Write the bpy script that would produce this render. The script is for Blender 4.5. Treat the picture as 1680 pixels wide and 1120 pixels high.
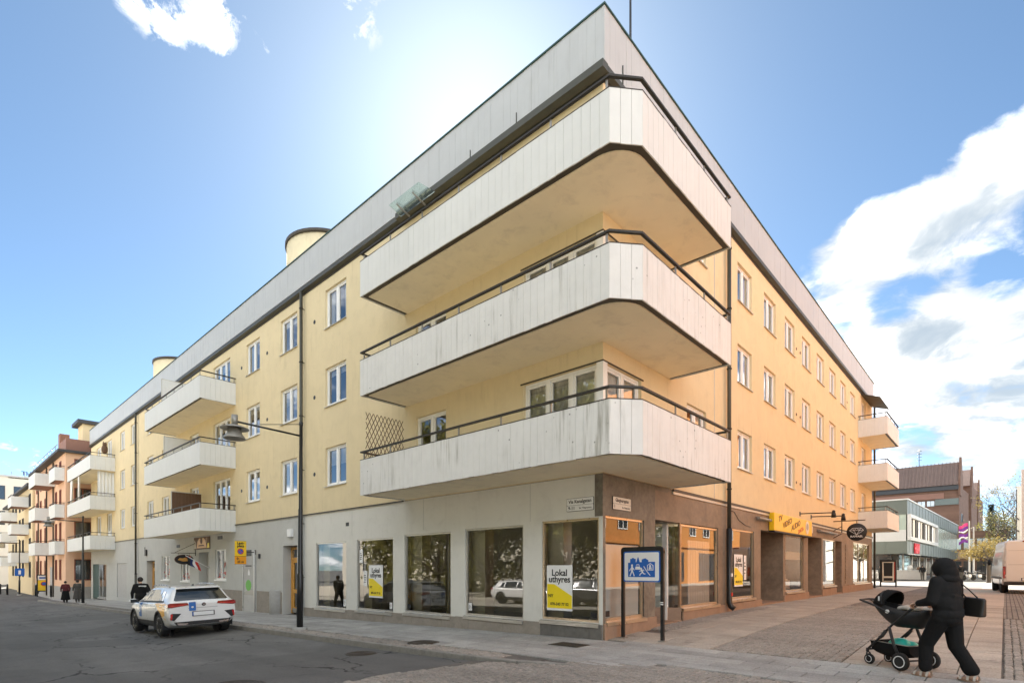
import bpy, bmesh, math, random
from mathutils import Vector, Matrix, Quaternion
import numpy as np

random.seed(7)
for o in list(bpy.data.objects):
    bpy.data.objects.remove(o)
SC = bpy.context.scene
COL = SC.collection
PI = math.pi

# ------------------------------------------------------------------ camera
# world frame: x runs along the side street facade, y along the main street
# facade, the building corner stands at the origin
cam = bpy.data.cameras.new('camera')
cam.lens = 18.951
cam.sensor_width = 36.0
cam.shift_y = 0.2221
cam.clip_end = 3000
cam_o = bpy.data.objects.new('camera', cam)
COL.objects.link(cam_o)
cam_o.location = (-9.644, -6.235, 1.5)
cam_o.rotation_euler = (PI / 2, 0, -(PI / 2 - 0.741))
SC.camera = cam_o

# ------------------------------------------------------------------ light
SUN_DIR = Vector((0.690, 0.725, 0.0)).normalized()
SUN_EL = math.radians(39.6)
sd = bpy.data.lights.new('sun', 'SUN')
sd.energy = 5.0
sd.angle = math.radians(0.53)
sd.color = (1.0, 0.93, 0.83)
so = bpy.data.objects.new('sun', sd)
COL.objects.link(so)
tow = Vector((SUN_DIR.x * math.cos(SUN_EL), SUN_DIR.y * math.cos(SUN_EL), math.sin(SUN_EL)))
so.rotation_euler = tow.to_track_quat('Z', 'Y').to_euler()
so.location = (0, 0, 60)

SC.view_settings.view_transform = 'Standard'
SC.view_settings.look = 'None'
SC.view_settings.exposure = 2.45
SC.view_settings.gamma = 1.0
SC.view_settings.use_curve_mapping = False
SC.render.engine = 'CYCLES'
SC.cycles.caustics_reflective = False
SC.cycles.caustics_refractive = False
SC.cycles.max_bounces = 6
SC.cycles.diffuse_bounces = 4
SC.cycles.transparent_max_bounces = 8
SC.cycles.sample_clamp_indirect = 6.0

world = bpy.data.worlds.new('World')
SC.world = world
world.use_nodes = True


class NT:
    """small helper round a node tree"""
    def __init__(s, tree):
        s.t = tree
        s.n = tree.nodes
        s.l = tree.links

    def node(s, kind, **kw):
        nd = s.n.new(kind)
        for k, v in kw.items():
            if k in ('operation', 'blend_type', 'data_type', 'feature', 'distance', 'noise_dimensions',
                     'noise_type', 'sky_type', 'interpolation', 'wave_type', 'bands_direction', 'vector_type', 'clamp_type',
                     'voronoi_dimensions', 'interpolation_type', 'wave_profile', 'use_clamp'):
                setattr(nd, k, v)
        return nd

    def val(s, sock, v):
        if hasattr(v, 'is_output') or isinstance(v, bpy.types.NodeSocket):
            s.l.new(v, sock)
        else:
            sock.default_value = v

    def math(s, op, a, b=0.0, c=0.0, clamp=False):
        nd = s.n.new('ShaderNodeMath')
        nd.operation = op
        nd.use_clamp = clamp
        s.val(nd.inputs[0], a)
        s.val(nd.inputs[1], b)
        s.val(nd.inputs[2], c)
        return nd.outputs[0]

    def vmath(s, op, a, b=(0, 0, 0)):
        nd = s.n.new('ShaderNodeVectorMath')
        nd.operation = op
        s.val(nd.inputs[0], a)
        if op == 'SCALE':
            s.val(nd.inputs[3], b)
        else:
            s.val(nd.inputs[1], b)
        return nd.outputs[1] if op in ('DOT_PRODUCT', 'LENGTH', 'DISTANCE') else nd.outputs[0]

    def noise(s, vec, scale, detail=4.0, rough=0.55, dist=0.0):
        nd = s.n.new('ShaderNodeTexNoise')
        if vec is not None:
            s.l.new(vec, nd.inputs['Vector'])
        nd.inputs['Scale'].default_value = scale
        nd.inputs['Detail'].default_value = detail
        nd.inputs['Roughness'].default_value = rough
        nd.inputs['Distortion'].default_value = dist
        return nd.outputs[0]

    def ramp(s, fac, stops):
        nd = s.n.new('ShaderNodeValToRGB')
        e = nd.color_ramp.elements
        while len(e) > 1:
            e.remove(e[-1])
        e[0].position = stops[0][0]
        c = stops[0][1]
        e[0].color = (c, c, c, 1) if isinstance(c, (int, float)) else (*c, 1)
        for p, c in stops[1:]:
            q = e.new(p)
            q.color = (c, c, c, 1) if isinstance(c, (int, float)) else (*c, 1)
        s.val(nd.inputs[0], fac)
        return nd.outputs[0]

    def mix(s, fac, a, b, mode='MIX'):
        nd = s.n.new('ShaderNodeMix')
        nd.data_type = 'RGBA'
        nd.blend_type = mode
        s.val(nd.inputs[0], fac)
        s.val(nd.inputs[6], a if not isinstance(a, tuple) else (*a, 1))
        s.val(nd.inputs[7], b if not isinstance(b, tuple) else (*b, 1))
        return nd.outputs[2]

    def maprange(s, v, a, b, c=0.0, d=1.0, smooth=True):
        nd = s.n.new('ShaderNodeMapRange')
        nd.interpolation_type = 'SMOOTHSTEP' if smooth else 'LINEAR'
        s.val(nd.inputs[0], v)
        nd.inputs[1].default_value = a
        nd.inputs[2].default_value = b
        nd.inputs[3].default_value = c
        nd.inputs[4].default_value = d
        return nd.outputs[0]


def build_sky():
    w = NT(world.node_tree)
    w.n.clear()
    out = w.n.new('ShaderNodeOutputWorld')
    bg = w.n.new('ShaderNodeBackground')
    sky = w.n.new('ShaderNodeTexSky')
    sky.sky_type = 'NISHITA'
    sky.sun_disc = False
    sky.sun_elevation = SUN_EL
    sky.sun_rotation = math.atan2(SUN_DIR.x, SUN_DIR.y)
    sky.altitude = 0
    sky.air_density = 0.42
    sky.dust_density = 0.18
    sky.ozone_density = 1.0
    tc = w.n.new('ShaderNodeTexCoord')
    d = w.vmath('NORMALIZE', tc.outputs['Generated'])
    sep = w.n.new('ShaderNodeSeparateXYZ')
    w.l.new(d, sep.inputs[0])
    # cloud layer seen from below: project the direction on a flat deck
    zz = w.math('MAXIMUM', sep.outputs[2], 0.0)
    den = w.math('ADD', zz, 0.22)
    comb = w.n.new('ShaderNodeCombineXYZ')
    w.l.new(w.math('DIVIDE', sep.outputs[0], den), comb.inputs[0])
    w.l.new(w.math('DIVIDE', sep.outputs[1], den), comb.inputs[1])
    p = comb.outputs[0]
    warp = w.n.new('ShaderNodeTexNoise')
    warp.inputs['Scale'].default_value = 2.1
    warp.inputs['Detail'].default_value = 3
    w.l.new(p, warp.inputs['Vector'])
    wv = w.vmath('SCALE', w.vmath('SUBTRACT', warp.outputs['Color'], (0.5, 0.5, 0.5)), 0.35)
    pw = w.vmath('ADD', p, wv)
    big = w.noise(w.vmath('ADD', p, CLOUD_SEED), 0.8, 2.0, 0.5)
    fine = w.noise(pw, 3.3, 12.0, 0.62)
    cover = w.math('ADD', w.math('MULTIPLY', big, 0.4), w.math('MULTIPLY', fine, 0.98))
    wisp = w.noise(w.vmath('ADD', pw, (8.3, 2.9, 0)), 6.5, 10.0, 0.68)
    # cloud banks that stand in known parts of the sky (direction, width, gain)
    for dirv, lo, gain in CLOUD_BANKS:
        dd = w.vmath('DOT_PRODUCT', d, Vector(dirv).normalized())
        m = w.maprange(dd, lo, 1.0)
        if gain > 0.3:   # torn wisps
            m = w.math('MULTIPLY', m, w.maprange(wisp, 0.40, 0.64))
        cover = w.math('ADD', cover, w.math('MULTIPLY', m, gain))
    # flattened bases: less cloud just under each bank is left to the noise
    dens = w.math('POWER', w.maprange(cover, CLOUD_T - 0.03, CLOUD_T + 0.20), 0.8)
    # shading inside the clouds: compare density with a sample nearer to the sun
    ps = w.vmath('ADD', pw, (0.055, 0.058, 0))
    fine2 = w.noise(ps, 2.6, 8.0, 0.58)
    lit = w.maprange(w.math('SUBTRACT', fine, fine2), -0.10, 0.09, 0.0, 1.0)
    body = w.noise(w.vmath('ADD', pw, (1.7, 4.2, 0)), 1.9, 6.0, 0.55)
    sh = w.math('ADD', w.math('MULTIPLY', lit, 0.45), w.math('MULTIPLY', w.maprange(body, 0.60, 0.42), 0.70), clamp=True)
    ccol = w.ramp(sh, [(0.0, (2.1, 2.5, 2.9)), (0.3, (2.9, 3.2, 3.45)), (0.6, (4.4, 4.45, 4.5)), (1.0, (8.5, 8.4, 8.2))])
    # clouds opposite the sun are lit from the front, boosted to fill the shade
    sdot = w.vmath('DOT_PRODUCT', d, tow)
    ccol = w.vmath('SCALE', ccol, w.maprange(sdot, -0.4, 0.75, 4.2, 1.0))
    tint = w.vmath('MULTIPLY', sky.outputs[0], (0.98, 1.13, 1.05))
    col = w.mix(dens, tint, ccol)
    w.l.new(col, bg.inputs['Color'])
    bg.inputs['Strength'].default_value = 0.05
    w.l.new(bg.outputs[0], out.inputs['Surface'])


CLOUD_SEED = (3.1, 7.7, 0.0)
CLOUD_T = 0.66
# cumulus on the right, wisps at the top left, clear air in between
CLOUD_BANKS = [((0.883, 0.195, 0.428), 0.9968, 0.15),
               ((0.882, 0.129, 0.453), 0.9962, 0.17),
               ((0.881, 0.069, 0.467), 0.996, 0.17),
               ((0.877, 0.022, 0.481), 0.9965, 0.16),
               ((0.870, -0.006, 0.493), 0.9975, 0.13),
               ((0.851, 0.159, 0.501), 0.999, 0.1),
               ((0.944, 0.130, 0.304), 0.9972, 0.17),
               ((0.947, 0.068, 0.314), 0.9972, 0.17),
               ((0.950, 0.005, 0.313), 0.9965, 0.19),
               ((0.969, 0.030, 0.244), 0.9965, 0.16),
               ((0.972, 0.097, 0.215), 0.9978, 0.14),
               ((0.984, 0.006, 0.176), 0.9975, 0.15),
               ((0.984, 0.113, 0.139), 0.9985, 0.13),
               ((0.991, 0.044, 0.123), 0.9985, 0.12),
               ((0.196, 0.722, 0.663), 0.9965, 0.47),
               ((0.278, 0.692, 0.667), 0.9975, 0.46),
               ((0.352, 0.611, 0.709), 0.9965, 0.47),
               ((0.087, 0.984, 0.153), 0.9993, 0.5),
               ((0.242, 0.837, 0.490), 0.9, -0.3),
               ((0.706, 0.302, 0.641), 0.93, -0.26),
               ((0.127, 0.952, 0.277), 0.93, -0.25),
               ((0.509, 0.639, 0.577), 0.9, -0.28),
               ((0.800, 0.025, 0.599), 0.975, -0.22),
               ((0.804, 0.111, 0.584), 0.985, -0.16),
               ((0.921, 0.106, 0.376), 0.9988, -0.14),
               ((0.932, 0.005, 0.362), 0.9988, -0.2),
               ((0.827, 0.221, 0.518), 0.994, -0.12)]
build_sky()

# ------------------------------------------------------------------ materials
MATS = {}


def mat(name):
    m = bpy.data.materials.new(name)
    m.use_nodes = True
    t = NT(m.node_tree)
    b = t.n['Principled BSDF']
    MATS[name] = m
    return m, t, b


def simple(name, col, rough=0.6, metal=0.0, var=0.08, scale=6.0, bump=0.0, bscale=60.0, spec=0.5, streak=0.0,
           streakcol=(0.08, 0.075, 0.06), coat=0.0, grime=0.0, spots=0.0):
    """painted or mineral surface: colour varied by noise, optional rain streaks and fine relief"""
    m, t, b = mat(name)
    tc = t.n.new('ShaderNodeNewGeometry')
    pos = tc.outputs['Position']
    n1 = t.noise(pos, scale, 5, 0.6)
    n2 = t.noise(pos, scale * 0.17, 3, 0.5)
    f = t.math('ADD', t.math('MULTIPLY', t.math('SUBTRACT', n1, 0.5), var * 2.2),
               t.math('MULTIPLY', t.math('SUBTRACT', n2, 0.5), var * 2.0))
    f = t.math('ADD', f, 1.0)
    c = t.vmath('SCALE', (col[0], col[1], col[2]), f)
    cn = c
    if streak > 0:
        mp = t.n.new('ShaderNodeMapping')
        mp.inputs['Scale'].default_value = (7.0, 7.0, 0.45)
        t.l.new(pos, mp.inputs[0])
        s1 = t.noise(mp.outputs[0], 1.0, 5, 0.65)
        s2 = t.noise(pos, 0.9, 2, 0.5)
        sf = t.math('MULTIPLY', t.maprange(s1, 0.50, 0.74), t.maprange(s2, 0.35, 0.7))
        cn = t.mix(t.math('MULTIPLY', sf, streak), cn, streakcol)
    if spots > 0:
        v = t.n.new('ShaderNodeTexVoronoi')
        v.inputs['Scale'].default_value = 5.5
        t.l.new(pos, v.inputs['Vector'])
        gate = t.noise(pos, 0.8, 2, 0.5)
        sp = t.math('MULTIPLY', t.maprange(v.outputs['Distance'], 0.13, 0.06), t.maprange(gate, 0.5, 0.6))
        cn = t.mix(t.math('MULTIPLY', sp, spots), cn, (0.05, 0.045, 0.04))
    if grime > 0:
        g1 = t.noise(pos, 2.2, 6, 0.7, 0.4)
        cn = t.mix(t.math('MULTIPLY', t.maprange(g1, 0.48, 0.72), grime), cn, streakcol)
    t.l.new(cn, b.inputs['Base Color'])
    r = t.math('ADD', rough, t.math('MULTIPLY', t.math('SUBTRACT', n1, 0.5), 0.18), clamp=True)
    t.l.new(r, b.inputs['Roughness'])
    b.inputs['Metallic'].default_value = metal
    b.inputs['Specular IOR Level'].default_value = spec
    b.inputs['Coat Weight'].default_value = coat
    b.inputs['Coat Roughness'].default_value = 0.06
    if bump > 0:
        bp = t.n.new('ShaderNodeBump')
        bp.inputs['Strength'].default_value = bump
        bp.inputs['Distance'].default_value = 0.01
        t.l.new(t.noise(pos, bscale, 6, 0.65), bp.inputs['Height'])
        t.l.new(bp.outputs[0], b.inputs['Normal'])
    return m


def glass(name, tint=(0.75, 0.8, 0.78), refl=1.5, base=0.06, rough=0.0):
    m, t, b = mat(name)
    t.n.remove(b)
    out = t.n['Material Output']
    tr = t.n.new('ShaderNodeBsdfTransparent')
    tr.inputs[0].default_value = (*tint, 1)
    gl = t.n.new('ShaderNodeBsdfGlossy')
    gl.inputs['Roughness'].default_value = rough
    gl.inputs['Color'].default_value = (0.95, 0.97, 1, 1)
    geo = t.n.new('ShaderNodeNewGeometry')
    bp = t.n.new('ShaderNodeBump')
    bp.inputs['Strength'].default_value = 0.02
    bp.inputs['Distance'].default_value = 0.02
    t.l.new(t.noise(geo.outputs['Position'], 1.3, 1, 0.5), bp.inputs['Height'])
    t.l.new(bp.outputs[0], gl.inputs['Normal'])
    fr = t.n.new('ShaderNodeFresnel')
    fr.inputs['IOR'].default_value = 1.5
    fac = t.math('ADD', t.math('MULTIPLY', fr.outputs[0], refl), base, clamp=True)
    mx = t.n.new('ShaderNodeMixShader')
    t.l.new(fac, mx.inputs[0])
    t.l.new(tr.outputs[0], mx.inputs[1])
    t.l.new(gl.outputs[0], mx.inputs[2])
    t.l.new(mx.outputs[0], out.inputs['Surface'])
    return m


simple('plaster_yellow', (0.735, 0.615, 0.395), 0.9, var=0.07, scale=1.6, bump=0.35, bscale=140, spec=0.2, streak=0.36, grime=0.14,
       streakcol=(0.42, 0.335, 0.19))
simple('panel_white', (0.48, 0.485, 0.475), 0.45, var=0.07, scale=3.0, spec=0.4, streak=0.32, streakcol=(0.28, 0.27, 0.24))
simple('board_new', (0.70, 0.70, 0.67), 0.5, var=0.06, scale=3.0, spec=0.35, streak=0.14, streakcol=(0.33, 0.32, 0.28))
simple('board_old', (0.72, 0.71, 0.68), 0.6, var=0.07, scale=4.0, spec=0.3, streak=0.8, streakcol=(0.22, 0.205, 0.15),
       grime=0.06, spots=0.7, bump=0.15, bscale=40)
simple('soffit_paint', (0.93, 0.83, 0.62), 0.8, var=0.08, scale=1.2, spec=0.2, grime=0.22, streakcol=(0.42, 0.36, 0.28))
simple('dark_metal', (0.035, 0.030, 0.024), 0.5, metal=0.2, var=0.15, scale=8, spec=0.4)
simple('brown_fascia', (0.055, 0.045, 0.032), 0.5, var=0.12, scale=3, spec=0.4)
simple('pipe_metal', (0.075, 0.072, 0.055), 0.45, metal=0.4, var=0.25, scale=4, spec=0.5, grime=0.3)
simple('window_white', (0.86, 0.855, 0.83), 0.4, var=0.03, scale=3, spec=0.4)
simple('sill_metal', (0.55, 0.53, 0.47), 0.4, metal=0.3, var=0.06, scale=4)
simple('curtain_white', (0.80, 0.79, 0.76), 0.9, var=0.05, scale=5)
simple('blind_beige', (0.62, 0.58, 0.50), 0.8, var=0.05, scale=5)
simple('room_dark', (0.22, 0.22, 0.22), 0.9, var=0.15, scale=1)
simple('grey_render', (0.50, 0.50, 0.475), 0.9, var=0.08, scale=1.5, bump=0.3, bscale=120, spec=0.2, streak=0.15,
       streakcol=(0.22, 0.21, 0.2), grime=0.12)
simple('light_render', (0.70, 0.685, 0.63), 0.85, var=0.06, scale=1.5, bump=0.2, bscale=120, spec=0.2, streak=0.12,
       streakcol=(0.3, 0.28, 0.24), grime=0.12)
simple('brown_stone', (0.235, 0.18, 0.13), 0.6, var=0.42, scale=6, bump=0.15, bscale=90, spec=0.35, grime=0.25,
       streakcol=(0.10, 0.08, 0.06), spots=0.0)
simple('dark_granite', (0.17, 0.15, 0.12), 0.5, var=0.55, scale=9, spec=0.4, grime=0.55, streak=0.5, streakcol=(0.07, 0.06, 0.05))
simple('plinth_granite', (0.29, 0.255, 0.215), 0.8, var=0.2, scale=16, bump=0.3, bscale=70, grime=0.4,
       streakcol=(0.13, 0.115, 0.095))
simple('plinth_dark', (0.15, 0.14, 0.125), 0.75, var=0.3, scale=10, bump=0.3, bscale=70, streak=0.5,
       streakcol=(0.035, 0.033, 0.03), grime=0.4)
simple('plinth_red', (0.30, 0.20, 0.135), 0.7, var=0.2, scale=14, bump=0.2, bscale=70, grime=0.25,
       streakcol=(0.14, 0.09, 0.06))
simple('aluminium', (0.52, 0.50, 0.46), 0.35, metal=0.7, var=0.12, scale=9)
simple('bronze_alu', (0.62, 0.50, 0.36), 0.3, metal=0.75, var=0.12, scale=9)
simple('wood_orange', (0.62, 0.32, 0.07), 0.45, var=0.15, scale=14, coat=0.2)
simple('door_grey', (0.42, 0.41, 0.39), 0.5, var=0.1, scale=3, grime=0.15)
simple('interior_paint', (0.78, 0.76, 0.70), 0.9, var=0.05, scale=2)
simple('interior_floor', (0.34, 0.32, 0.29), 0.4, var=0.1, scale=4)
simple('timber_brown', (0.12, 0.065, 0.035), 0.7, var=0.2, scale=10)
simple('roof_green', (0.03, 0.075, 0.065), 0.5, metal=0.2, var=0.15, scale=5)
simple('roofing_felt', (0.07, 0.07, 0.072), 0.9, var=0.1, scale=3)
simple('paper_white', (0.80, 0.80, 0.79), 0.6, var=0.02, scale=3)
simple('sign_yellow', (0.86, 0.56, 0.02), 0.45, var=0.04, scale=4)
simple('poster_yellow', (0.86, 0.66, 0.01), 0.5, var=0.03, scale=4)
simple('sign_orange', (0.82, 0.33, 0.01), 0.45, var=0.05, scale=5)
simple('tv_yellow', (0.90, 0.56, 0.012), 0.4, var=0.04, scale=4)
simple('ink_black', (0.012, 0.012, 0.013), 0.5, var=0.05)
simple('ink_brown', (0.09, 0.03, 0.012), 0.5, var=0.05)
simple('ink_red', (0.55, 0.03, 0.02), 0.5, var=0.05)
simple('sign_blue', (0.012, 0.115, 0.46), 0.4, var=0.04)
simple('navy', (0.015, 0.03, 0.12), 0.4, var=0.04)
simple('plaque_warm', (0.72, 0.66, 0.56), 0.5, var=0.04)
simple('leaf_green', (0.12, 0.42, 0.05), 0.5, var=0.1)
simple('post_black', (0.012, 0.013, 0.014), 0.35, var=0.1, scale=8, spec=0.5)
simple('concrete', (0.36, 0.35, 0.33), 0.9, var=0.15, scale=10, bump=0.3)
simple('lamp_grey', (0.30, 0.29, 0.26), 0.35, metal=0.4, var=0.1)
simple('steel', (0.45, 0.45, 0.44), 0.3, metal=0.9, var=0.1)
simple('kerb_granite', (0.25, 0.235, 0.21), 0.8, var=0.25, scale=20, bump=0.4, bscale=60, grime=0.4,
       streakcol=(0.10, 0.095, 0.085))
simple('iron', (0.075, 0.062, 0.05), 0.6, metal=0.6, var=0.3, scale=14, bump=0.4, bscale=50)
glass('shop_glass', (0.86, 0.86, 0.82), 1.25, 0.03)
glass('window_glass', (0.92, 0.94, 0.94), 1.9, 0.09)
glass('clear_glass', (0.86, 0.94, 0.91), 0.5, 0.02)


def frosted(name, col):
    m, t, b = mat(name)
    b.inputs['Base Color'].default_value = (*col, 1)
    b.inputs['Roughness'].default_value = 0.25
    b.inputs['Specular IOR Level'].default_value = 0.8
    b.inputs['Coat Weight'].default_value = 0.6
    return m


frosted('frosted_film', (0.52, 0.55, 0.54))


def ground_mat(name, c1, c2, rough, scale, cracks=0.0, bump=0.5, bs=120, joint=None, patches=0.0, per_piece=0.0):
    m, t, b = mat(name)
    geo = t.n.new('ShaderNodeNewGeometry')
    pos = geo.outputs['Position']
    n1 = t.noise(pos, scale, 8, 0.7)
    n2 = t.noise(pos, 0.35, 4, 0.6)
    n3 = t.noise(pos, 90, 3, 0.7)
    f = t.math('ADD', t.math('MULTIPLY', n1, 0.45), t.math('MULTIPLY', n2, 0.35))
    f = t.math('ADD', f, t.math('MULTIPLY', n3, 0.3))
    c = t.mix(t.maprange(f, 0.38, 0.72), c1, c2)
    c = t.vmath('SCALE', c, t.maprange(t.noise(pos, 34, 3, 0.7), 0.25, 0.75, 0.80, 1.20))
    st = t.math('MULTIPLY', t.maprange(t.noise(pos, 1.7, 3, 0.5), 0.60, 0.72), t.maprange(t.noise(pos, 11, 3, 0.6), 0.40, 0.60))
    c = t.vmath('SCALE', c, t.math('SUBTRACT', 1.0, t.math('MULTIPLY', st, 0.30)))
    mpw = t.n.new('ShaderNodeMapping')
    mpw.inputs['Scale'].default_value = (1.3, 0.09, 1.0)
    t.l.new(pos, mpw.inputs[0])
    c = t.vmath('SCALE', c, t.maprange(t.noise(mpw.outputs[0], 1.0, 4, 0.6), 0.3, 0.7, 0.88, 1.12))
    if per_piece > 0:
        oi = t.n.new('ShaderNodeObjectInfo')
        c = t.vmath('SCALE', c, t.maprange(oi.outputs['Random'], 0, 1, 1 - per_piece, 1 + per_piece, False))
    h = t.noise(pos, bs, 4, 0.7)
    if patches > 0:
        pn = t.noise(pos, 0.22, 2, 0.4, 0.3)
        c = t.mix(t.math('MULTIPLY', t.maprange(pn, 0.50, 0.53), patches), c, tuple(v * 0.68 for v in c1))
    if cracks > 0:
        wv = t.n.new('ShaderNodeTexNoise')
        wv.inputs['Scale'].default_value = 1.1
        wv.inputs['Detail'].default_value = 6
        t.l.new(pos, wv.inputs['Vector'])
        p2 = t.vmath('ADD', pos, t.vmath('SCALE', wv.outputs['Color'], 1.4))
        mp = t.n.new('ShaderNodeMapping')
        mp.inputs['Scale'].default_value = (1.0, 0.35, 1.0)
        t.l.new(p2, mp.inputs[0])
        v = t.n.new('ShaderNodeTexVoronoi')
        v.feature = 'DISTANCE_TO_EDGE'
        v.inputs['Scale'].default_value = 0.75
        t.l.new(mp.outputs[0], v.inputs['Vector'])
        gate = t.noise(pos, 0.3, 3, 0.6)
        ck = t.math('MULTIPLY', t.maprange(v.outputs['Distance'], 0.022, 0.004), t.maprange(gate, 0.46, 0.58))
        c = t.mix(t.math('MULTIPLY', ck, cracks), c, (0.018, 0.017, 0.016))
        h = t.math('SUBTRACT', h, t.math('MULTIPLY', ck, 1.2))
    if joint:
        br = t.n.new('ShaderNodeTexBrick')
        t.l.new(pos, br.inputs['Vector'])
        br.inputs['Scale'].default_value = 1.0
        br.inputs['Brick Width'].default_value = joint[0]
        br.inputs['Row Height'].default_value = joint[1]
        br.inputs['Mortar Size'].default_value = joint[2]
        br.inputs['Color1'].default_value = (1, 1, 1, 1)
        br.inputs['Color2'].default_value = (0.75, 0.75, 0.75, 1)
        br.inputs['Mortar'].default_value = (0.25, 0.25, 0.25, 1)
        c = t.mix(1.0, c, br.outputs[0], 'MULTIPLY')
    t.l.new(c, b.inputs['Base Color'])
    t.l.new(t.math('ADD', rough, t.math('MULTIPLY', t.math('SUBTRACT', n1, 0.5), 0.2)), b.inputs['Roughness'])
    b.inputs['Specular IOR Level'].default_value = 0.3
    bp = t.n.new('ShaderNodeBump')
    bp.inputs['Strength'].default_value = bump
    bp.inputs['Distance'].default_value = 0.008
    t.l.new(h, bp.inputs['Height'])
    t.l.new(bp.outputs[0], b.inputs['Normal'])
    return m


ground_mat('asphalt', (0.115, 0.113, 0.108), (0.18, 0.176, 0.167), 0.85, 1.2, cracks=0.9, bump=0.6, bs=160, patches=0.35)
ground_mat('slab_grey', (0.28, 0.272, 0.255), (0.41, 0.40, 0.375), 0.85, 2.2, bump=0.35, bs=120, per_piece=0.13)
ground_mat('slab_warm', (0.33, 0.295, 0.25), (0.45, 0.40, 0.34), 0.85, 2.2, bump=0.35, bs=120, per_piece=0.12)
ground_mat('sett_stone', (0.19, 0.172, 0.152), (0.38, 0.34, 0.295), 0.75, 9.0, bump=0.5, bs=60)
ground_mat('joint_sand', (0.11, 0.10, 0.09), (0.17, 0.155, 0.135), 0.95, 6.0, bump=0.6, bs=100)
ground_mat('far_setts', (0.22, 0.20, 0.175), (0.31, 0.28, 0.245), 0.85, 6.0, bump=0.4, bs=40, joint=(0.22, 0.11, 0.012))
ground_mat('pale_road', (0.22, 0.21, 0.19), (0.28, 0.265, 0.24), 0.85, 2.0, bump=0.3)


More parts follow.
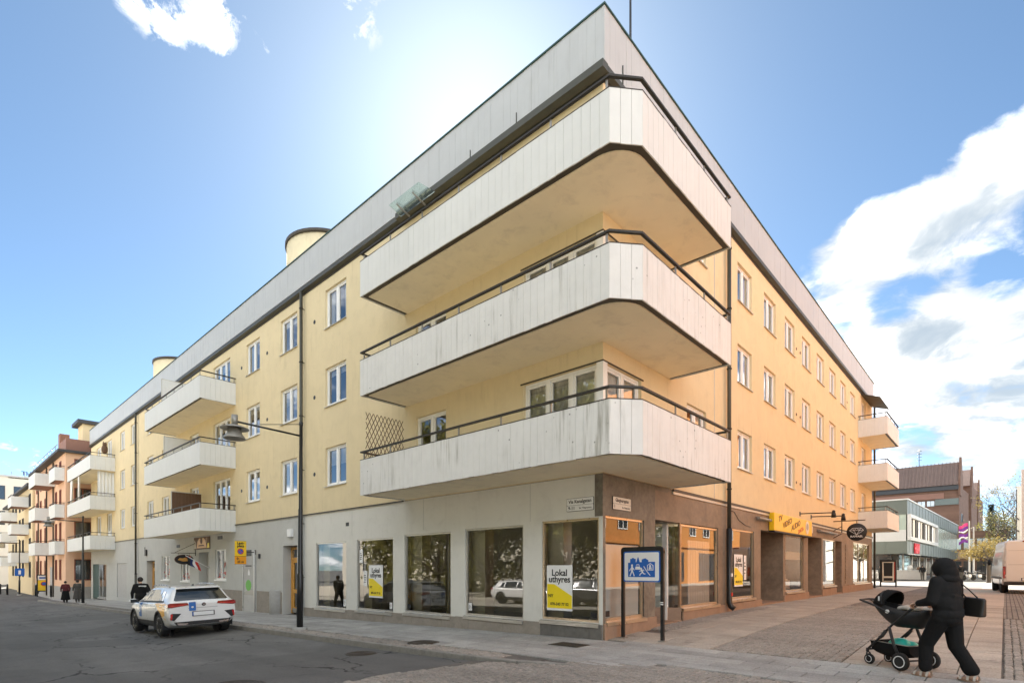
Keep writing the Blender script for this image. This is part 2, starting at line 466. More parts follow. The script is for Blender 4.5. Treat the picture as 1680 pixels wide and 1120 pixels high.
# ------------------------------------------------------------------ mesh building
class MB:
    """collects faces; build() links them as one mesh object"""
    def __init__(s):
        s.v = []
        s.f = []
        s.sm = []

    def add(s, verts, faces, smooth=False):
        n = len(s.v)
        s.v.extend([tuple(q) for q in verts])
        for fc in faces:
            s.f.append(tuple(i + n for i in fc))
            s.sm.append(smooth)
        return s

    def box(s, x0, x1, y0, y1, z0, z1):
        v = [(x0, y0, z0), (x1, y0, z0), (x1, y1, z0), (x0, y1, z0), (x0, y0, z1), (x1, y0, z1), (x1, y1, z1), (x0, y1, z1)]
        return s.add(v, [(0, 3, 2, 1), (4, 5, 6, 7), (0, 1, 5, 4), (1, 2, 6, 5), (2, 3, 7, 6), (3, 0, 4, 7)])

    def cbox(s, c, d):
        return s.box(c[0] - d[0] / 2, c[0] + d[0] / 2, c[1] - d[1] / 2, c[1] + d[1] / 2, c[2] - d[2] / 2, c[2] + d[2] / 2)

    def bbox(s, x0, x1, y0, y1, z0, z1, b=0.01):
        """box with its edges chamfered"""
        bm = bmesh.new()
        bmesh.ops.create_cube(bm, size=1)
        for v in bm.verts:
            v.co = Vector(((x0 + x1) / 2 + v.co.x * (x1 - x0), (y0 + y1) / 2 + v.co.y * (y1 - y0), (z0 + z1) / 2 + v.co.z * (z1 - z0)))
        bmesh.ops.bevel(bm, geom=bm.edges[:], offset=b, segments=2, affect='EDGES', profile=0.6)
        return s.bm(bm)

    def bm(s, bm, smooth=False):
        bm.verts.index_update()
        s.add([v.co for v in bm.verts], [[v.index for v in f.verts] for f in bm.faces], smooth)
        bm.free()
        return s

    def quad(s, a, b, c, d):
        return s.add([a, b, c, d], [(0, 1, 2, 3)])

    def poly_prism(s, pts, z0, z1):
        """vertical prism over an xy polygon (counter-clockwise)"""
        n = len(pts)
        v = [(p[0], p[1], z0) for p in pts] + [(p[0], p[1], z1) for p in pts]
        f = [tuple(range(n - 1, -1, -1)), tuple(range(n, 2 * n))]
        f += [(i, (i + 1) % n, n + (i + 1) % n, n + i) for i in range(n)]
        return s.add(v, f)

    def prism_x(s, pts, x0, x1):
        """prism along x over a yz polygon"""
        n = len(pts)
        v = [(x0, p[0], p[1]) for p in pts] + [(x1, p[0], p[1]) for p in pts]
        f = [tuple(range(n - 1, -1, -1)), tuple(range(n, 2 * n))]
        f += [(i, (i + 1) % n, n + (i + 1) % n, n + i) for i in range(n)]
        return s.add(v, f)

    def prism_y(s, pts, y0, y1):
        """prism along y over an xz polygon"""
        n = len(pts)
        v = [(p[0], y0, p[1]) for p in pts] + [(p[0], y1, p[1]) for p in pts]
        f = [tuple(range(n)), tuple(range(2 * n - 1, n - 1, -1))]
        f += [(i, n + i, n + (i + 1) % n, (i + 1) % n) for i in range(n)]
        return s.add(v, f)

    def tube(s, pts, r, n=8, caps=True, smooth=True):
        """tube along a polyline; r a number or one radius per point"""
        pts = [Vector(p) for p in pts]
        k = len(pts)
        rr = [r] * k if isinstance(r, (int, float)) else list(r)
        base = len(s.v)
        up = None
        for i in range(k):
            if i == 0:
                d = pts[1] - pts[0]
            elif i == k - 1:
                d = pts[-1] - pts[-2]
            else:
                d = (pts[i + 1] - pts[i]).normalized() + (pts[i] - pts[i - 1]).normalized()
            d = d.normalized() if d.length > 1e-9 else Vector((0, 0, 1))
            if up is None:
                up = Vector((0, 0, 1)) if abs(d.z) < 0.9 else Vector((1, 0, 0))
            a = d.cross(up)
            if a.length < 1e-6:
                a = d.cross(Vector((0.3, 1, 0.2)))
            a.normalize()
            b = d.cross(a).normalized()
            up = -b if (-b).length > 0 else up
            for j in range(n):
                t = 2 * PI * j / n
                q = pts[i] + (a * math.cos(t) + b * math.sin(t)) * rr[i]
                s.v.append(tuple(q))
        for i in range(k - 1):
            for j in range(n):
                j2 = (j + 1) % n
                s.f.append((base + i * n + j, base + i * n + j2, base + (i + 1) * n + j2, base + (i + 1) * n + j))
                s.sm.append(smooth)
        if caps:
            s.f.append(tuple(base + j for j in range(n - 1, -1, -1)))
            s.sm.append(False)
            s.f.append(tuple(base + (k - 1) * n + j for j in range(n)))
            s.sm.append(False)
        return s

    def lathe(s, prof, c=(0, 0, 0), n=24, axis='Z', smooth=True):
        """profile [(radius, height)] turned about an axis through c"""
        base = len(s.v)
        for r, h in prof:
            for j in range(n):
                t = 2 * PI * j / n
                a, b = r * math.cos(t), r * math.sin(t)
                if axis == 'Z':
                    q = (c[0] + a, c[1] + b, c[2] + h)
                elif axis == 'X':
                    q = (c[0] + h, c[1] + a, c[2] + b)
                else:
                    q = (c[0] + b, c[1] + h, c[2] + a)
                s.v.append(q)
        for i in range(len(prof) - 1):
            for j in range(n):
                j2 = (j + 1) % n
                s.f.append((base + i * n + j, base + i * n + j2, base + (i + 1) * n + j2, base + (i + 1) * n + j))
                s.sm.append(smooth)
        if prof[0][0] > 1e-6:
            s.f.append(tuple(base + j for j in range(n - 1, -1, -1)))
            s.sm.append(False)
        if prof[-1][0] > 1e-6:
            s.f.append(tuple(base + (len(prof) - 1) * n + j for j in range(n)))
            s.sm.append(False)
        return s

    def ball(s, c, r, n=12):
        if isinstance(r, (int, float)):
            r = (r, r, r)
        bm = bmesh.new()
        bmesh.ops.create_uvsphere(bm, u_segments=n, v_segments=max(6, n // 2 + 2), radius=1)
        for v in bm.verts:
            v.co = Vector((c[0] + v.co.x * r[0], c[1] + v.co.y * r[1], c[2] + v.co.z * r[2]))
        return s.bm(bm, True)

    def grid(s, P, closed_u=False, smooth=True):
        """P[i][j] points -> quads"""
        base = len(s.v)
        nu, nv = len(P), len(P[0])
        for row in P:
            s.v.extend([tuple(q) for q in row])
        for i in range(nu - (0 if closed_u else 1)):
            i2 = (i + 1) % nu
            for j in range(nv - 1):
                s.f.append((base + i * nv + j, base + i2 * nv + j, base + i2 * nv + j + 1, base + i * nv + j + 1))
                s.sm.append(smooth)
        return s

    def mesh(s, name):
        me = bpy.data.meshes.new(name)
        me.from_pydata(s.v, [], s.f)
        me.polygons.foreach_set('use_smooth', s.sm)
        me.update()
        return me

    def build(s, name, m, parent=None, loc=None, rz=None, fix=False):
        me = s.mesh(name)
        if fix:
            bm = bmesh.new()
            bm.from_mesh(me)
            bmesh.ops.recalc_face_normals(bm, faces=bm.faces[:])
            bm.to_mesh(me)
            bm.free()
        me.materials.append(MATS[m])
        o = bpy.data.objects.new(name, me)
        COL.objects.link(o)
        if loc is not None:
            o.location = loc
        if rz is not None:
            o.rotation_euler = (0, 0, rz)
        if parent is not None:
            o.parent = parent
        return o


def tag(o, label=None, cat=None, group=None, kind=None):
    if label:
        o['label'] = label
    if cat:
        o['category'] = cat
    if group:
        o['group'] = group
    if kind:
        o['kind'] = kind
    return o


def thing(name, label, cat, loc=(0, 0, 0), rz=0.0, group=None):
    o = bpy.data.objects.new(name, None)
    o.empty_display_size = 0.2
    COL.objects.link(o)
    o.location = loc
    o.rotation_euler = (0, 0, rz)
    return tag(o, label, cat, group)


def inst(name, me, parent, loc, rz=0.0, scale=None, rot=None):
    """a further object that shares mesh data"""
    o = bpy.data.objects.new(name, me)
    COL.objects.link(o)
    o.location = loc
    o.rotation_euler = rot if rot is not None else (0, 0, rz)
    if scale is not None:
        o.scale = scale
    if parent is not None:
        o.parent = parent
    return o


def copy_tree(o, parent=None):
    c = o.copy()
    COL.objects.link(c)
    c.parent = parent
    for ch in list(o.children):
        copy_tree(ch, c)
    return c


def meshmat(mb, name, m):
    me = mb.mesh(name)
    me.materials.append(MATS[m])
    return me


def txt(name, s, size, m, parent, loc, rot=(PI / 2, 0, 0), ext=0.002, shear=0.0, align='CENTER', sx=1.0, bold=0.0):
    """raised lettering as a mesh; by default it reads from the -y side"""
    cu = bpy.data.curves.new(name, 'FONT')
    cu.body = s
    cu.size = size
    cu.extrude = ext
    cu.shear = shear
    cu.align_x = align
    cu.align_y = 'CENTER'
    cu.offset = bold
    cu.resolution_u = 3
    tmp = bpy.data.objects.new('tmp', cu)
    COL.objects.link(tmp)
    dg = bpy.context.evaluated_depsgraph_get()
    me = bpy.data.meshes.new_from_object(tmp.evaluated_get(dg))
    bpy.data.objects.remove(tmp)
    me.materials.clear()
    me.materials.append(MATS[m])
    o = bpy.data.objects.new(name, me)
    COL.objects.link(o)
    o.location = loc
    o.rotation_euler = rot
    o.scale = (sx, 1, 1)
    if parent is not None:
        o.parent = parent
    return o


def wall_mesh(mb, a0, a1, z0, z1, holes, depth, outer=0.0, cut_reveal=True):
    """wall sheet in facade coordinates: x along the wall, y inwards, z up, with holes (a0,a1,z0,z1) and their reveals"""
    xs = sorted({a0, a1, *[h[0] for h in holes], *[h[1] for h in holes]})
    zs = sorted({z0, z1, *[h[2] for h in holes], *[h[3] for h in holes]})
    xs = [x for x in xs if a0 - 1e-6 <= x <= a1 + 1e-6]
    zs = [z for z in zs if z0 - 1e-6 <= z <= z1 + 1e-6]
    idx = {}
    for i in range(len(xs) - 1):
        for j in range(len(zs) - 1):
            cx, cz = (xs[i] + xs[i + 1]) / 2, (zs[j] + zs[j + 1]) / 2
            if any(h[0] < cx < h[1] and h[2] < cz < h[3] for h in holes):
                continue
            mb.quad((xs[i], outer, zs[j]), (xs[i + 1], outer, zs[j]), (xs[i + 1], outer, zs[j + 1]), (xs[i], outer, zs[j + 1]))
    for h in holes:
        x0, x1, q0, q1 = h[:4]
        d = depth
        mb.quad((x0, outer, q0), (x0, outer, q1), (x0, d, q1), (x0, d, q0))
        mb.quad((x1, outer, q1), (x1, outer, q0), (x1, d, q0), (x1, d, q1))
        mb.quad((x0, outer, q1), (x1, outer, q1), (x1, d, q1), (x0, d, q1))
        if cut_reveal:
            mb.quad((x1, outer, q0), (x0, outer, q0), (x0, d, q0), (x1, d, q0))
    return mb


def sp(a):
    return math.log1p(math.exp(min(a * 2, 60))) / 2 if a * 2 < 60 else a


def gz(x, y):
    """height of the paved ground"""
    yy = min(sp(y), 58.0)
    return -0.02 * yy + 0.27 * (1 - math.exp(-sp(x) / 4))


RL = -PI / 2     # rotation of things on the main street facade (they face -x)
# ------------------------------------------------------------------ ground
def smooth01(v, a, b):
    t = max(0.0, min(1.0, (v - a) / (b - a)))
    return t * t * (3 - 2 * t)


def rz_(x, y):
    """height of the carriageway, level with the paving at the corner and a kerb lower along the main street"""
    return (gz(x, y) - 0.035 - 0.09 * smooth01(y, -1.6, 2.6) * smooth01(-x, 0.5, 2.0)
            - 0.15 * smooth01(-x, 3.0, 6.5) * smooth01(y, 1.0, 9.0))


def sheet(name, xs, ys, zf, m, parent=None):
    mb = MB()
    mb.grid([[(x, y, zf(x, y)) for y in ys] for x in xs], smooth=True)
    return mb.build(name, m, parent)


def lin(a, b, n):
    return [a + (b - a) * i / n for i in range(n + 1)]


gx = [-900, -500, -250, -120, -70, -45] + lin(-30, 40, 70) + [50, 65, 90, 130, 200, 350, 600, 1200]
gy = [-900, -500, -250, -120, -70, -40, -28] + lin(-20, 60, 80) + [70, 85, 110, 160, 250, 450, 900]
road = tag(sheet('road', gx, gy, rz_, 'asphalt'), kind='structure')

# unseen parking lane and side street strip, added in pale setts to bounce sunlight
ground_mat('bounce_setts', (0.38, 0.35, 0.30), (0.50, 0.46, 0.40), 0.9, 3.0, bump=0.4, bs=40, joint=(0.22, 0.11, 0.01))
tag(sheet('bounce_lane', lin(-16.2, -11.0, 4), lin(-60, 70, 60), lambda x, y: rz_(x, y) + 0.02, 'bounce_setts'), kind='structure')
tag(sheet('bounce_pavement', lin(0.1, 46, 30), [-13.6, -12, -10.6], lambda x, y: rz_(x, y) + 0.06, 'bounce_setts'), kind='structure')
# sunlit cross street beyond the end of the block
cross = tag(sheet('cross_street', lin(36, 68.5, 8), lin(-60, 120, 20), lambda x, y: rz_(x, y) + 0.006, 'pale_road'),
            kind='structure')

slab_mesh = {}


def slab_unit(m):
    if m not in slab_mesh:
        bm = bmesh.new()
        bmesh.ops.create_cube(bm, size=1)
        mb = MB()
        bm.free()
        c = 0.008
        # unit slab: top face inset a little so that the joint reads as a groove
        e = 0.5
        mb.add([(-e, -e, -1), (e, -e, -1), (e, e, -1), (-e, e, -1), (-e, -e, -0.12), (e, -e, -0.12), (e, e, -0.12), (-e, e, -0.12),
                (-e + c, -e + c, 0), (e - c, -e + c, 0), (e - c, e - c, 0), (-e + c, e - c, 0)],
               [(0, 1, 5, 4), (1, 2, 6, 5), (2, 3, 7, 6), (3, 0, 4, 7), (4, 5, 9, 8), (5, 6, 10, 9), (6, 7, 11, 10),
                (7, 4, 8, 11), (8, 9, 10, 11)])
        slab_mesh[m] = meshmat(mb, 'paving_slab', m)
    return slab_mesh[m]


def lay_slabs(parent, x0, x1, nx, y0, y1, ny, m, bond=0.5, along='y', skip=None):
    sx, sy = (x1 - x0) / nx, (y1 - y0) / ny
    me = slab_unit(m)
    for i in range(nx):
        off = bond * sy * (i % 2)
        ys = [y0 + j * sy for j in range(ny + 1)]
        cells = []
        if off:
            cells.append((y0, y0 + off))
            cells += [(y0 + off + j * sy, y0 + off + (j + 1) * sy) for j in range(ny - 1)]
            cells.append((y1 - off, y1))
        else:
            cells = [(ys[j], ys[j + 1]) for j in range(ny)]
        for a, b in cells:
            cx, cy = x0 + (i + .5) * sx, (a + b) / 2
            if skip and skip(cx, cy):
                continue
            z = gz(cx, cy) + random.uniform(-0.003, 0.003)
            dx = (gz(cx + .1, cy) - gz(cx - .1, cy)) / .2
            dy = (gz(cx, cy + .1) - gz(cx, cy - .1)) / .2
            inst('paving_slab', me, parent, (cx, cy, z), scale=(sx - 0.013, b - a - 0.013, 0.05),
                 rot=(math.atan(dy) + random.uniform(-.004, .004), -math.atan(dx) + random.uniform(-.004, .004), 0))


def lay_slabs_x(parent, x0, x1, nx, y0, y1, ny, m, bond=0.5, skip=None):
    """courses run along x"""
    sx, sy = (x1 - x0) / nx, (y1 - y0) / ny
    me = slab_unit(m)
    for j in range(ny):
        off = bond * sx * (j % 2)
        if off:
            cells = [(x0, x0 + off)] + [(x0 + off + i * sx, x0 + off + (i + 1) * sx) for i in range(nx - 1)] + [(x1 - off, x1)]
        else:
            cells = [(x0 + i * sx, x0 + (i + 1) * sx) for i in range(nx)]
        for a, b in cells:
            cx, cy = (a + b) / 2, y0 + (j + .5) * sy
            if skip and skip(cx, cy):
                continue
            z = gz(cx, cy) + random.uniform(-0.003, 0.003)
            dx = (gz(cx + .1, cy) - gz(cx - .1, cy)) / .2
            inst('paving_slab', me, parent, (cx, cy, z), scale=(b - a - 0.013, sy - 0.013, 0.05),
                 rot=(random.uniform(-.004, .004), -math.atan(dx) + random.uniform(-.004, .004), 0))


def setts(name, x0, x1, y0, y1, size, zf, parent, m='sett_stone', inside=None, arc=0.0, tall=0.03):
    """small granite setts, each a block of its own height with a rounded top"""
    mb = MB()
    ny = int((y1 - y0) / size)
    for j in range(ny):
        x = x0 + random.uniform(-size, 0)
        while x < x1:
            w = size * random.uniform(0.8, 1.25)
            cx = x + w / 2
            cy = y0 + (j + .5) * (y1 - y0) / ny + arc * math.sin(cx * 2.1) * size + random.uniform(-.008, .008)
            x += w
            if cx - w / 2 < x0 or cx + w / 2 > x1 or (inside and not inside(cx, cy)):
                continue
            h = random.uniform(-.006, .006)
            z = zf(cx, cy) + h
            a, b = w / 2 - 0.003, size / 2 - 0.003
            r = random.uniform(-.12, .12)
            c, s_ = math.cos(r), math.sin(r)
            P = []
            for k, (ka, zz) in enumerate(((1.0, -tall), (1.0, -0.012), (0.72, 0.0))):
                for sx, sy in ((-1, -1), (1, -1), (1, 1), (-1, 1)):
                    px, py = sx * a * ka, sy * b * ka
                    P.append((cx + px * c - py * s_, cy + px * s_ + py * c, z + zz + random.uniform(-.002, .002)))
            mb.add(P, [(0, 1, 5, 4), (1, 2, 6, 5), (2, 3, 7, 6), (3, 0, 4, 7), (4, 5, 9, 8), (5, 6, 10, 9), (6, 7, 11, 10),
                       (7, 4, 8, 11), (8, 9, 10, 11)])
    return tag(mb.build(name, m, parent), kind='stuff')


pz = lambda d: (lambda x, y: gz(x, y) + d)
# main street pavement
pav = tag(sheet('pavement', lin(-3.04, 0.3, 6), lin(-0.5, 54, 70), pz(-0.02), 'joint_sand'), kind='structure')
lay_slabs(pav, -2.48, -0.02, 6, -0.5, 13.5, 20, 'slab_grey')
far_p = sheet('far_paving', lin(-2.48, 0.0, 3), lin(13.5, 54, 50), pz(-0.004), 'slab_grey', pav)
tag(far_p, kind='stuff')
setts('kerbside_setts', -3.02, -2.5, 0.2, 13.0, 0.1, pz(-0.002), pav)
tag(sheet('far_kerbside_paving', lin(-3.02, -2.48, 2), lin(13.0, 54, 50), pz(-0.006), 'far_setts', pav), kind='stuff')
# kerb stones, following the curve round the corner
kp = [(-1.3, -2.95), (-1.9, -2.45), (-2.4, -1.85), (-2.75, -1.1), (-3.0, -0.3)]
y = 0.85
while y < 54:
    kp.append((-3.08, y))
    y += random.choice((0.95, 1.1, 1.3))
for i in range(len(kp) - 1):
    (ax, ay), (bx_, by_) = kp[i], kp[i + 1]
    L_ = math.hypot(bx_ - ax, by_ - ay)
    mb = MB()
    mb.bbox(-L_ / 2 + .004, L_ / 2 - .004, -0.07, 0.07, -0.25, random.uniform(-.004, .006), 0.018)
    cx, cy = (ax + bx_) / 2, (ay + by_) / 2
    o = mb.build('kerb_stone', 'kerb_granite', pav, (cx, cy, gz(cx, cy)))
    o.rotation_euler = (0, -math.atan2(gz(bx_, by_) - gz(ax, ay), L_), math.atan2(by_ - ay, bx_ - ax))

# crossing strip that carries the pavement over the side street
cr = tag(sheet('crossing_strip', lin(-2.7, 0.2, 5), lin(-9.0, -0.5, 12), pz(-0.03), 'joint_sand'), kind='structure')


def in_curve(x, y):
    # right of the kerb curve
    if y > -1.1:
        return x < -2.72
    if y > -1.85:
        return x < -2.35
    if y > -2.45:
        return x < -1.95
    return x < -1.75


lay_slabs(cr, -2.5, 0.15, 7, -8.4, -0.5, 12, 'slab_grey', skip=in_curve)
# side street: slabs along the shops, setts, slabs, setts
ss = tag(sheet('side_street', lin(0.1, 36, 40), lin(-14, 0.4, 16), pz(-0.03), 'joint_sand'), kind='structure')


def near_wall(x, y):
    return y > -0.75 and 1.7 < x < 9.6


lay_slabs_x(ss, 0.15, 14.0, 16, -2.2, -0.02, 4, 'slab_warm', skip=near_wall)
tag(sheet('far_shop_paving', lin(14.0, 36, 12), [-2.2, -1.1, 0.3], pz(-0.004), 'slab_warm', ss), kind='stuff')
setts('wall_setts', 1.9, 9.4, -0.76, -0.01, 0.1, pz(0.0), ss)
setts('street_setts', 0.17, 12.0, -4.3, -2.22, 0.1, pz(-0.002), ss)
tag(sheet('far_street_setts', lin(12.0, 36, 12), [-4.3, -3.2, -2.2], pz(-0.006), 'far_setts', ss), kind='stuff')
lay_slabs_x(ss, 0.17, 14.0, 20, -6.2, -4.32, 4, 'slab_warm')
tag(sheet('far_middle_paving', lin(14.0, 36, 12), [-6.2, -5.2, -4.32], pz(-0.004), 'slab_warm', ss), kind='stuff')
setts('right_setts', 0.17, 9.0, -7.6, -6.22, 0.1, pz(-0.002), ss)
tag(sheet('far_right_setts', lin(9.0, 36, 12), [-14, -10, -6.2], pz(-0.006), 'far_setts', ss), kind='stuff')
# setts in the mouth of the side street, between asphalt and crossing strip
mouth = tag(sheet('street_mouth', lin(-6.4, -1.0, 20), lin(-7.5, 0.6, 20), lambda x, y: rz_(x, y) + 0.012, 'joint_sand'),
            kind='structure')


def mouth_in(x, y):
    if x > -1.8 and y < -2.4:
        return False
    if y > 0.9 - 0.28 * (x + 6.0) or y > 0.55:
        return False
    if in_curve(x, y - .12) is False or (y > -.4 and x > -3.15):
        return False
    return True


setts('mouth_setts', -6.4, -1.0, -7.5, 0.6, 0.105, lambda x, y: rz_(x, y) + 0.035, mouth, arc=0.0, inside=mouth_in)


def manhole(label, x, y, z, r, rect=None):
    t = thing('manhole_cover', label, 'manhole cover', (x, y, z))
    f = MB()
    if rect:
        f.box(-rect[0] / 2 - .04, rect[0] / 2 + .04, -rect[1] / 2 - .04, rect[1] / 2 + .04, -.03, 0.004)
        f.build('frame', 'iron', t)
        m = MB()
        n = 9
        for i in range(n):
            a = -rect[0] / 2 + rect[0] * i / n
            m.box(a + .006, a + rect[0] / n - .006, -rect[1] / 2, rect[1] / 2, 0, 0.012)
        m.build('lid', 'iron', t)
    else:
        f.lathe([(r + .04, -.02), (r + .04, .004), (r, .006), (r, -.02)], n=40)
        f.build('frame', 'iron', t)
        m = MB()
        pr = [(0.0, 0.008)]
        k = 7
        for i in range(k):
            a = r * i / k
            b = r * (i + 1) / k
            pr += [(a + (b - a) * .15, 0.008), (a + (b - a) * .25, 0.014), (a + (b - a) * .75, 0.014), (a + (b - a) * .85, 0.008)]
        pr += [(r - .01, 0.0)]
        m.lathe(pr, n=40)
        m.build('lid', 'iron', t)
    return t


manhole('round cast iron manhole cover with ring pattern in the asphalt road', -6.64, 1.87, rz_(-6.64, 1.87) + .003, 0.36)
manhole('round worn cover in the pavement near the kerb edge', -2.45, 2.9, gz(-2.45, 2.9) + .001, 0.30)
manhole('square rusty grate in the pavement below the corner shop window', -0.95, 0.16, gz(-.95, .16) + .004, 0, (0.42, 0.62))
manhole('dark round drain cover in the asphalt beside the kerb', -3.7, 3.3, rz_(-3.7, 3.3) + .003, 0.27)

# ------------------------------------------------------------------ main apartment building
AB = thing('apartment_building', 'yellow four storey corner apartment block with white wrap-around balconies and shops', 'building')


def Lpt(y, d, z):
    """facade coordinates of the main street front: y along the street, d inwards"""
    return (d, y, z)


Z_BAND = 3.52
Z_EAVE = 11.74
H_TOP = 13.22
LEN_L, LEN_R = 51.0, 31.0

# window schedule: (start, width) per column
WL = [(10.17, 1.40), (13.70, 1.40), (17.08, 1.40), (29.6, 1.35), (32.7, 1.35), (36.75, 1.35), (39.7, 1.35)]
DL = [(20.35, 2.15), (24.6, 1.3), (43.6, 1.6), (47.2, 1.7)]
WR = [(4.05, 1.25), (7.72, 1.30), (10.25, 1.30), (12.66, 1.32), (15.03, 1.33), (17.4, 1.33), (19.76, 1.33), (22.1, 1.33), (24.5, 1.33)]
SILL_L = [4.42, 7.23, 10.0]
SILL_R = [4.70, 7.42, 10.0]
HL, HR = 1.36, 1.22
FLOOR = [3.70, 6.43, 9.16]

holesL, holesR = [], []
for a, w in WL:
    for z in SILL_L:
        holesL.append((-(a + w), -a, z, z + HL))
for a, w in DL:
    for f_, z in zip(FLOOR, SILL_L):
        holesL.append((-(a + w), -a, f_ + .08, z + HL))
# windows and doors behind the corner balcony
for f_ in FLOOR:
    holesL.append((-6.37, -5.03, f_ + .08, f_ + 2.17))
    holesL.append((-2.22, -0.16, f_ + .45, f_ + 2.17))
    holesR.append((0.16, 1.62, f_ + .45, f_ + 2.17))
    holesR.append((27.6, 28.9, f_ + .08, f_ + 2.3))
for a, w in WR:
    for z in SILL_R:
        holesR.append((a, a + w, z, z + HR))

mb = MB()
wall_mesh(mb, -LEN_L, 0.0, Z_BAND, Z_EAVE + .1, holesL, 0.16)
# end wall and back are plain
o = mb.build('wall', 'plaster_yellow', AB)
o.rotation_euler = (0, 0, RL)
mb = MB()
wall_mesh(mb, 0.0, LEN_R, Z_BAND, Z_EAVE + .1, holesR, 0.16)
mb.build('wall', 'plaster_yellow', AB)
mb = MB()
mb.quad((0, LEN_L, -1.2), (0, LEN_L, 12), (12, LEN_L, 12), (12, LEN_L, -1.2))
mb.quad((LEN_R, 0, 0), (LEN_R, 12, 0), (LEN_R, 12, 12), (LEN_R, 0, 12))
mb.quad((12, LEN_L, -1), (12, LEN_L, 12), (12, 12, 12), (12, 12, -1))
mb.quad((12, 12, -1), (12, 12, 12), (LEN_R, 12, 12), (LEN_R, 12, -1))
mb.build('wall', 'plaster_yellow', AB)
# dark-coloured sheets stand in for the dim rooms behind the glass
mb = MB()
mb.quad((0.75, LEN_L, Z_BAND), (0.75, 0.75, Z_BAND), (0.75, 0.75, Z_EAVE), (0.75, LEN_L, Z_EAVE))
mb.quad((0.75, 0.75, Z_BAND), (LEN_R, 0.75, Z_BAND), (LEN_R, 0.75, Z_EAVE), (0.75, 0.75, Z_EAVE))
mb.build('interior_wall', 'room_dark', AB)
# flat roof and floor slabs that keep light out
mb = MB()
mb.poly_prism([(0.02, 0.02), (LEN_R, 0.02), (LEN_R, 12), (12, 12), (12, LEN_L), (0.02, LEN_L)], 12.3, 12.5)
mb.build('roof', 'roofing_felt', AB)
mb = MB()
mb.poly_prism([(0.2, 0.2), (LEN_R - .1, 0.2), (LEN_R - .1, 11.9), (11.9, 11.9), (11.9, LEN_L - .1), (0.2, LEN_L - .1)], 3.30, 3.48)
mb.build('ceiling', 'interior_paint', AB)


def make_window(w, h, kind, door=False):
    """a two-light casement: returns meshes (frame, [(pane mesh, loc)], sill, curtain)"""
    fr = MB()
    t = 0.055
    y0, y1 = 0.08, 0.15
    fr.box(0, t, y0, y1, 0, h)
    fr.box(w - t, w, y0, y1, 0, h)
    fr.box(t, w - t, y0, y1, h - t, h)
    fr.box(t, w - t, y0, y1, 0, t)
    n = 3 if kind == 3 else 2
    pw = (w - 2 * t) / n
    panes = []
    for i in range(1, n):
        x = t + pw * i
        fr.box(x - .045, x + .045, y0 - .006, y1, t, h - t)
    for i in range(n):
        xa, xb = t + pw * i + (.045 if i else 0), t + pw * (i + 1) - (.045 if i < n - 1 else 0)
        s = 0.055
        zb = t + (0.55 if door and i == 0 else 0)
        # sash
        fr.box(xa + .004, xa + s, y0 + .012, y1 - .01, t + .004, h - t - .004)
        fr.box(xb - s, xb - .004, y0 + .012, y1 - .01, t + .004, h - t - .004)
        fr.box(xa + s, xb - s, y0 + .012, y1 - .01, h - t - s, h - t - .004)
        fr.box(xa + s, xb - s, y0 + .012, y1 - .01, t + .004, zb + s)
        p = MB()
        p.quad((xa + s, y0 + .04, zb + s), (xb - s, y0 + .04, zb + s), (xb - s, y0 + .04, h - t - s), (xa + s, y0 + .04, h - t - s))
        panes.append(meshmat(p, 'pane', 'window_glass'))
    si = MB()
    si.prism_x([(-0.055, -0.03), (0.085, 0.0), (0.085, 0.012), (-0.055, -0.012)], -0.03, w + 0.03)
    return meshmat(fr, 'window', 'window_white'), panes, meshmat(si, 'sill', 'sill_metal')


def curtain_mesh(w, h, x0, x1, zt, zb, m):
    mb = MB()
    n = max(4, int((x1 - x0) / 0.035))
    rows = []
    for i in range(n + 1):
        x = x0 + (x1 - x0) * i / n
        y = 0.195 + 0.018 * math.sin(i * 1.9) + 0.01 * math.sin(i * 0.7)
        rows.append([(x, y, zb), (x, y, zt)])
    mb.grid(rows)
    return meshmat(mb, 'curtain', m)


WCACHE = {}


def put_window(fac, a, w, z, h, kind=2, door=False, cur=None):
    key = (round(w, 2), round(h, 2), kind, door)
    if key not in WCACHE:
        WCACHE[key] = make_window(w, h, kind, door)
    fr, panes, si = WCACHE[key]
    if fac == 'L':
        loc, rz = (0, a + w, z), RL
    else:
        loc, rz = (a, 0, z), 0.0
    o = inst('window', fr, AB, loc, rz)
    for p in panes:
        inst('pane', p, o, (0, 0, 0))
    if not door:
        inst('sill', si, o, (0, 0, 0))
    r = random.random() if cur is None else cur
    k2 = ('c', key, round(r * 5))
    if k2 not in WCACHE:
        c = round(r * 5)
        if c == 0:
            cm = [curtain_mesh(w, h, .06, w * .36, h - .06, .05, 'curtain_white')]
        elif c == 1:
            cm = [curtain_mesh(w, h, .06, w * .28, h - .06, .05, 'curtain_white'), curtain_mesh(w, h, w * .72, w - .06, h - .06, .05, 'curtain_white')]
        elif c == 2:
            cm = [curtain_mesh(w, h, .06, w - .06, h - .06, h * .55, 'blind_beige')]
        elif c == 3:
            cm = [curtain_mesh(w, h, .06, w - .06, h - .06, h * .80, 'curtain_white')]
        elif c == 6:
            cm = [curtain_mesh(w, h, .06, w - .06, h - .06, h * .12, 'curtain_white')]
        elif c == 4:
            cm = [curtain_mesh(w, h, w * .5, w - .06, h - .06, .05, 'curtain_white')]
        else:
            cm = []
        WCACHE[k2] = cm
    for c in WCACHE[k2]:
        inst('curtain', c, o, (0, 0, 0))
    return o


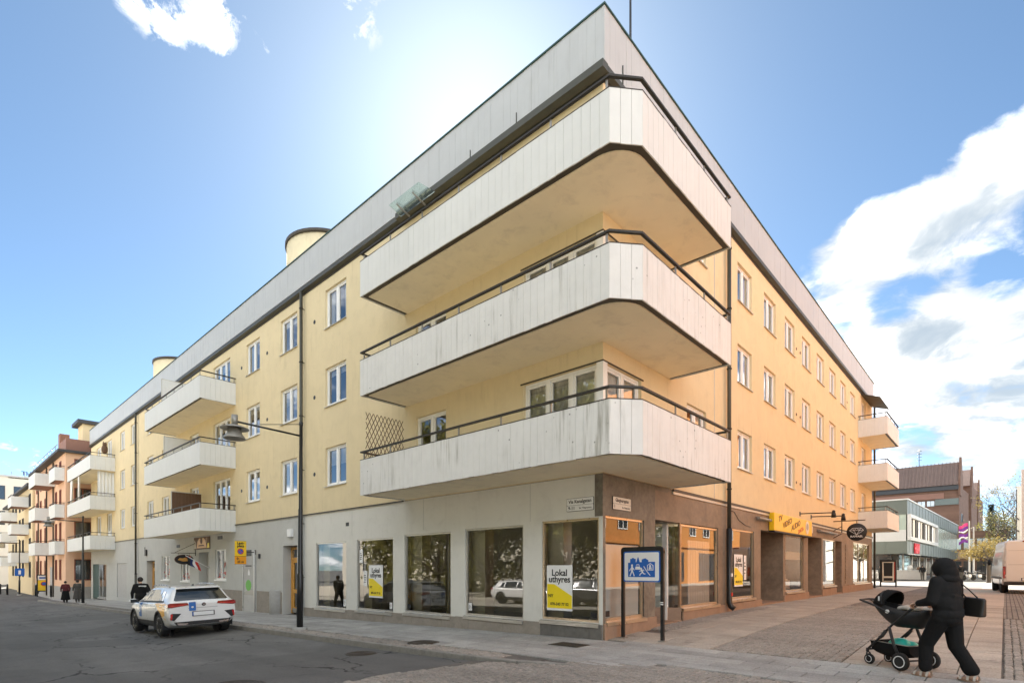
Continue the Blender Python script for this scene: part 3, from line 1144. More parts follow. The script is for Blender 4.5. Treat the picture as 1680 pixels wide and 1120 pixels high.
for a, w in WL:
    for z in SILL_L:
        put_window('L', a, w, z, HL)
for a, w in DL:
    for f_, z in zip(FLOOR, SILL_L):
        put_window('L', a, w, f_ + .08, z + HL - f_ - .08, 3 if w > 2 else 2, True)
for f_ in FLOOR:
    put_window('L', 5.03, 1.34, f_ + .08, 2.09, 2, True, 1.0)
    put_window('L', 0.16, 2.06, f_ + .45, 1.72, 3, False, 1.2)
    put_window('R', 0.16, 1.46, f_ + .45, 1.72, 2, False, 1.2)
    put_window('R', 27.6, 1.3, f_ + .08, 2.22, 2, True)
for a, w in WR:
    for z in SILL_R:
        put_window('R', a, w, z, HR, cur=random.choice((0.0, 0.2, 0.8, 0.0, 0.2, 1.0)))
# white corner post of the wrap-around windows
for f_ in FLOOR:
    mb = MB()
    mb.box(-.012, 0.158, -.012, 0.158, f_ + .42, f_ + 2.2)
    mb.build('corner_post', 'window_white', AB)
    mb = MB()
    mb.box(-0.02, 0.0, -.02, 2.3, f_ + 2.17, f_ + 2.20)
    mb.box(0.0, 1.7, -.02, -0.0005, f_ + 2.17, f_ + 2.20)
    mb.build('lintel_flashing', 'brown_fascia', AB)

# ---- parapet of white metal panels, capping, fascia and gutter
PZ0, PZ1 = 12.04, 13.20
pan = MB()
pan.box(0.006, 0.994, 0.0, 1.0, 0, 1)
pan_me = meshmat(pan, 'parapet_panel', 'panel_white')


def panels(fac, a0, a1, n):
    w = (a1 - a0) / n
    for i in range(n):
        d = random.uniform(-.003, .003)
        if fac == 'L':
            inst('parapet_panel', pan_me, AB, (-0.10 + d, a0 + (i + 1) * w, PZ0), RL, (w, 0.04, PZ1 - PZ0))
        else:
            inst('parapet_panel', pan_me, AB, (a0 + i * w, -0.10 + d, PZ0), 0, (w, 0.04, PZ1 - PZ0))


panels('L', -0.105, 26.0, 118)
panels('L', 26.0, LEN_L, 57)
panels('R', -0.105, 12.0, 55)
panels('R', 12.0, LEN_R, 43)
mb = MB()
mb.box(-0.055, 0.25, -0.055, LEN_L, PZ0 + .02, PZ1 - .01)
mb.box(0.2505, LEN_R, -0.055, 0.25, PZ0 + .02, PZ1 - .01)
mb.build('parapet_core', 'brown_fascia', AB)
mb = MB()
mb.box(-0.13, 0.27, -0.13, LEN_L + .03, PZ1, PZ1 + .035)
mb.box(0.2705, LEN_R + .03, -0.13, 0.27, PZ1, PZ1 + .035)
mb.build('coping', 'roof_green', AB)
mb = MB()
mb.box(-0.02, 0.1, -0.02, LEN_L, Z_EAVE, PZ0 + .02)
mb.box(0.1005, LEN_R, -0.02, 0.1, Z_EAVE, PZ0 + .02)
mb.build('fascia', 'brown_fascia', AB)
# half-round gutters under the parapet
g = MB()
g.prism_y([(-0.145, PZ0 - .20), (-0.03, PZ0 - .24), (-0.025, PZ0 - .06), (-0.145, PZ0 - .075)], -0.145, LEN_L)
g.build('gutter', 'pipe_metal', AB)
g = MB()
g.prism_x([(-0.145, PZ0 - .20), (-0.145, PZ0 - .075), (-0.025, PZ0 - .06), (-0.03, PZ0 - .24)], -0.02, LEN_R)
g.build('gutter', 'pipe_metal', AB)


# ---- balconies
def offset_path(pts, d):
    """offset an open polyline to its left by d"""
    out = []
    n = len(pts)
    for i in range(n):
        def nrm(a, b):
            t = Vector((b[0] - a[0], b[1] - a[1])).normalized()
            return Vector((-t.y, t.x))
        if i == 0:
            q = nrm(pts[0], pts[1])
            out.append((pts[0][0] + q.x * d, pts[0][1] + q.y * d))
        elif i == n - 1:
            q = nrm(pts[-2], pts[-1])
            out.append((pts[-1][0] + q.x * d, pts[-1][1] + q.y * d))
        else:
            a, b = nrm(pts[i - 1], pts[i]), nrm(pts[i], pts[i + 1])
            m = (a + b).normalized()
            k = d / max(0.3, m.dot(a))
            out.append((pts[i][0] + m.x * k, pts[i][1] + m.y * k))
    return out


board_me = {}


def balcony(path, z0, bh, mname, parent, bw=0.2, inner=None, label=None, rail_h=0.2, soffit='soffit_paint', core=None, rz=0.0):
    """path runs round the outer edge with the building on its left; inner closes the slab along the wall"""
    ins = offset_path(path, 0.15)
    core = core or []
    slab = MB()
    body = core if core else ins
    slab.poly_prism(list(body) + list(inner), z0 + 0.012, z0 + 0.18)
    b = slab.build('balcony', soffit, parent, fix=True)
    if label:
        b['label'] = label
    # steel edge between slab and boards
    rim = MB()
    o1, o2 = offset_path(path, 0.028), ins
    for i in range(len(path) - 1):
        for zz, fl in ((z0 + 0.03, 1), (z0 + 0.17, 0)):
            q = [(*o1[i], zz), (*o1[i + 1], zz), (*o2[i + 1], zz), (*o2[i], zz)]
            rim.quad(*(q[::-1] if fl else q))
        rim.quad((*o1[i], z0 + .03), (*o1[i], z0 + .17), (*o1[i + 1], z0 + .17), (*o1[i + 1], z0 + .03))
    if core:
        m_ = max(core, key=lambda p: 0)
        rp = MB()
        rp.poly_prism(list(ins) + list(inner), z0 + 0.035, z0 + 0.16)
        rp.build('edge_frame', 'brown_fascia', b, fix=True)
    rim.build('edge_frame', 'brown_fascia', b)
    # boards
    if mname not in board_me:
        u = MB()
        u.box(0.014, 0.986, 0, 1, 0, 1)
        board_me[mname] = meshmat(u, 'board', mname)
    for i in range(len(path) - 1):
        a, c = Vector(path[i]), Vector(path[i + 1])
        L_ = (c - a).length
        n = max(1, round(L_ / bw))
        w = L_ / n
        ang = math.atan2(c.y - a.y, c.x - a.x)
        for k in range(n):
            p = a + (c - a) * (k / n)
            inst('board', board_me[mname], b, (p.x, p.y, z0 + random.uniform(-.005, .004)),
                 scale=(w, 0.024 + random.uniform(-.003, .003), bh),
                 rot=(random.uniform(-.003, .003), 0, ang + random.uniform(-.004, .004)))
    # dark drip strip along the board tops and hand rail on posts
    rl = MB()
    op = offset_path(path, -0.002)
    o3 = offset_path(path, 0.06)
    zt = z0 + bh + rail_h
    P = []
    for i in range(len(path)):
        P.append([(*op[i], zt), (*op[i], zt + .038), (*o3[i], zt + .038), (*o3[i], zt), (*op[i], zt)])
    rl.grid(P, smooth=False)
    rl.add([P[0][0], P[0][1], P[0][2], P[0][3]], [(0, 1, 2, 3)])
    rl.add([P[-1][0], P[-1][1], P[-1][2], P[-1][3]], [(3, 2, 1, 0)])
    ot, oi = offset_path(path, -0.004), offset_path(path, 0.034)
    P = []
    for i in range(len(path)):
        P.append([(*ot[i], z0 + bh - .006), (*ot[i], z0 + bh + .012), (*oi[i], z0 + bh + .012), (*oi[i], z0 + bh - .006), (*ot[i], z0 + bh - .006)])
    rl.grid(P, smooth=False)
    rl.build('railing', 'dark_metal', b, fix=True)
    om = offset_path(path, 0.045)
    for i in range(len(path) - 1):
        a, c = Vector(om[i]), Vector(om[i + 1])
        L_ = (c - a).length
        n = max(1, round(L_ / 1.25))
        for k in range(n + 1):
            if k == 0 and i > 0 or L_ < 0.8:
                continue
            p = a + (c - a) * min(max(k / n, 0.06 / L_), 1 - 0.06 / L_)
            m = MB()
            m.box(-.018, .018, -.012, .012, 0, rail_h + bh - .15)
            m.build('railing_post', 'lamp_grey', b, (p.x, p.y, z0 + .16), math.atan2(c.y - a.y, c.x - a.x))
    return b


# the three balconies that wrap round the corner (path: main street end -> corner -> side street end)
BZ = [3.53, 6.27, 9.0]
cp = [(-0.002, 6.9), (-1.5, 6.9), (-1.5, -1.1), (-1.04, -1.5), (3.12, -1.5), (3.12, -0.002)]
cinner = [(3.0, 0.0), (0.0, 0.0), (0.0, 6.75)]
ccore = [(-1.32, 6.75)]
for i in range(9):
    t = i / 8 * PI / 2
    ccore.append((-1.32 + 0.62 * (1 - math.cos(t)), -0.72 - 0.62 * math.sin(t)))
ccore += [(3.0, -1.34)]
names = ['lowest of the three corner balconies, its boards streaked and stained', 'middle corner balcony with algae streaks at the bend',
         'top corner balcony with clean pale boards under the parapet']
for k, z0 in enumerate(BZ):
    balcony(cp, z0, 0.97, 'board_old' if k < 2 else 'board_new', AB, 0.18 if k < 2 else 0.2, cinner, names[k], core=ccore)
# balconies further along the main street
for k, (z0, lo, hi) in enumerate(((3.2, 19.67, 28.45), (6.08, 19.67, 28.4), (8.98, 19.67, 28.3))):
    balcony([(-0.002, hi), (-1.5, hi), (-1.5, lo), (-0.002, lo)], z0, 0.98, 'board_new', AB, 0.2, [(0, lo + .14), (0, hi - .14)])
for k, z0 in enumerate((2.95, 5.85, 8.75)):
    balcony([(-0.002, 51.6), (-1.5, 51.6), (-1.5, 42.5), (-0.002, 42.5)], z0, 1.0, 'board_new', AB, 0.3, [(0, 42.64), (0, 51.4)])
# balconies at the far end of the side street front
for k, z0 in enumerate((3.80, 6.45, 9.05)):
    balcony([(26.6, -0.002), (26.6, -1.4), (31.0, -1.4), (31.0, -0.002)], z0, 0.98, 'board_new', AB, 0.2, [(30.86, 0), (26.74, 0)])
# ---- drip band between plaster and ground floor
mb = MB()
mb.box(-0.05, 0.0, 6.95, LEN_L, 3.50, 3.535)
mb.build('drip_band', 'brown_fascia', AB)
mb = MB()
mb.box(3.2, LEN_R, -0.05, 0.0, 3.47, 3.535)
mb.build('drip_band', 'brown_fascia', AB)
mb = MB()
mb.box(3.2, LEN_R, -0.03, 0.0, 3.40, 3.47)
mb.build('drip_band', 'sill_metal', AB)

# ---- main street ground floor
SHOP_L = [(10.17, 12.24, 0.14, 2.45), (7.48, 9.52, 0.19, 2.47), (4.83, 6.91, 0.24, 2.52), (2.22, 4.26, 0.30, 2.555), (0.10, 1.66, 0.36, 2.60)]
hl = [(-b, -a, z0, z1) for a, b, z0, z1 in SHOP_L]
mb = MB()
wall_mesh(mb, -13.12, 0.0, -0.35, 3.51, hl, 0.22)
mb.build('wall', 'light_render', AB).rotation_euler = (0, 0, RL)
mb = MB()
for yj in (2.0, 6.0, 9.8):
    mb.box(-0.004, 0.0, yj, yj + .012, 2.62, 3.5)
mb.build('render_joint', 'grey_render', AB)
hb = [(-14.9, -13.7, -0.5, 2.42), (-22.25, -20.83, 1.0, 2.45), (-24.57, -23.16, -0.8, 2.36), (-27.4, -26.0, 0.86, 2.25),
      (-31.0, -29.4, 0.88, 2.27), (-34.2, -32.4, -1.0, 2.04)]
mb = MB()
wall_mesh(mb, -36.3, -13.12, -1.0, 3.51, hb, 0.45)
mb.build('wall', 'grey_render', AB).rotation_euler = (0, 0, RL)
hc = [(-50.3, -45.4, -1.3, 1.92), (-42.0, -39.2, -0.55, 1.92)]
mb = MB()
wall_mesh(mb, -LEN_L, -36.3, -1.4, 3.51, hc, 0.3)
mb.build('wall', 'grey_render', AB).rotation_euler = (0, 0, RL)
# low stone dado
mb = MB()
mb.box(-0.02, 0.0, 15.0, 17.35, -.6, 0.58)
mb.box(-0.02, 0.0, 18.85, 23.1, -.7, 0.55)
mb.build('dado', 'plinth_granite', AB)
mb = MB()
mb.lathe([(0.27, -0.6), (0.27, 0.62), (0.24, 0.66)], (-0.06, 15.35, 0), 20)
mb.build('half_column', 'concrete', AB)
# plinth stones
y = 0.0
while y < 13.0:
    w = random.choice((0.55, 0.95, 1.2, 1.35))
    if y == 0.0:
        w = 0.32
    y2 = min(13.1, y + w)
    ztop = 0.33 - 0.0195 * (y + y2) / 2
    mb = MB()
    mb.bbox(-0.05, 0.0, y + .003, y2 - .003, -0.6, ztop, 0.008)
    mb.build('plinth_stone', 'plinth_dark' if y2 < 1.75 else 'plinth_granite', AB)
    y = y2


def shop_window(fac, a0, a1, z0, z1, m, mull=(), sill=True, film=None, d=0.06):
    """aluminium shop front: frame, one pane per light, sill"""
    w, h = a1 - a0, z1 - z0
    t = 0.05
    fr = MB()
    fr.box(0, t, d - .03, d + .03, 0, h)
    fr.box(w - t, w, d - .03, d + .03, 0, h)
    fr.box(t, w - t, d - .03, d + .03, h - t, h)
    fr.box(t, w - t, d - .03, d + .03, 0, t)
    xs = [t] + [q for q in mull] + [w - t]
    for q in mull:
        fr.box(q - .025, q + .025, d - .028, d + .028, t, h - t)
    loc, rz = ((0, a1, z0), RL) if fac == 'L' else ((a0, 0, z0), 0.0)
    o = fr.build('shop_window', m, AB, loc, rz)
    for i in range(len(xs) - 1):
        p = MB()
        p.quad((xs[i], d, t), (xs[i + 1], d, t), (xs[i + 1], d, h - t), (xs[i], d, h - t))
        p.build('pane', 'shop_glass', o)
    if sill:
        s = MB()
        s.prism_x([(-0.075, -0.10), (-0.075, -0.03), (d - .03, -0.002), (d - .03, -0.10)], -0.02, w + .02)
        s.build('sill', 'aluminium' if fac == 'L' else 'bronze_alu', o)
    if film:
        q = MB()
        q.quad((xs[0], d + .012, film[0]), (xs[-1], d + .012, film[0]), (xs[-1], d + .012, film[1]), (xs[0], d + .012, film[1]))
        q.build('privacy_film', 'frosted_film', o)
    return o


for i, (a, b, z0, z1) in enumerate(SHOP_L):
    shop_window('L', a, b, z0, z1, 'aluminium' if i < 4 else 'bronze_alu')
# room behind the empty shop
mb = MB()
mb.box(0.25, 3.6, 0.25, 13.0, 0.06, 0.10)
mb.build('floor', 'interior_floor', AB)
mb = MB()
mb.box(3.5, 3.6, 0.3, 13.0, 0.1, 3.3)
mb.box(0.25, 3.5, 12.9, 13.0, 0.1, 3.3)
mb.box(1.8, 3.5, 7.0, 7.1, 0.1, 3.3)
mb.build('interior_wall', 'interior_paint', AB)
for yc in (12.0, 9.28, 6.66, 4.02, 1.46):
    mb = MB()
    mb.box(0.3, 0.62, yc - .2, yc + .3, 0.1, 3.3)
    mb.build('interior_column', 'curtain_white', AB)
mb = MB()
mb.lathe([(0.05, 0.1), (0.05, 0.55), (0.03, 0.6), (0.03, 3.3)], (0.6, 5.6, 0), 12)
mb.build('interior_pipe', 'curtain_white', AB)
# dark-coloured sheet in place of the dim rooms behind the grey wall
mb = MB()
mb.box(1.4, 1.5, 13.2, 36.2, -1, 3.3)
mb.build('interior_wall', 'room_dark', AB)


def small_window(y0, w, z0, h, deco):
    key = ('s', round(w, 2), round(h, 2))
    fr = MB()
    t = .06
    fr.box(0, t, .06, .14, 0, h)
    fr.box(w - t, w, .06, .14, 0, h)
    fr.box(t, w - t, .06, .14, 0, t)
    fr.box(t, w - t, .06, .14, h - t, h)
    fr.box(w / 2 - .04, w / 2 + .04, .055, .14, t, h - t)
    o = fr.build('window', 'window_white', AB, (0, y0 + w, z0), RL)
    for xa, xb in ((t, w / 2 - .04), (w / 2 + .04, w - t)):
        p = MB()
        p.quad((xa, .1, t), (xb, .1, t), (xb, .1, h - t), (xa, .1, h - t))
        p.build('pane', 'window_glass', o)
    s = MB()
    s.box(-.03, w + .03, -.05, .06, -.07, -.002)
    s.build('sill', 'window_white', o)
    c = MB()
    c.quad((t, .3, t), (w - t, .3, t), (w - t, .3, h - t), (t, .3, h - t))
    c.build('lace_curtain', 'blind_beige', o)
    if deco:
        n = MB()
        for k in range(14):
            x, z = random.uniform(t, w - t), random.uniform(t, h * deco)
            n.box(x, x + .09, .085, .09, z, z + random.uniform(.04, .1))
        n.build('window_sticker', 'ink_red', o)
    return o


small_window(20.83, 1.42, 1.0, 1.45, 0.3)
small_window(26.0, 1.4, 0.86, 1.39, 0.25)
small_window(29.4, 1.6, 0.88, 1.39, 0.9)


def wood_door(fac, a0, w, z0, h, d=0.36, m='wood_orange', light=True):
    loc, rz = ((d, a0 + w, z0), RL) if fac == 'L' else ((a0, d, z0), 0.0)
    fr = MB()
    t = .09
    fr.box(0, t, -.05, .05, 0, h)
    fr.box(w - t, w, -.05, .05, 0, h)
    fr.box(t, w - t, -.05, .05, h - t, h)
    top = h - .45 if light else h - t
    if light:
        fr.box(t, w - t, -.05, .05, top - .04, top + .04)
    # leaf with two glazed panels
    x0, x1 = t + .005, w - t - .005
    s = .11
    zt = top - .045
    fr.box(x0, x0 + s, -.03, .02, .02, zt)
    fr.box(x1 - s, x1, -.03, .02, .02, zt)
    for za, zb in ((.02, .24), (.80, .95), (zt - .12, zt)):
        fr.box(x0 + s, x1 - s, -.03, .02, za, zb)
    o = fr.build('entrance_door', m, AB, loc, rz)
    for za, zb, xa, xb in ((.24, .80, x0 + s, x1 - s), (.95, zt - .12, x0 + s, x1 - s)) + (((top + .04, h - t, t, w - t),) if light else ()):
        p = MB()
        p.quad((xa, 0, za), (xb, 0, za), (xb, 0, zb), (xa, 0, zb))
        p.build('pane', 'window_glass', o)
    hd = MB()
    hd.tube([(x1 - .05, -.03, 1.0), (x1 - .05, -.09, 1.0), (x1 - .05, -.09, 1.35), (x1 - .05, -.03, 1.35)], .014, 6)
    hd.build('handle', 'steel', o)
    k = MB()
    k.box(x0, x1, -.036, -.03, .03, .2)
    k.build('kick_plate', 'steel', o)
    return o


wood_door('L', 13.72, 1.15, -0.25, 2.62)
wood_door('L', 32.42, 1.75, -0.62, 2.6)
# plain dark door in the pub recess
mb = MB()
mb.box(0.38, 0.44, 23.16, 24.57, -.5, 2.36)
mb.build('pub_door', 'door_grey', AB)
# shutters and doors towards the far end
mb = MB()
for k in range(5):
    mb.box(0.05, 0.09, 39.22 + k * .555, 39.22 + k * .555 + .545, -0.9, 1.9)
mb.build('shutter', 'door_grey', AB)
o = shop_window('L', 45.45, 48.2, -0.75, 1.9, 'aluminium', (1.3,))
mb = MB()
mb.box(0.02, 0.07, 48.2, 50.3, -0.9, 1.9)
mb.build('blue_panel', 'roof_green', AB)
mb = MB()
mb.box(1.6, 1.7, 36.4, 50.9, -1.3, 3.3)
mb.build('interior_wall', 'interior_paint', AB)
# small vents, grilles, boxes and lamps on the walls
for (yy, z, w, h) in ((10.0, 2.95, .18, .12), (27.6, 2.70, .55, .16), (21.3, 2.93, .6, .17), (34.5, 2.62, .16, .3)):
    mb = MB()
    mb.box(-.012, 0.0, yy, yy + w, z, z + h)
    o = mb.build('vent_grille', 'ink_black', AB)
for yy in (12.75, 16.5, 19.3, 16.52):
    pass
for (yy, zs) in ((12.35, (4.95, 7.75, 10.5)), (16.35, (4.9, 7.7, 10.45)), (19.0, (5.0, 7.8, 10.5))):
    for z in zs:
        mb = MB()
        mb.lathe([(0.0, 0.0), (.045, 0.0), (.05, .01), (.055, .004), (.075, .004), (.075, -.006)], (-.002, yy, z), 12, 'X')
        mb.build('vent_hole', 'ink_black', AB)
for xx in (14.2, 14.75, 23.7):
    for z in (5.0, 7.75, 10.4):
        mb = MB()
        mb.lathe([(0.0, 0.0), (.04, 0.0), (.05, .01), (.06, .0)], (xx, -.012, z), 10, 'Y')
        mb.build('vent_hole', 'ink_brown', AB)
mb = MB()
mb.bbox(-.12, -.002, 14.0, 14.32, 2.75, 3.05, .02)
mb.build('wall_lamp', 'paper_white', AB)
mb = MB()
mb.bbox(-.06, -.002, 17.0, 17.14, 1.95, 2.15, .01)
mb.build('door_phone', 'ink_black', AB)
mb = MB()
mb.bbox(-.1, -.002, 34.0, 34.3, 2.35, 2.75, .02)
mb.build('wall_lamp', 'ink_black', AB)

# ---- downpipes
for (px, py, zt, zb) in ((-0.13, 13.12, 11.85, None), (-0.13, 36.25, 11.85, None)):
    z = gz(px, py)
    mb = MB()
    mb.tube([(px, py, zt), (px, py, z + 1.9)], .058, 12)
    mb.tube([(px, py, z + 1.9), (px, py, z + 0.32), (px - .05, py, z + .2), (px - .16, py, z + .12)], .068, 12)
    d = mb.build('downpipe', 'pipe_metal', AB)
    for k in range(6):
        m = MB()
        m.lathe([(.06, -.02), (.075, -.02), (.075, .02), (.06, .02)], (px, py, 1.2 + k * 2.0), 12)
        m.box(px, -0.0, py - .012, py + .012, 1.19 + k * 2.0, 1.21 + k * 2.0)
        m.build('bracket', 'dark_metal', d)
for px in (6.68,):
    z = gz(px, -.13)
    mb = MB()
    mb.tube([(px, -.13, 11.8), (px, -.13, 2.72)], .058, 12)
    d = mb.build('downpipe', 'pipe_metal', AB)
    m = MB()
    m.tube([(px, -.13, 2.72), (px, -.13, z + .30), (px + .02, -.17, z + .18), (px + .05, -.27, z + .10)], .085, 12)
    m.build('cast_iron_shoe', 'post_black', d)
    for k in range(5):
        m = MB()
        m.lathe([(.06, -.02), (.075, -.02), (.075, .02), (.06, .02)], (px, -.13, 3.9 + k * 1.8), 12)
        m.build('bracket', 'dark_metal', d)
    for k, (zz, mm) in enumerate(((1.33, 'paper_white'), (0.75, 'ink_red'))):
        m = MB()
        m.box(px - .05, px + .05, -.13 - .092, -.13 - .07, zz - .05, zz + .05)
        m.build('sticker', mm, d)
mb = MB()
mb.tube([(LEN_R + .1, -.12, 11.8), (LEN_R + .1, -.12, 0.3)], .06, 10)
mb.build('downpipe', 'pipe_metal', AB)
# expansion seams in the plaster
mb = MB()
mb.box(5.86, 5.90, -.01, 0.0, 3.55, 11.7)
mb.build('seam_cover', 'sill_metal', AB)

# ---- side street ground floor
G0 = [0.38, 0.47, 0.56, 0.62, 0.70, 0.70]
HR_ = [(0.10, 1.75, .38, 2.64), (2.29, 6.16, .10, 2.70), (7.0, 9.23, .56, 2.76), (9.9, 12.47, .1, 2.86), (12.75, 15.25, .62, 2.84),
       (15.95, 18.28, .1, 2.92), (18.52, 21.05, .72, 2.92), (21.1, 22.4, .1, 2.92), (25.3, 30.0, .70, 3.02)]
mb = MB()
wall_mesh(mb, 2.29, LEN_R, -0.05, 3.41, HR_[1:], 0.25)
mb.build('wall', 'brown_stone', AB)
mb = MB()
wall_mesh(mb, 0.0, 2.29, -0.2, 3.53, HR_[:1], 0.22)
mb.build('wall', 'dark_granite', AB)
mb = MB()
mb.box(-0.006, 0.0, 0.0, 0.2, 2.62, 3.52)
mb.quad((2.29, 0, 3.41), (3.2, 0, 3.41), (3.2, 0, 3.53), (2.29, 0, 3.53))
mb.build('granite_facing', 'dark_granite', AB)
# recesses: returns, back wall, threshold
mb = MB()
for (a, b, dp) in ((2.29, 3.73, 1.5), (9.9, 12.47, 1.3), (15.95, 18.28, 1.2), (21.1, 22.4, 1.0)):
    if a > 3:
        mb.box(a - .06, a - .001, 0.02, dp, 0.0, 2.95)
    mb.box(b + .001, b + .06, 0.02 if a > 3 else .62, dp, 0.0, 2.95)
    mb.box(a, b, dp, dp + .08, 0.0, 3.0)
    mb.box(a, b, .02, dp, 2.95, 3.0)
mb.box(2.2, 2.285, .02, 1.5, 0, 2.95)
mb.build('recess_wall', 'brown_stone', AB)
mb = MB()
for (a, b, dp) in ((2.29, 3.73, 1.5), (9.9, 12.47, 1.3), (15.95, 18.28, 1.2), (21.1, 22.4, 1.0)):
    mb.box(a, b, -.01, dp, -0.1, gz(a, 0) + .06)
mb.build('threshold', 'plinth_red', AB)
# plinth stones
for a, b in ((0.0, 1.12), (1.12, 2.29), (3.73, 4.9), (4.9, 6.16), (6.16, 7.0), (7.0, 8.1), (8.1, 9.23), (9.23, 9.9), (12.47, 13.9), (13.9, 15.25),
             (15.25, 15.95), (18.28, 19.8), (19.8, 21.1), (22.4, 23.8), (23.8, 25.3), (25.3, 27.0), (27.0, 28.6), (28.6, 31.0)):
    zt = 0.36 + 0.012 * min(a, 26)
    mb = MB()
    mb.bbox(a + .003, b - .003, -0.05, 0.0, -0.15, zt - .005, 0.008)
    mb.build('plinth_stone', 'plinth_red', AB)
shop_window('R', 0.10, 1.75, .40, 2.64, 'bronze_alu')
shop_window('R', 3.73, 6.16, .50, 2.68, 'bronze_alu')
shop_window('R', 7.0, 9.23, .58, 2.76, 'bronze_alu')
shop_window('R', 12.75, 15.25, .64, 2.84, 'bronze_alu')
shop_window('R', 18.52, 21.05, .74, 2.92, 'bronze_alu')
shop_window('R', 25.3, 30.0, .72, 3.02, 'bronze_alu', (1.6, 3.2), film=(.05, 1.25))
# slanted return glass of the first entrance
rg = MB()
rg.box(3.70, 3.76, 0.03, 0.09, .5, 2.7)
rg.box(3.32, 3.38, .66, .72, .5, 2.7)
rg.add([(3.72, .06, 2.62), (3.35, .69, 2.62), (3.35, .69, 2.7), (3.72, .06, 2.7)], [(0, 1, 2, 3)])
ro = rg.build('shop_window', 'bronze_alu', AB)
p = MB()
p.quad((3.35, .69, .5), (3.72, .06, .5), (3.72, .06, 2.65), (3.35, .69, 2.65))
p.build('pane', 'shop_glass', ro)
mb = MB()
mb.poly_prism([(3.38, .72), (3.32, .68), (3.70, .0), (3.75, 0.02)], 0.1, .5)
mb.build('plinth_stone', 'plinth_red', AB, fix=True)
# doors in the recesses
d = wood_door('R', 2.35, 1.2, .2, 2.45, d=1.42, m='bronze_alu')
d = wood_door('R', 10.2, 1.2, .32, 2.5, d=1.22, m='bronze_alu')
d = wood_door('R', 16.2, 1.2, .32, 2.5, d=1.12, m='timber_brown')
d = wood_door('R', 21.15, 1.15, .32, 2.5, d=.92, m='timber_brown')
# rooms
mb = MB()
mb.box(3.7, LEN_R - .1, 3.0, 3.1, 0.0, 3.3)
for xx in (6.5, 9.6, 15.6, 21.05, 24.0):
    mb.box(xx, xx + .1, 1.6, 3.0, 0.0, 3.3)
mb.box(30.6, 30.8, .3, 5, 0, 3.3)
mb.build('interior_wall', 'interior_paint', AB)
mb = MB()
mb.box(2.3, LEN_R - .1, 0.26, 5.0, 0.0, 0.12)
mb.build('floor', 'interior_floor', AB)
# pale blinds hung inside the corner shop
mb = MB()
mb.box(0.30, 1.7, 0.125, 0.145, 0.45, 2.05)
mb.build('blind', 'curtain_white', AB)
mb = MB()
for k in range(9):
    mb.box(4.6 + k * .16, 4.75 + k * .16, .22, .25, 0.4, 2.3)
mb.build('blind', 'curtain_white', AB)
mb = MB()
mb.box(12.85, 15.2, .12, .13, 1.88, 2.2)
mb.build('shop_banner', 'paper_white', AB)
mb = MB()
for k in range(7):
    mb.box(12.9 + k * .33, 13.2 + k * .33, .5, .8, .66, random.uniform(.75, 1.1))
mb.build('display_stand', 'curtain_white', AB)
# painted quoin blocks near the end of the brown front
for k in range(10):
    mb = MB()
    mb.bbox(23.2, 23.85, -.03, 0.0, .75 + k * .21, .92 + k * .21, .01)
    mb.build('quoin', 'brown_stone', AB)

# ---- roof: stair towers, masts, chimneys
for k, (tx, ty) in enumerate(((4.1, 18.7), (4.1, 41.0))):
    mb = MB()
    mb.lathe([(2.0, 12.4), (2.0, 17.15)], (tx, ty, 0), 40)
    t = mb.build('stair_tower', 'plaster_yellow', AB)
    c = MB()
    c.lathe([(2.02, 17.12), (2.07, 17.12), (2.07, 17.28), (0.0, 17.38)], (tx, ty, 0), 40)
    c.build('roof_cap', 'brown_fascia', t)
    for ang in (200, 236):
        w = MB()
        a = math.radians(ang)
        w.box(-.28, .28, -.05, .03, 14.6, 16.0)
        ww = w.build('window', 'window_white', t, (tx + 2.0 * math.cos(a), ty + 2.0 * math.sin(a), 0), a + PI / 2)
        p = MB()
        p.box(-.2, .2, -.06, -.052, 14.7, 15.9)
        p.build('pane', 'navy', ww)
mb = MB()
mb.tube([(3.2, 1.2, 12.4), (3.2, 1.2, 19.5)], [.045, .02], 8)
mb.build('antenna_mast', 'post_black', AB)
mb = MB()
mb.lathe([(.22, 12.4), (.22, 13.5), (.3, 13.5), (.3, 13.62), (.1, 13.75)], (28.0, 1.2, 0), 14)
mb.build('vent_cowl', 'pipe_metal', AB)
mb = MB()
for xx, y0_ in ((0.7, None), (None, 0.7)):
    pass
for xx in (0.62,):
    mb.tube([(-.11, 2.35, 12.0), (-.11, 2.35, 12.35)], .012, 6)
    mb.tube([(xx, -.11, 12.0), (xx, -.11, 12.42)], .014, 6)
    mb.tube([(-.11, 3.95, 12.0), (-.11, 3.95, 12.3)], .012, 6)
mb.build('snow_rod', 'pipe_metal', AB)
# folded sun awning under the parapet above the far balcony
mb = MB()
mb.prism_x([(-.02, 11.75), (-.95, 11.38), (-.95, 11.34), (-.02, 11.68)], 27.4, 30.6)
mb.build('awning', 'brown_fascia', AB, fix=True)
# awning box and arms over the top corner balcony
mb = MB()
mb.box(-.34, -.15, -.22, 6.9, 11.70, 11.86)
mb.build('awning_box', 'pipe_metal', AB)
# ------------------------------------------------------------------ signs and fittings
def flat(pts, y, t=0.003):
    """thin plate over an xz outline, facing -y"""
    mb = MB()
    mb.prism_y(pts, y, y + t)
    return mb


def rrect(x0, x1, z0, z1, r, n=4):
    out = []
    for cx, cz, a0 in ((x1 - r, z0 + r, -90), (x1 - r, z1 - r, 0), (x0 + r, z1 - r, 90), (x0 + r, z0 + r, 180)):
        for i in range(n + 1):
            a = math.radians(a0 + 90 * i / n)
            out.append((cx + r * math.cos(a), cz + r * math.sin(a)))
    return out


def disc(cx, cz, r, n=20, sz=1.0):
    return [(cx + r * math.cos(2 * PI * i / n), cz + r * sz * math.sin(2 * PI * i / n)) for i in range(n)]


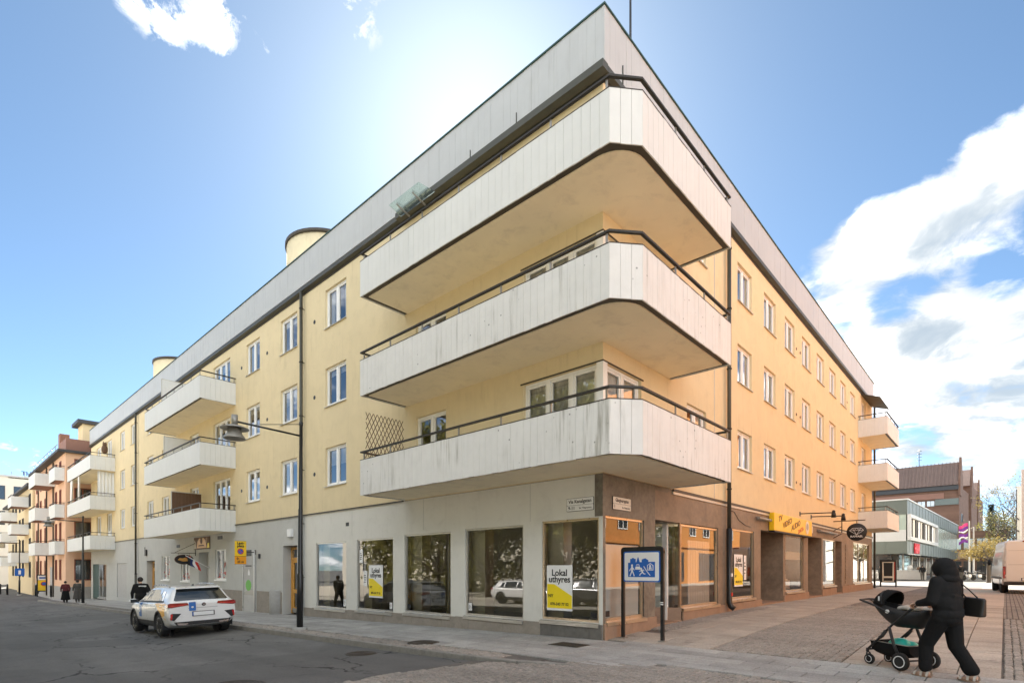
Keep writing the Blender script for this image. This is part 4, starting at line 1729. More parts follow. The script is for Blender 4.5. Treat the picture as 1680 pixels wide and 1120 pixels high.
def poster(label, loc, rz, w=0.72, h=1.02):
    t = thing('poster', label, 'poster', loc, rz, 'to-let posters in the shop windows')
    flat([(0, 0), (w, 0), (w, h), (0, h)], -.002, .002).build('sheet', 'paper_white', t)
    flat([(0.012, .05 * h), (w - .012, .05 * h), (w - .012, .33 * h), (w * .3, .58 * h), (.012, .585 * h)], -.0045, .002).build('yellow_field', 'poster_yellow', t)
    txt('lettering', 'Lokal', .205, 'ink_black', t, (w * .5, -.005, h * .83), bold=.004)
    txt('lettering', 'uthyres', .205, 'ink_black', t, (w * .5, -.005, h * .685), bold=.004, sx=.98)
    txt('lettering', 'NY', .10, 'ink_black', t, (w * .16, -.006, h * .32), bold=.002)
    txt('lettering', '070-243 77 52', .088, 'ink_black', t, (w * .5, -.006, h * .14), bold=.002)
    return t


poster('yellow and white to-let poster in the large shop window nearest the corner', (.045, 1.54, .57), RL)
poster('yellow and white to-let poster in the second shop window from the drainpipe', (.045, 8.87, .60), RL, .78, 1.03)
poster('sun-faded yellow to-let poster in the side street window beside the drainpipe', (7.55, .045, .95), 0, .75, 1.02)


def note(label, loc, rz, w, h, m='paper_white', group='small paper notices on the shop windows'):
    t = thing('paper_notice', label, 'notice', loc, rz, group)
    flat([(0, 0), (w, 0), (w, h), (0, h)], -.002, .002).build('sheet', m, t)
    mb = MB()
    for k in range(4):
        mb.box(w * .15, w * (.6 + .07 * (k % 3)), -.004, -.0025, h * (.25 + .14 * k), h * (.30 + .14 * k))
    mb.build('print', 'ink_black', t)
    return t


note('white notice taped in the second shop window left of its poster', (.045, 9.18, .95), RL, .22, .5)
note('narrow white notice high on the left edge of the second shop window', (.045, 9.42, 1.7), RL, .2, .45)
note('small white sticker low in the first shop window beside the drainpipe', (.045, 10.42, .24), RL, .16, .24)
note('small white sticker low in the right corner of the second shop window', (.045, 7.72, .28), RL, .13, .2)
note('small white sticker low in the left corner of the fourth shop window', (.045, 4.18, .42), RL, .13, .2)
note('white notice beside the faded poster in the side street window', (8.4, .045, 1.15), 0, .22, .8)
for (lb, loc, rz) in (('small black sticker low in the left corner of the third shop window', (.045, 6.82, .34), RL),
                      ('small black camera sticker low on the corner window, main street side', (.045, .34, .45), RL),
                      ('small black camera sticker low on the corner window, side street side', (.17, .045, .48), 0)):
    note(lb, loc, rz, .16, .13, 'ink_black')


def plaque(label, loc, rz, w, h, l1, l2, l3, m):
    t = thing('street_name_sign', label, 'street sign', loc, rz, 'enamel street name signs on the corner')
    flat(rrect(0, w, 0, h, .02), -.012, .012).build('backing', 'ink_black', t)
    flat(rrect(.008, w - .008, h * .47, h - .008, .015), -.016, .004).build('plate', m, t)
    flat(rrect(.008, w - .008, .008, h * .45, .015), -.016, .004).build('plate', m, t)
    txt('lettering', l1, .105, 'ink_black', t, (w / 2, -.017, h * .73), bold=.0015, sx=.98 if len(l1) < 15 else .82)
    txt('lettering', l2, .10, 'ink_black', t, (w * .06, -.017, h * .24), align='LEFT', bold=.001)
    txt('lettering', l3, .06, 'ink_black', t, (w * .93, -.017, h * .22), align='RIGHT')
    return t


plaque('white enamel street sign reading Via Kanalgatan on the grey shop front', (-.004, .93, 2.765), RL, .71, .285, 'Via Kanalgatan', '9-11', 'kv. Neptunus', 'paper_white')
plaque('cream enamel street sign above the side street corner window', (.36, -.004, 2.79), 0, .76, .285, 'Gästgivaregatan', '1', 'kv. Neptunus', 'plaque_warm')

# ---- area sign on two black posts
t = thing('area_sign', 'blue and white home-zone sign in a black frame on two posts', 'traffic sign', (.47, -.66, gz(.47, -.66)), RL)
for sx in (-1, 1):
    mb = MB()
    mb.bbox(sx * .455 - .034, sx * .455 + .034, -.034, .034, -.02, 1.84, .008)
    p = mb.build('post', 'post_black', t)
    m = MB()
    m.box(sx * .455 - .07, sx * .455 + .07, -.07, .07, -.02, .02)
    m.build('foot', 'steel', p)
m = MB()
m.box(.421, .489, -.036, -.0345, .74, .76)
m.build('sticker', 'paper_white', t)
m = MB()
m.box(.421, .489, -.036, -.0345, .78, .80)
m.build('sticker', 'paper_white', t)
mb = MB()
mb.prism_y(rrect(-.489, .489, 1.72, 1.93, .07), -.036, .036)
mb.build('frame', 'post_black', t)
flat(rrect(-.42, .42, 1.20, 1.835, .03), -.038, .03).build('panel', 'sign_blue', t)
flat(rrect(-.395, .395, 1.225, 1.81, .03), -.042, .004).build('panel_face', 'paper_white', t)
sky_ = [(-.31, 1.30), (.31, 1.30), (.31, 1.615), (.16, 1.615), (.16, 1.65), (.09, 1.69), (.01, 1.665), (.01, 1.61), (-.035, 1.61), (-.06, 1.69), (-.075, 1.72), (-.09, 1.69),
        (-.115, 1.61), (-.13, 1.61), (-.13, 1.68), (-.16, 1.68), (-.18, 1.70), (-.21, 1.70), (-.23, 1.68), (-.26, 1.68), (-.26, 1.60), (-.31, 1.60)]
flat(sky_, -.045, .003).build('pictogram_field', 'sign_blue', t)


def stroke(mb, pts, w, y):
    """flat white line of width w"""
    for a, b in zip(pts, pts[1:]):
        d = Vector((b[0] - a[0], b[1] - a[1])).normalized()
        n = Vector((-d.y, d.x)) * w / 2
        d = d * w * .3
        mb.prism_y([(a[0] - n.x - d.x, a[1] - n.y - d.y), (b[0] - n.x + d.x, b[1] - n.y + d.y), (b[0] + n.x + d.x, b[1] + n.y + d.y), (a[0] + n.x - d.x, a[1] + n.y - d.y)], y, y + .002)


m = MB()
m.prism_y(disc(-.215, 1.545, .022), -.0475, -.0455)
stroke(m, [(-.215, 1.515), (-.215, 1.42)], .04, -.0475)
stroke(m, [(-.215, 1.43), (-.26, 1.325)], .024, -.0477)
stroke(m, [(-.21, 1.43), (-.185, 1.38), (-.165, 1.325)], .024, -.0479)
stroke(m, [(-.215, 1.505), (-.255, 1.46), (-.27, 1.43)], .018, -.0481)
stroke(m, [(-.205, 1.505), (-.165, 1.45)], .018, -.0483)
m.build('walker_pictogram', 'paper_white', t)
m = MB()
m.prism_y([(-.14, 1.455), (-.02, 1.455), (-.02, 1.50), (-.035, 1.515), (-.05, 1.565), (-.11, 1.565), (-.125, 1.515), (-.14, 1.50)], -.0475, -.0455)
m.build('car_pictogram', 'paper_white', t)
m = MB()
m.prism_y([(-.115, 1.52), (-.045, 1.52), (-.055, 1.55), (-.105, 1.55)], -.050, -.048)
m.build('car_window', 'sign_blue', t)
m = MB()
m.prism_y(disc(.0, 1.475, .02), -.0475, -.0455)
stroke(m, [(.005, 1.45), (.03, 1.40)], .032, -.0475)
stroke(m, [(.03, 1.40), (-.02, 1.365), (-.035, 1.335)], .02, -.0477)
stroke(m, [(.03, 1.40), (.06, 1.37), (.09, 1.365)], .02, -.0479)
stroke(m, [(.01, 1.44), (-.04, 1.42)], .016, -.0481)
stroke(m, [(.01, 1.44), (.05, 1.45), (.065, 1.43)], .016, -.0483)
m.build('child_pictogram', 'paper_white', t)
m = MB()
stroke(m, [(.06, 1.52), (.12, 1.43), (.20, 1.34)], .016, -.0475)
m.build('kerb_pictogram', 'paper_white', t)
m = MB()
m.prism_y([(.135, 1.44), (.275, 1.44), (.275, 1.545), (.205, 1.59), (.135, 1.545)], -.0475, -.0455)
m.build('house_pictogram', 'paper_white', t)
m = MB()
m.prism_y([(.15, 1.452), (.26, 1.452), (.26, 1.54), (.205, 1.572), (.15, 1.54)], -.0495, -.0478)
m.build('house_field', 'sign_blue', t)
m = MB()
m.prism_y(disc(.205, 1.53, .022), -.052, -.0498)
m.prism_y([(.175, 1.452), (.195, 1.452), (.195, 1.48), (.215, 1.48), (.215, 1.452), (.235, 1.452), (.235, 1.505), (.175, 1.505)], -.0522, -.0498)
m.build('house_person', 'paper_white', t)

# ---- loading bay sign on a wall bracket (faces down the street)
t = thing('loading_bay_sign', 'orange loading bay sign on a wall bracket above the parked car', 'traffic sign', (-.62, 17.5, 1.72))
flat(rrect(-.235, .235, 0, .32, .02), 0, .006).build('lower_plate', 'sign_orange', t)
flat(rrect(-.235, .235, .335, .96, .02), 0, .006).build('upper_plate', 'sign_yellow', t)
flat(rrect(-.235, .235, -.01, .97, .02), .007, .004).build('backing', 'ink_brown', t)
txt('lettering', 'Last-', .15, 'ink_black', t, (0, -.001, .875), bold=.006)
txt('lettering', 'plats', .15, 'ink_black', t, (0, -.001, .755), bold=.006)
flat(disc(0, .53, .13, 24), -.002, .002).build('prohibition_ring', 'ink_red', t)
flat(disc(0, .53, .098, 24), -.004, .002).build('prohibition_field', 'sign_blue', t)
m = MB()
stroke(m, [(-.07, .60), (.07, .46)], .028, -.006)
m.build('prohibition_bar', 'ink_red', t)
txt('lettering', '0-', .13, 'ink_black', t, (-.1, -.001, .225), bold=.005)
txt('lettering', '25 m', .13, 'ink_black', t, (.0, -.001, .09), bold=.005)
m = MB()
m.tube([(.2, .02, .5), (.62, .02, .5)], .018, 8)
m.box(.585, .617, -.05, .09, .4, .6)
m.build('bracket', 'dark_metal', t)

# ---- grey notice door with a green emblem
t = thing('notice_board', 'tall grey metal notice panel with a green emblem beside the orange door', 'panel', (0, 18.75, -.38), RL)
m = MB()
m.bbox(0, 1.3, -.05, -.003, 0, 2.68, .01)
m.build('board', 'door_grey', t)
m = MB()
m.box(.0, .05, -.075, -.05, 0, 2.68)
m.box(1.22, 1.3, -.075, -.05, 0, 2.68)
m.build('frame_rail', 'steel', t)
flat(disc(.62, 1.18, .30, 28, .8), -.054, .003).build('emblem', 'leaf_green', t)
flat([(.1, .75), (1.18, .75), (1.18, .95), (.9, 1.05), (.1, .85)], -.053, .002).build('emblem_band', 'lamp_grey', t)
flat([(.56, 1.62), (.76, 1.62), (.76, 1.75), (.66, 1.9), (.56, 1.75)], -.053, .002).build('sticker', 'paper_white', t)
flat([(.3, 2.0), (.95, 2.0), (.95, 2.05), (.3, 2.05)], -.053, .002).build('letter_slot', 'ink_black', t)
flat([(.35, 2.45), (.95, 2.45), (.95, 2.72), (.35, 2.72)], -.054, .003).build('vent_grille', 'ink_black', t)

# ---- pub fittings
t = thing('pub_sign', 'dark oval pub sign hanging from an iron bracket beside the doorway', 'sign', (0, 25.0, 2.0))
flat(disc(-.55, 0, .44, 28, .58), -.02, .04).build('board', 'ink_brown', t)
flat(disc(-.55, 0, .41, 28, .56), -.024, .004).build('board_face', 'ink_black', t)
m = MB()
m.prism_y([(-.85, -.02), (-.6, -.1), (-.35, -.08), (-.3, 0), (-.42, .05), (-.5, .1), (-.62, .06), (-.75, .08)], -.029, -.025)
m.build('painted_emblem', 'wood_orange', t)
m = MB()
m.prism_y([(-.5, .06), (-.3, .05), (-.22, .17), (-.42, .16)], -.033, -.030)
m.build('painted_emblem', 'ink_red', t)
m = MB()
m.tube([(-1.15, 0, .33), (.0, 0, .33)], .016, 6)
m.tube([(-1.0, 0, .33), (-.05, 0, .85)], .012, 6)
m.tube([(-.03, 0, .2), (-.03, 0, .95)], .016, 6)
m.tube([(-.8, 0, .33), (-.8, 0, .2)], .008, 5)
m.tube([(-.3, 0, .33), (-.3, 0, .2)], .008, 5)
m.build('bracket', 'dark_metal', t)

t = thing('flag', 'dark, white and red flag on a slanting pole beside the pub door', 'flag', (0, 23.0, 1.55))
m = MB()
m.tube([(0, 0, 0), (-1.05, .1, .62)], .018, 6)
m.build('pole', 'paper_white', t)
for k, mm in enumerate(('ink_black', 'navy', 'paper_white', 'ink_red')):
    P = []
    for i in range(7):
        u = i / 6
        row = []
        for j in range(4):
            v = (k + j / 3) / 4
            # cloth hangs from the pole
            bx, bz = -1.02 + .55 * v, .60 - .33 * v
            row.append((bx + .10 * u + .03 * math.sin(u * 5 + v * 4), .1 + .04 * math.sin(u * 7 + v * 9), bz - .42 * u))
        P.append(row)
    m = MB()
    m.grid(P)
    m.build('flag_stripe', mm, t)

t = thing('painted_panel', 'colourful painted panel above the pub doorway', 'sign', (-.004, 25.2, 2.52), RL)
flat([(0, 0), (2.3, 0), (2.3, .62), (0, .62)], -.03, .03).build('board', 'timber_brown', t)
flat([(.45, .06), (1.85, .06), (1.75, .4), (1.5, .56), (.8, .56), (.55, .4)], -.034, .004).build('arch_shape', 'wood_orange', t)
flat([(.7, .16), (1.55, .16), (1.5, .22), (.75, .22)], -.038, .004).build('arch_band', 'timber_brown', t)
flat(disc(1.12, .43, .16), -.038, .004).build('arch_medallion', 'timber_brown', t)
flat([(.03, .03), (.4, .03), (.3, .35), (.12, .5), (.03, .3)], -.034, .004).build('yellow_shape', 'blind_beige', t)
flat([(1.9, .05), (2.27, .05), (2.2, .3), (2.0, .28)], -.034, .004).build('yellow_shape', 'poster_yellow', t)
flat([(1.7, .35), (1.95, .3), (2.0, .58), (1.75, .58)], -.036, .004).build('red_shape', 'plinth_red', t)

# ---- television shop sign
t = thing('shop_sign', 'orange-yellow TV VIDEO AUDIO box sign over the side street shop', 'shop sign', (10.72, 0, 2.88))
m = MB()
m.bbox(0, 5.05, -.20, -.02, 0, .64, .02)
m.build('box', 'tv_yellow', t)
m = MB()
m.box(0, 5.05, -.21, -.02, -.05, -.002)
m.build('lower_edge', 'ink_black', t)
sh = 0.0
for s_, x, z, sz, mm in (('TV', .70, .46, .27, 'ink_brown'), ('VIDEO', 1.55, .34, .29, 'ink_brown'), ('AUDIO', 2.65, .31, .29, 'ink_brown'), ('DATA', 3.35, .17, .22, 'ink_red')):
    o = txt('lettering', s_, sz, mm, t, (x, -.205, z), rot=(PI / 2, -math.radians(14), 0), bold=.004, sx=1.35, shear=.15)
flat(disc(4.3, .33, .27, 24), -.208, .006).build('emblem_disc', 'plaque_warm', t)
flat(disc(4.3, .36, .15, 20, .9), -.213, .004).build('emblem', 'lamp_grey', t)
for k in range(2):
    xx = (14.72, 16.45)[k]
    t = thing('sign_lamp', ('black spotlight on a long arm over the left half of the orange sign' if k == 0 else 'black spotlight on a long arm just right of the orange sign'),
              'lamp', (xx, 0, 3.72), 0, 'spotlights on arms above the shop sign')
    m = MB()
    m.tube([(0, 0, .06), (0, -1.22, 0.02)], .022, 8)
    m.box(-.06, .06, -.02, -.001, -.04, .14)
    m.build('arm', 'post_black', t)
    m = MB()
    m.lathe([(.03, .0), (.075, -.05), (.095, -.22), (.085, -.22), (.05, -.1)], (0, -1.22, .05), 12)
    m.ball((0, -1.22, .06), .065)
    m.build('lamp_head', 'post_black', t)

# ---- round jeweller's sign
t = thing('round_sign', 'round black sign with a white diamond emblem on an iron bracket', 'sign', (20.6, -.98, 3.28), RL)
m = MB()
m.lathe([(0, -.03), (.41, -.03), (.42, -.02), (.42, .02), (.41, .03), (0, .03)], (0, 0, 0), 36, 'Y')
m.build('disc', 'ink_black', t)
txt('lettering', 'RAFFAEL', .125, 'paper_white', t, (0, -.032, -.21), bold=.003, sx=1.08)
m = MB()
w_ = .014
for pts in ([(-.29, .08), (-.17, .19), (.17, .19), (.29, .08), (0, -.13), (-.29, .08)], [(-.29, .08), (.29, .08)], [(-.17, .19), (-.12, .08), (0, -.13), (.12, .08), (.17, .19)], [(-.12, .08), (0, .19), (.12, .08)]):
    stroke(m, pts, w_, -.034)
m.build('diamond_emblem', 'paper_white', t)
m = MB()
m.tube([(.0, 0, .42), (.0, 0, .56)], .012, 6)
m.tube([(-.98, 0, .56), (.35, 0, .56)], .022, 8)
m.tube([(-.62, 0, .0), (-.62, 0, .62)], .022, 8)
m.tube([(-.98, 0, .1), (-.62, 0, .3)], .018, 6)
m.tube([(-.98, 0, -.25), (-.62, 0, -.05)], .018, 6)
m.build('bracket', 'dark_metal', t)
# rolled strip lights along the fascia
for xx, w in ((9.3, 1.3), (17.4, 3.4)):
    m = MB()
    m.tube([(xx, -.12, 3.22), (xx + w, -.12, 3.22)], .05, 8)
    m.tube([(xx + .1, -.12, 3.22), (xx + .1, 0, 3.28)], .02, 6)
    m.tube([(xx + w - .1, -.12, 3.22), (xx + w - .1, 0, 3.28)], .02, 6)
    m.build('rolled_blind', 'lamp_grey', AB)
m = MB()
m.tube([(7.0, -.015, 3.3), (7.4, -.015, 3.28), (7.8, -.015, 3.05), (8.4, -.015, 2.92), (8.9, -.015, 2.9)], .008, 5)
m.build('loose_cable', 'ink_black', AB)
m = MB()
m.bbox(15.95, 16.25, -.12, -.001, 3.05, 3.35, .02)
m.build('alarm_box', 'plaque_warm', AB)

# ---- advertising board at the end of the block
t = thing('advert_board', 'black framed advertising board on two legs at the end of the block', 'advertising board', (36.3, -.15, gz(36, 0)), RL)
for sx in (-1, 1):
    m = MB()
    m.box(sx * .45 - .045, sx * .45 + .045, -.05, .05, 0, 1.9)
    m.build('leg', 'post_black', t)
m = MB()
m.box(-.405, .405, -.04, .04, .3, 1.9)
m.build('case', 'post_black', t)
flat([(-.34, .36), (.34, .36), (.34, 1.75), (-.34, 1.75)], -.044, .004).build('poster', 'plaque_warm', t)
flat([(-.25, .75), (.25, .75), (.27, 1.7), (-.27, 1.7)], -.049, .004).build('poster_picture', 'ink_black', t)
flat([(-.26, .42), (.26, .42), (.26, .62), (-.26, .62)], -.049, .004).build('poster_strip', 'ink_black', t)
m = MB()
m.box(.36, .40, -.046, -.041, .5, 1.75)
m.build('red_edge', 'ink_red', t)


# ---- street lamps
def street_lamp(label, x, y, lean=0.0, det=True):
    t = thing('street_lamp', label, 'street lamp', (x, y, gz(x, y)), 0, 'street lamps along the main street')
    m = MB()
    m.lathe([(.20, -.05), (.20, .05), (.17, .07)], n=16)
    m.build('foot', 'concrete', t)
    m = MB()
    m.lathe([(.085, .05), (.085, 1.5), (.062, 1.56), (.06, 3.3), (.048, 3.34), (.045, 5.62), (.055, 5.63), (.055, 5.72), (0, 5.73)], n=16)
    m.build('pole', 'post_black', t)
    m = MB()
    m.tube([(0, 0, 5.34), (-1.66, .05, 5.40)], .026, 8)
    m.tube([(0, 0, 5.66), (-1.2, .04, 5.42)], .009, 6)
    m.build('arm', 'post_black', t)
    m = MB()
    c = (-1.72, .05, 0)
    m.lathe([(0, 5.56), (.075, 5.56), (.075, 5.30)], c, 16)
    m.build('lamp_cap', 'lamp_grey', t)
    m = MB()
    m.lathe([(.07, 5.31), (.15, 5.29), (.33, 5.22), (.34, 5.20), (.32, 5.20), (.18, 5.24), (.12, 5.22)], c, 28)
    h = m.build('lamp_shade', 'lamp_grey', t)
    m = MB()
    m.lathe([(.16, 5.23), (.17, 5.10), (.25, 4.98), (.26, 4.95), (.23, 4.97), (.12, 5.08), (0, 5.1)], c, 28)
    m.build('reflector', 'lamp_grey', t)
    return t


l1 = street_lamp('tall black street lamp with a saucer shade in front of the orange wooden door', -2.62, 8.13)
l1.rotation_euler = (0, math.radians(.35), 0)
street_lamp('black street lamp standing beside the walking couple further down the pavement', -2.6, 38.1)
street_lamp('farthest black street lamp carrying a small blue sign at the left edge', -2.9, 69.0)

# ---- small street things far down the main street
t = thing('traffic_sign', 'small blue square sign on the farthest lamp post', 'traffic sign', (-2.9, 68.85, 1.2))
flat(rrect(-.38, .38, -.38, .38, .05), -.06, .02).build('plate', 'sign_blue', t)
flat([(-.1, -.22), (.1, -.22), (.1, .18), (-.1, .18)], -.064, .004).build('symbol', 'paper_white', t)
t = thing('street_sign', 'white and yellow street sign in a black frame far down the street', 'traffic sign', (-1.7, 62.6, gz(-1.7, 62)))
for sx in (-1, 1):
    m = MB()
    m.box(sx * .5 - .05, sx * .5 + .05, -.05, .05, 0, 2.1)
    m.build('post', 'post_black', t)
flat(rrect(-.56, .56, .5, 2.15, .08), -.06, .02).build('frame', 'post_black', t)
flat(rrect(-.46, .46, .6, 1.6, .04), -.064, .004).build('yellow_panel', 'sign_yellow', t)
flat(rrect(-.46, .46, 1.62, 2.05, .04), -.066, .006).build('white_panel', 'paper_white', t)
flat(disc(0, 1.25, .26, 20, .8), -.07, .004).build('prohibition_ring', 'ink_red', t)
flat(disc(0, 1.25, .18, 20, .8), -.075, .004).build('prohibition_field', 'sign_blue', t)
flat([(-.36, 1.75), (.36, 1.75), (.36, 1.9), (-.36, 1.9)], -.07, .003).build('lettering_block', 'sign_blue', t)
bl = None
for k, (bx_, by_, lb) in enumerate(((-2.1, 64.5, 'short black bollard right of the framed street sign'), (-1.1, 58.5, 'short black bollard left of the walking couple'),
                                     (-3.7, 70.5, 'black bollard near the left edge, right one of two'), (-4.1, 72.5, 'black bollard at the left edge, left one of two'))):
    if bl is None:
        m = MB()
        m.lathe([(.09, 0), (.09, .95), (.07, 1.0), (.08, 1.02), (.07, 1.1), (0, 1.12)], n=14)
        bl = m.mesh('bollard')
        bl.materials.append(MATS['post_black'])
    o = inst('bollard', bl, None, (bx_, by_, gz(bx_, by_)))
    tag(o, lb, 'bollard', 'black bollards down the street')

# ---- things on the balconies
t = thing('trellis', 'expanding diamond trellis screen at the end of the lowest corner balcony', 'trellis', (-1.45, 6.7, 4.55))
W_, H_ = 1.27, 1.25
for s_ in (-1, 1):
    for k in range(-7, 15):
        # one slat, clipped to the screen outline
        pts = []
        x0 = k * .125
        n = 24
        seg = []
        for i in range(n + 1):
            v = i / n
            x = x0 + s_ * v * .62 + (0 if s_ > 0 else 0.62)
            z = v * H_
            if 0 <= x <= W_:
                seg.append((x, z))
        if len(seg) > 2:
            m = MB()
            m.tube([(seg[0][0], .006 * s_, seg[0][1]), (seg[-1][0], .006 * s_, seg[-1][1])], .011, 4, smooth=False)
            m.build('slat', 'timber_brown', t)
t = thing('glass_screen', 'tilted glass screen on two steel brackets on the top balcony rail', 'glass screen', (-1.5, 0, 10.2))
m = MB()
m.add([(-.02, 5.02, .22), (-.02, 3.68, .16), (-.40, 3.80, .25), (-.40, 4.90, .27)], [(0, 1, 2, 3), (3, 2, 1, 0)])
m = MB()
q = [(-.02, 5.0, .16), (-.02, 3.66, .16), (-.42, 3.76, .22), (-.42, 4.92, .22)]
m.add(q + [(a, b, c + .012) for a, b, c in q], [(0, 1, 2, 3), (7, 6, 5, 4), (0, 4, 5, 1), (1, 5, 6, 2), (2, 6, 7, 3), (3, 7, 4, 0)])
m.build('pane', 'clear_glass', t)
m = MB()
for yy in (4.1, 4.72):
    m.tube([(.05, yy, .08), (-.34, yy, .20)], .022, 6)
m.build('bracket', 'lamp_grey', t)
for (lb, y0_, z0_, mm) in (('white divider screen on the top middle balcony', 25.6, 10.1, 'board_new'), ('white divider screen on the second middle balcony', 25.2, 7.1, 'board_new'),
                           ('brown reed screen on the lowest middle balcony', 24.0, 4.2, 'timber_brown')):
    t = thing('balcony_screen', lb, 'screen', (-.72, y0_, z0_))
    m = MB()
    n = 9
    for k in range(n):
        m.box(-.66 + k * 1.32 / n, -.66 + (k + 1) * 1.32 / n - .006, -.015, .015, 0, 1.1)
    m.build('panel', mm, t)
    m = MB()
    m.box(-.69, .66, -.02, .02, 1.1, 1.14)
    m.box(-.70, -.661, -.02, .02, 0, 1.1)
    m.build('frame', 'sill_metal', t)
t = thing('owl_decoy', 'dark bird figure standing on the top far balcony rail', 'figure', (-.55, 43.0, 9.95))
m = MB()
m.ball((0, 0, .42), (.2, .17, .36))
m.ball((0, -.03, .78), (.14, .14, .15))
m.lathe([(.05, 0), (.01, .14)], (-.08, -.02, .86), 8)
m.lathe([(.05, 0), (.01, .14)], (.08, -.02, .86), 8)
m.build('body', 'timber_brown', t)
for k, (x, y, z0_, z1_, w, lb) in enumerate(((-1.38, 50.9, 6.9, 8.75, 1.2, 'white drape tied at the outer corner of the middle far balcony'),
                                             (-.7, 42.9, 6.9, 8.7, 1.0, 'white sheet hanging at the near end of the middle far balcony'),
                                             (-1.38, 47.6, 6.9, 8.75, .7, 'white drape hanging halfway along the middle far balcony'))):
    P = []
    for i in range(25):
        u = i / 24
        P.append([(x + .05 * math.sin(u * 30), y - u * w * (.55 + .45 * v), z0_ + (z1_ - z0_) * v) if k != 1 else (x + u * w - .3, y + .05 * math.sin(u * 30), z0_ + (z1_ - z0_) * v) for v in (0, .4, .7, 1)])
    m = MB()
    m.grid(P)
    tag(m.build('drape', 'curtain_white', None), lb, 'drape', 'white drapes on the far balcony')
# ------------------------------------------------------------------ vehicles
simple('car_white', (0.78, 0.78, 0.77), 0.3, var=0.015, scale=1, coat=0.8, spec=0.5)
simple('van_white', (0.72, 0.70, 0.67), 0.35, var=0.03, scale=1, coat=0.6, spec=0.5)
simple('car_grey', (0.10, 0.10, 0.105), 0.3, metal=0.4, var=0.03, coat=0.8)
simple('car_brown', (0.12, 0.075, 0.05), 0.3, metal=0.3, var=0.03, coat=0.8)
simple('plastic_black', (0.018, 0.018, 0.019), 0.55, var=0.1)
simple('rubber', (0.016, 0.016, 0.016), 0.85, var=0.15, scale=20, bump=0.2)
simple('alloy', (0.42, 0.42, 0.42), 0.28, metal=0.9, var=0.05)
simple('car_glass', (0.014, 0.018, 0.02), 0.05, var=0.02, spec=0.9, coat=1.0)
simple('lamp_red', (0.26, 0.012, 0.014), 0.2, var=0.1, coat=0.9)
simple('lamp_red_bright', (0.55, 0.03, 0.03), 0.25, var=0.1, coat=0.8)
simple('decal_orange', (0.88, 0.44, 0.02), 0.35, var=0.08, coat=0.6)
simple('decal_blue', (0.02, 0.16, 0.50), 0.35, var=0.05, coat=0.6)

# stations along the car: y, bottom, sill half-width, widest half-width, belt z, belt half-width, roof z, roof half-width
ST = np.array([
    [-2.12, 0.40, 0.74, 0.86, 0.86, 0.84, 0.93, 0.74],
    [-2.08, 0.32, 0.80, 0.885, 0.96, 0.85, 1.02, 0.77],
    [-2.00, 0.30, 0.82, 0.895, 0.99, 0.855, 1.08, 0.76],
    [-1.90, 0.28, 0.82, 0.895, 1.00, 0.85, 1.22, 0.70],
    [-1.80, 0.26, 0.84, 0.905, 1.00, 0.855, 1.385, 0.64],
    [-1.72, 0.24, 0.85, 0.91, 1.00, 0.86, 1.475, 0.615],
    [-1.62, 0.22, 0.85, 0.912, 1.00, 0.86, 1.505, 0.61],
    [-1.30, 0.20, 0.85, 0.915, 0.995, 0.86, 1.535, 0.615],
    [-0.80, 0.20, 0.85, 0.905, 0.985, 0.855, 1.55, 0.62],
    [-0.20, 0.20, 0.85, 0.90, 0.975, 0.85, 1.55, 0.62],
    [0.25, 0.20, 0.85, 0.90, 0.97, 0.85, 1.525, 0.61],
    [0.55, 0.20, 0.85, 0.905, 0.965, 0.85, 1.46, 0.60],
    [0.80, 0.20, 0.85, 0.91, 0.96, 0.85, 1.35, 0.62],
    [1.05, 0.20, 0.85, 0.913, 0.955, 0.85, 1.20, 0.66],
    [1.28, 0.20, 0.85, 0.915, 0.95, 0.85, 1.065, 0.70],
    [1.50, 0.21, 0.84, 0.912, 0.93, 0.84, 1.00, 0.66],
    [1.80, 0.22, 0.80, 0.88, 0.87, 0.80, 0.94, 0.60],
    [2.00, 0.24, 0.70, 0.80, 0.78, 0.72, 0.86, 0.52],
    [2.10, 0.30, 0.52, 0.62, 0.68, 0.55, 0.74, 0.40]])


def car_ring(y):
    q = [np.interp(y, ST[:, 0], ST[:, k]) for k in range(1, 8)]
    zb, ws, wm, zt, wb, zr, wr = q
    return [(0, zb), (ws * .85, zb), (ws, zb + .10), (wm - .005, zb + (zt - zb) * .42), (wm, zb + (zt - zb) * .60), (wm - .012, zt - .10),
            (wb, zt), (wb - .035, zt + .012), (wr + .02, zr - .07), (wr - .06, zr - .012), (wr * .5, zr), (0, zr + .005)]


def car_surf(y, s, side=1, off=0.0):
    R_ = car_ring(y)
    i = min(int(s), len(R_) - 2)
    f_ = s - i
    a, b = R_[i], R_[i + 1]
    x, z = a[0] + (b[0] - a[0]) * f_, a[1] + (b[1] - a[1]) * f_
    d = Vector((b[0] - a[0], b[1] - a[1]))
    n = Vector((d.y, -d.x)).normalized() if d.length > 1e-6 else Vector((1, 0))
    return (side * (x + n.x * off), y, z + n.y * off)


def car_patch(side, ya, yb, sa, sb, off, ny=10, ns=4, skew=None):
    P = []
    for i in range(ny + 1):
        row = []
        for j in range(ns + 1):
            s = sa + (sb - sa) * j / ns
            y0_, y1_ = (ya, yb) if skew is None else (ya + skew[0] * j / ns, yb + skew[1] * j / ns)
            row.append(car_surf(y0_ + (y1_ - y0_) * i / ny, s, side, off))
        P.append(row)
    mb = MB()
    mb.grid(P)
    return mb


AX_R, AX_F, WR_ = -1.29, 1.31, 0.335


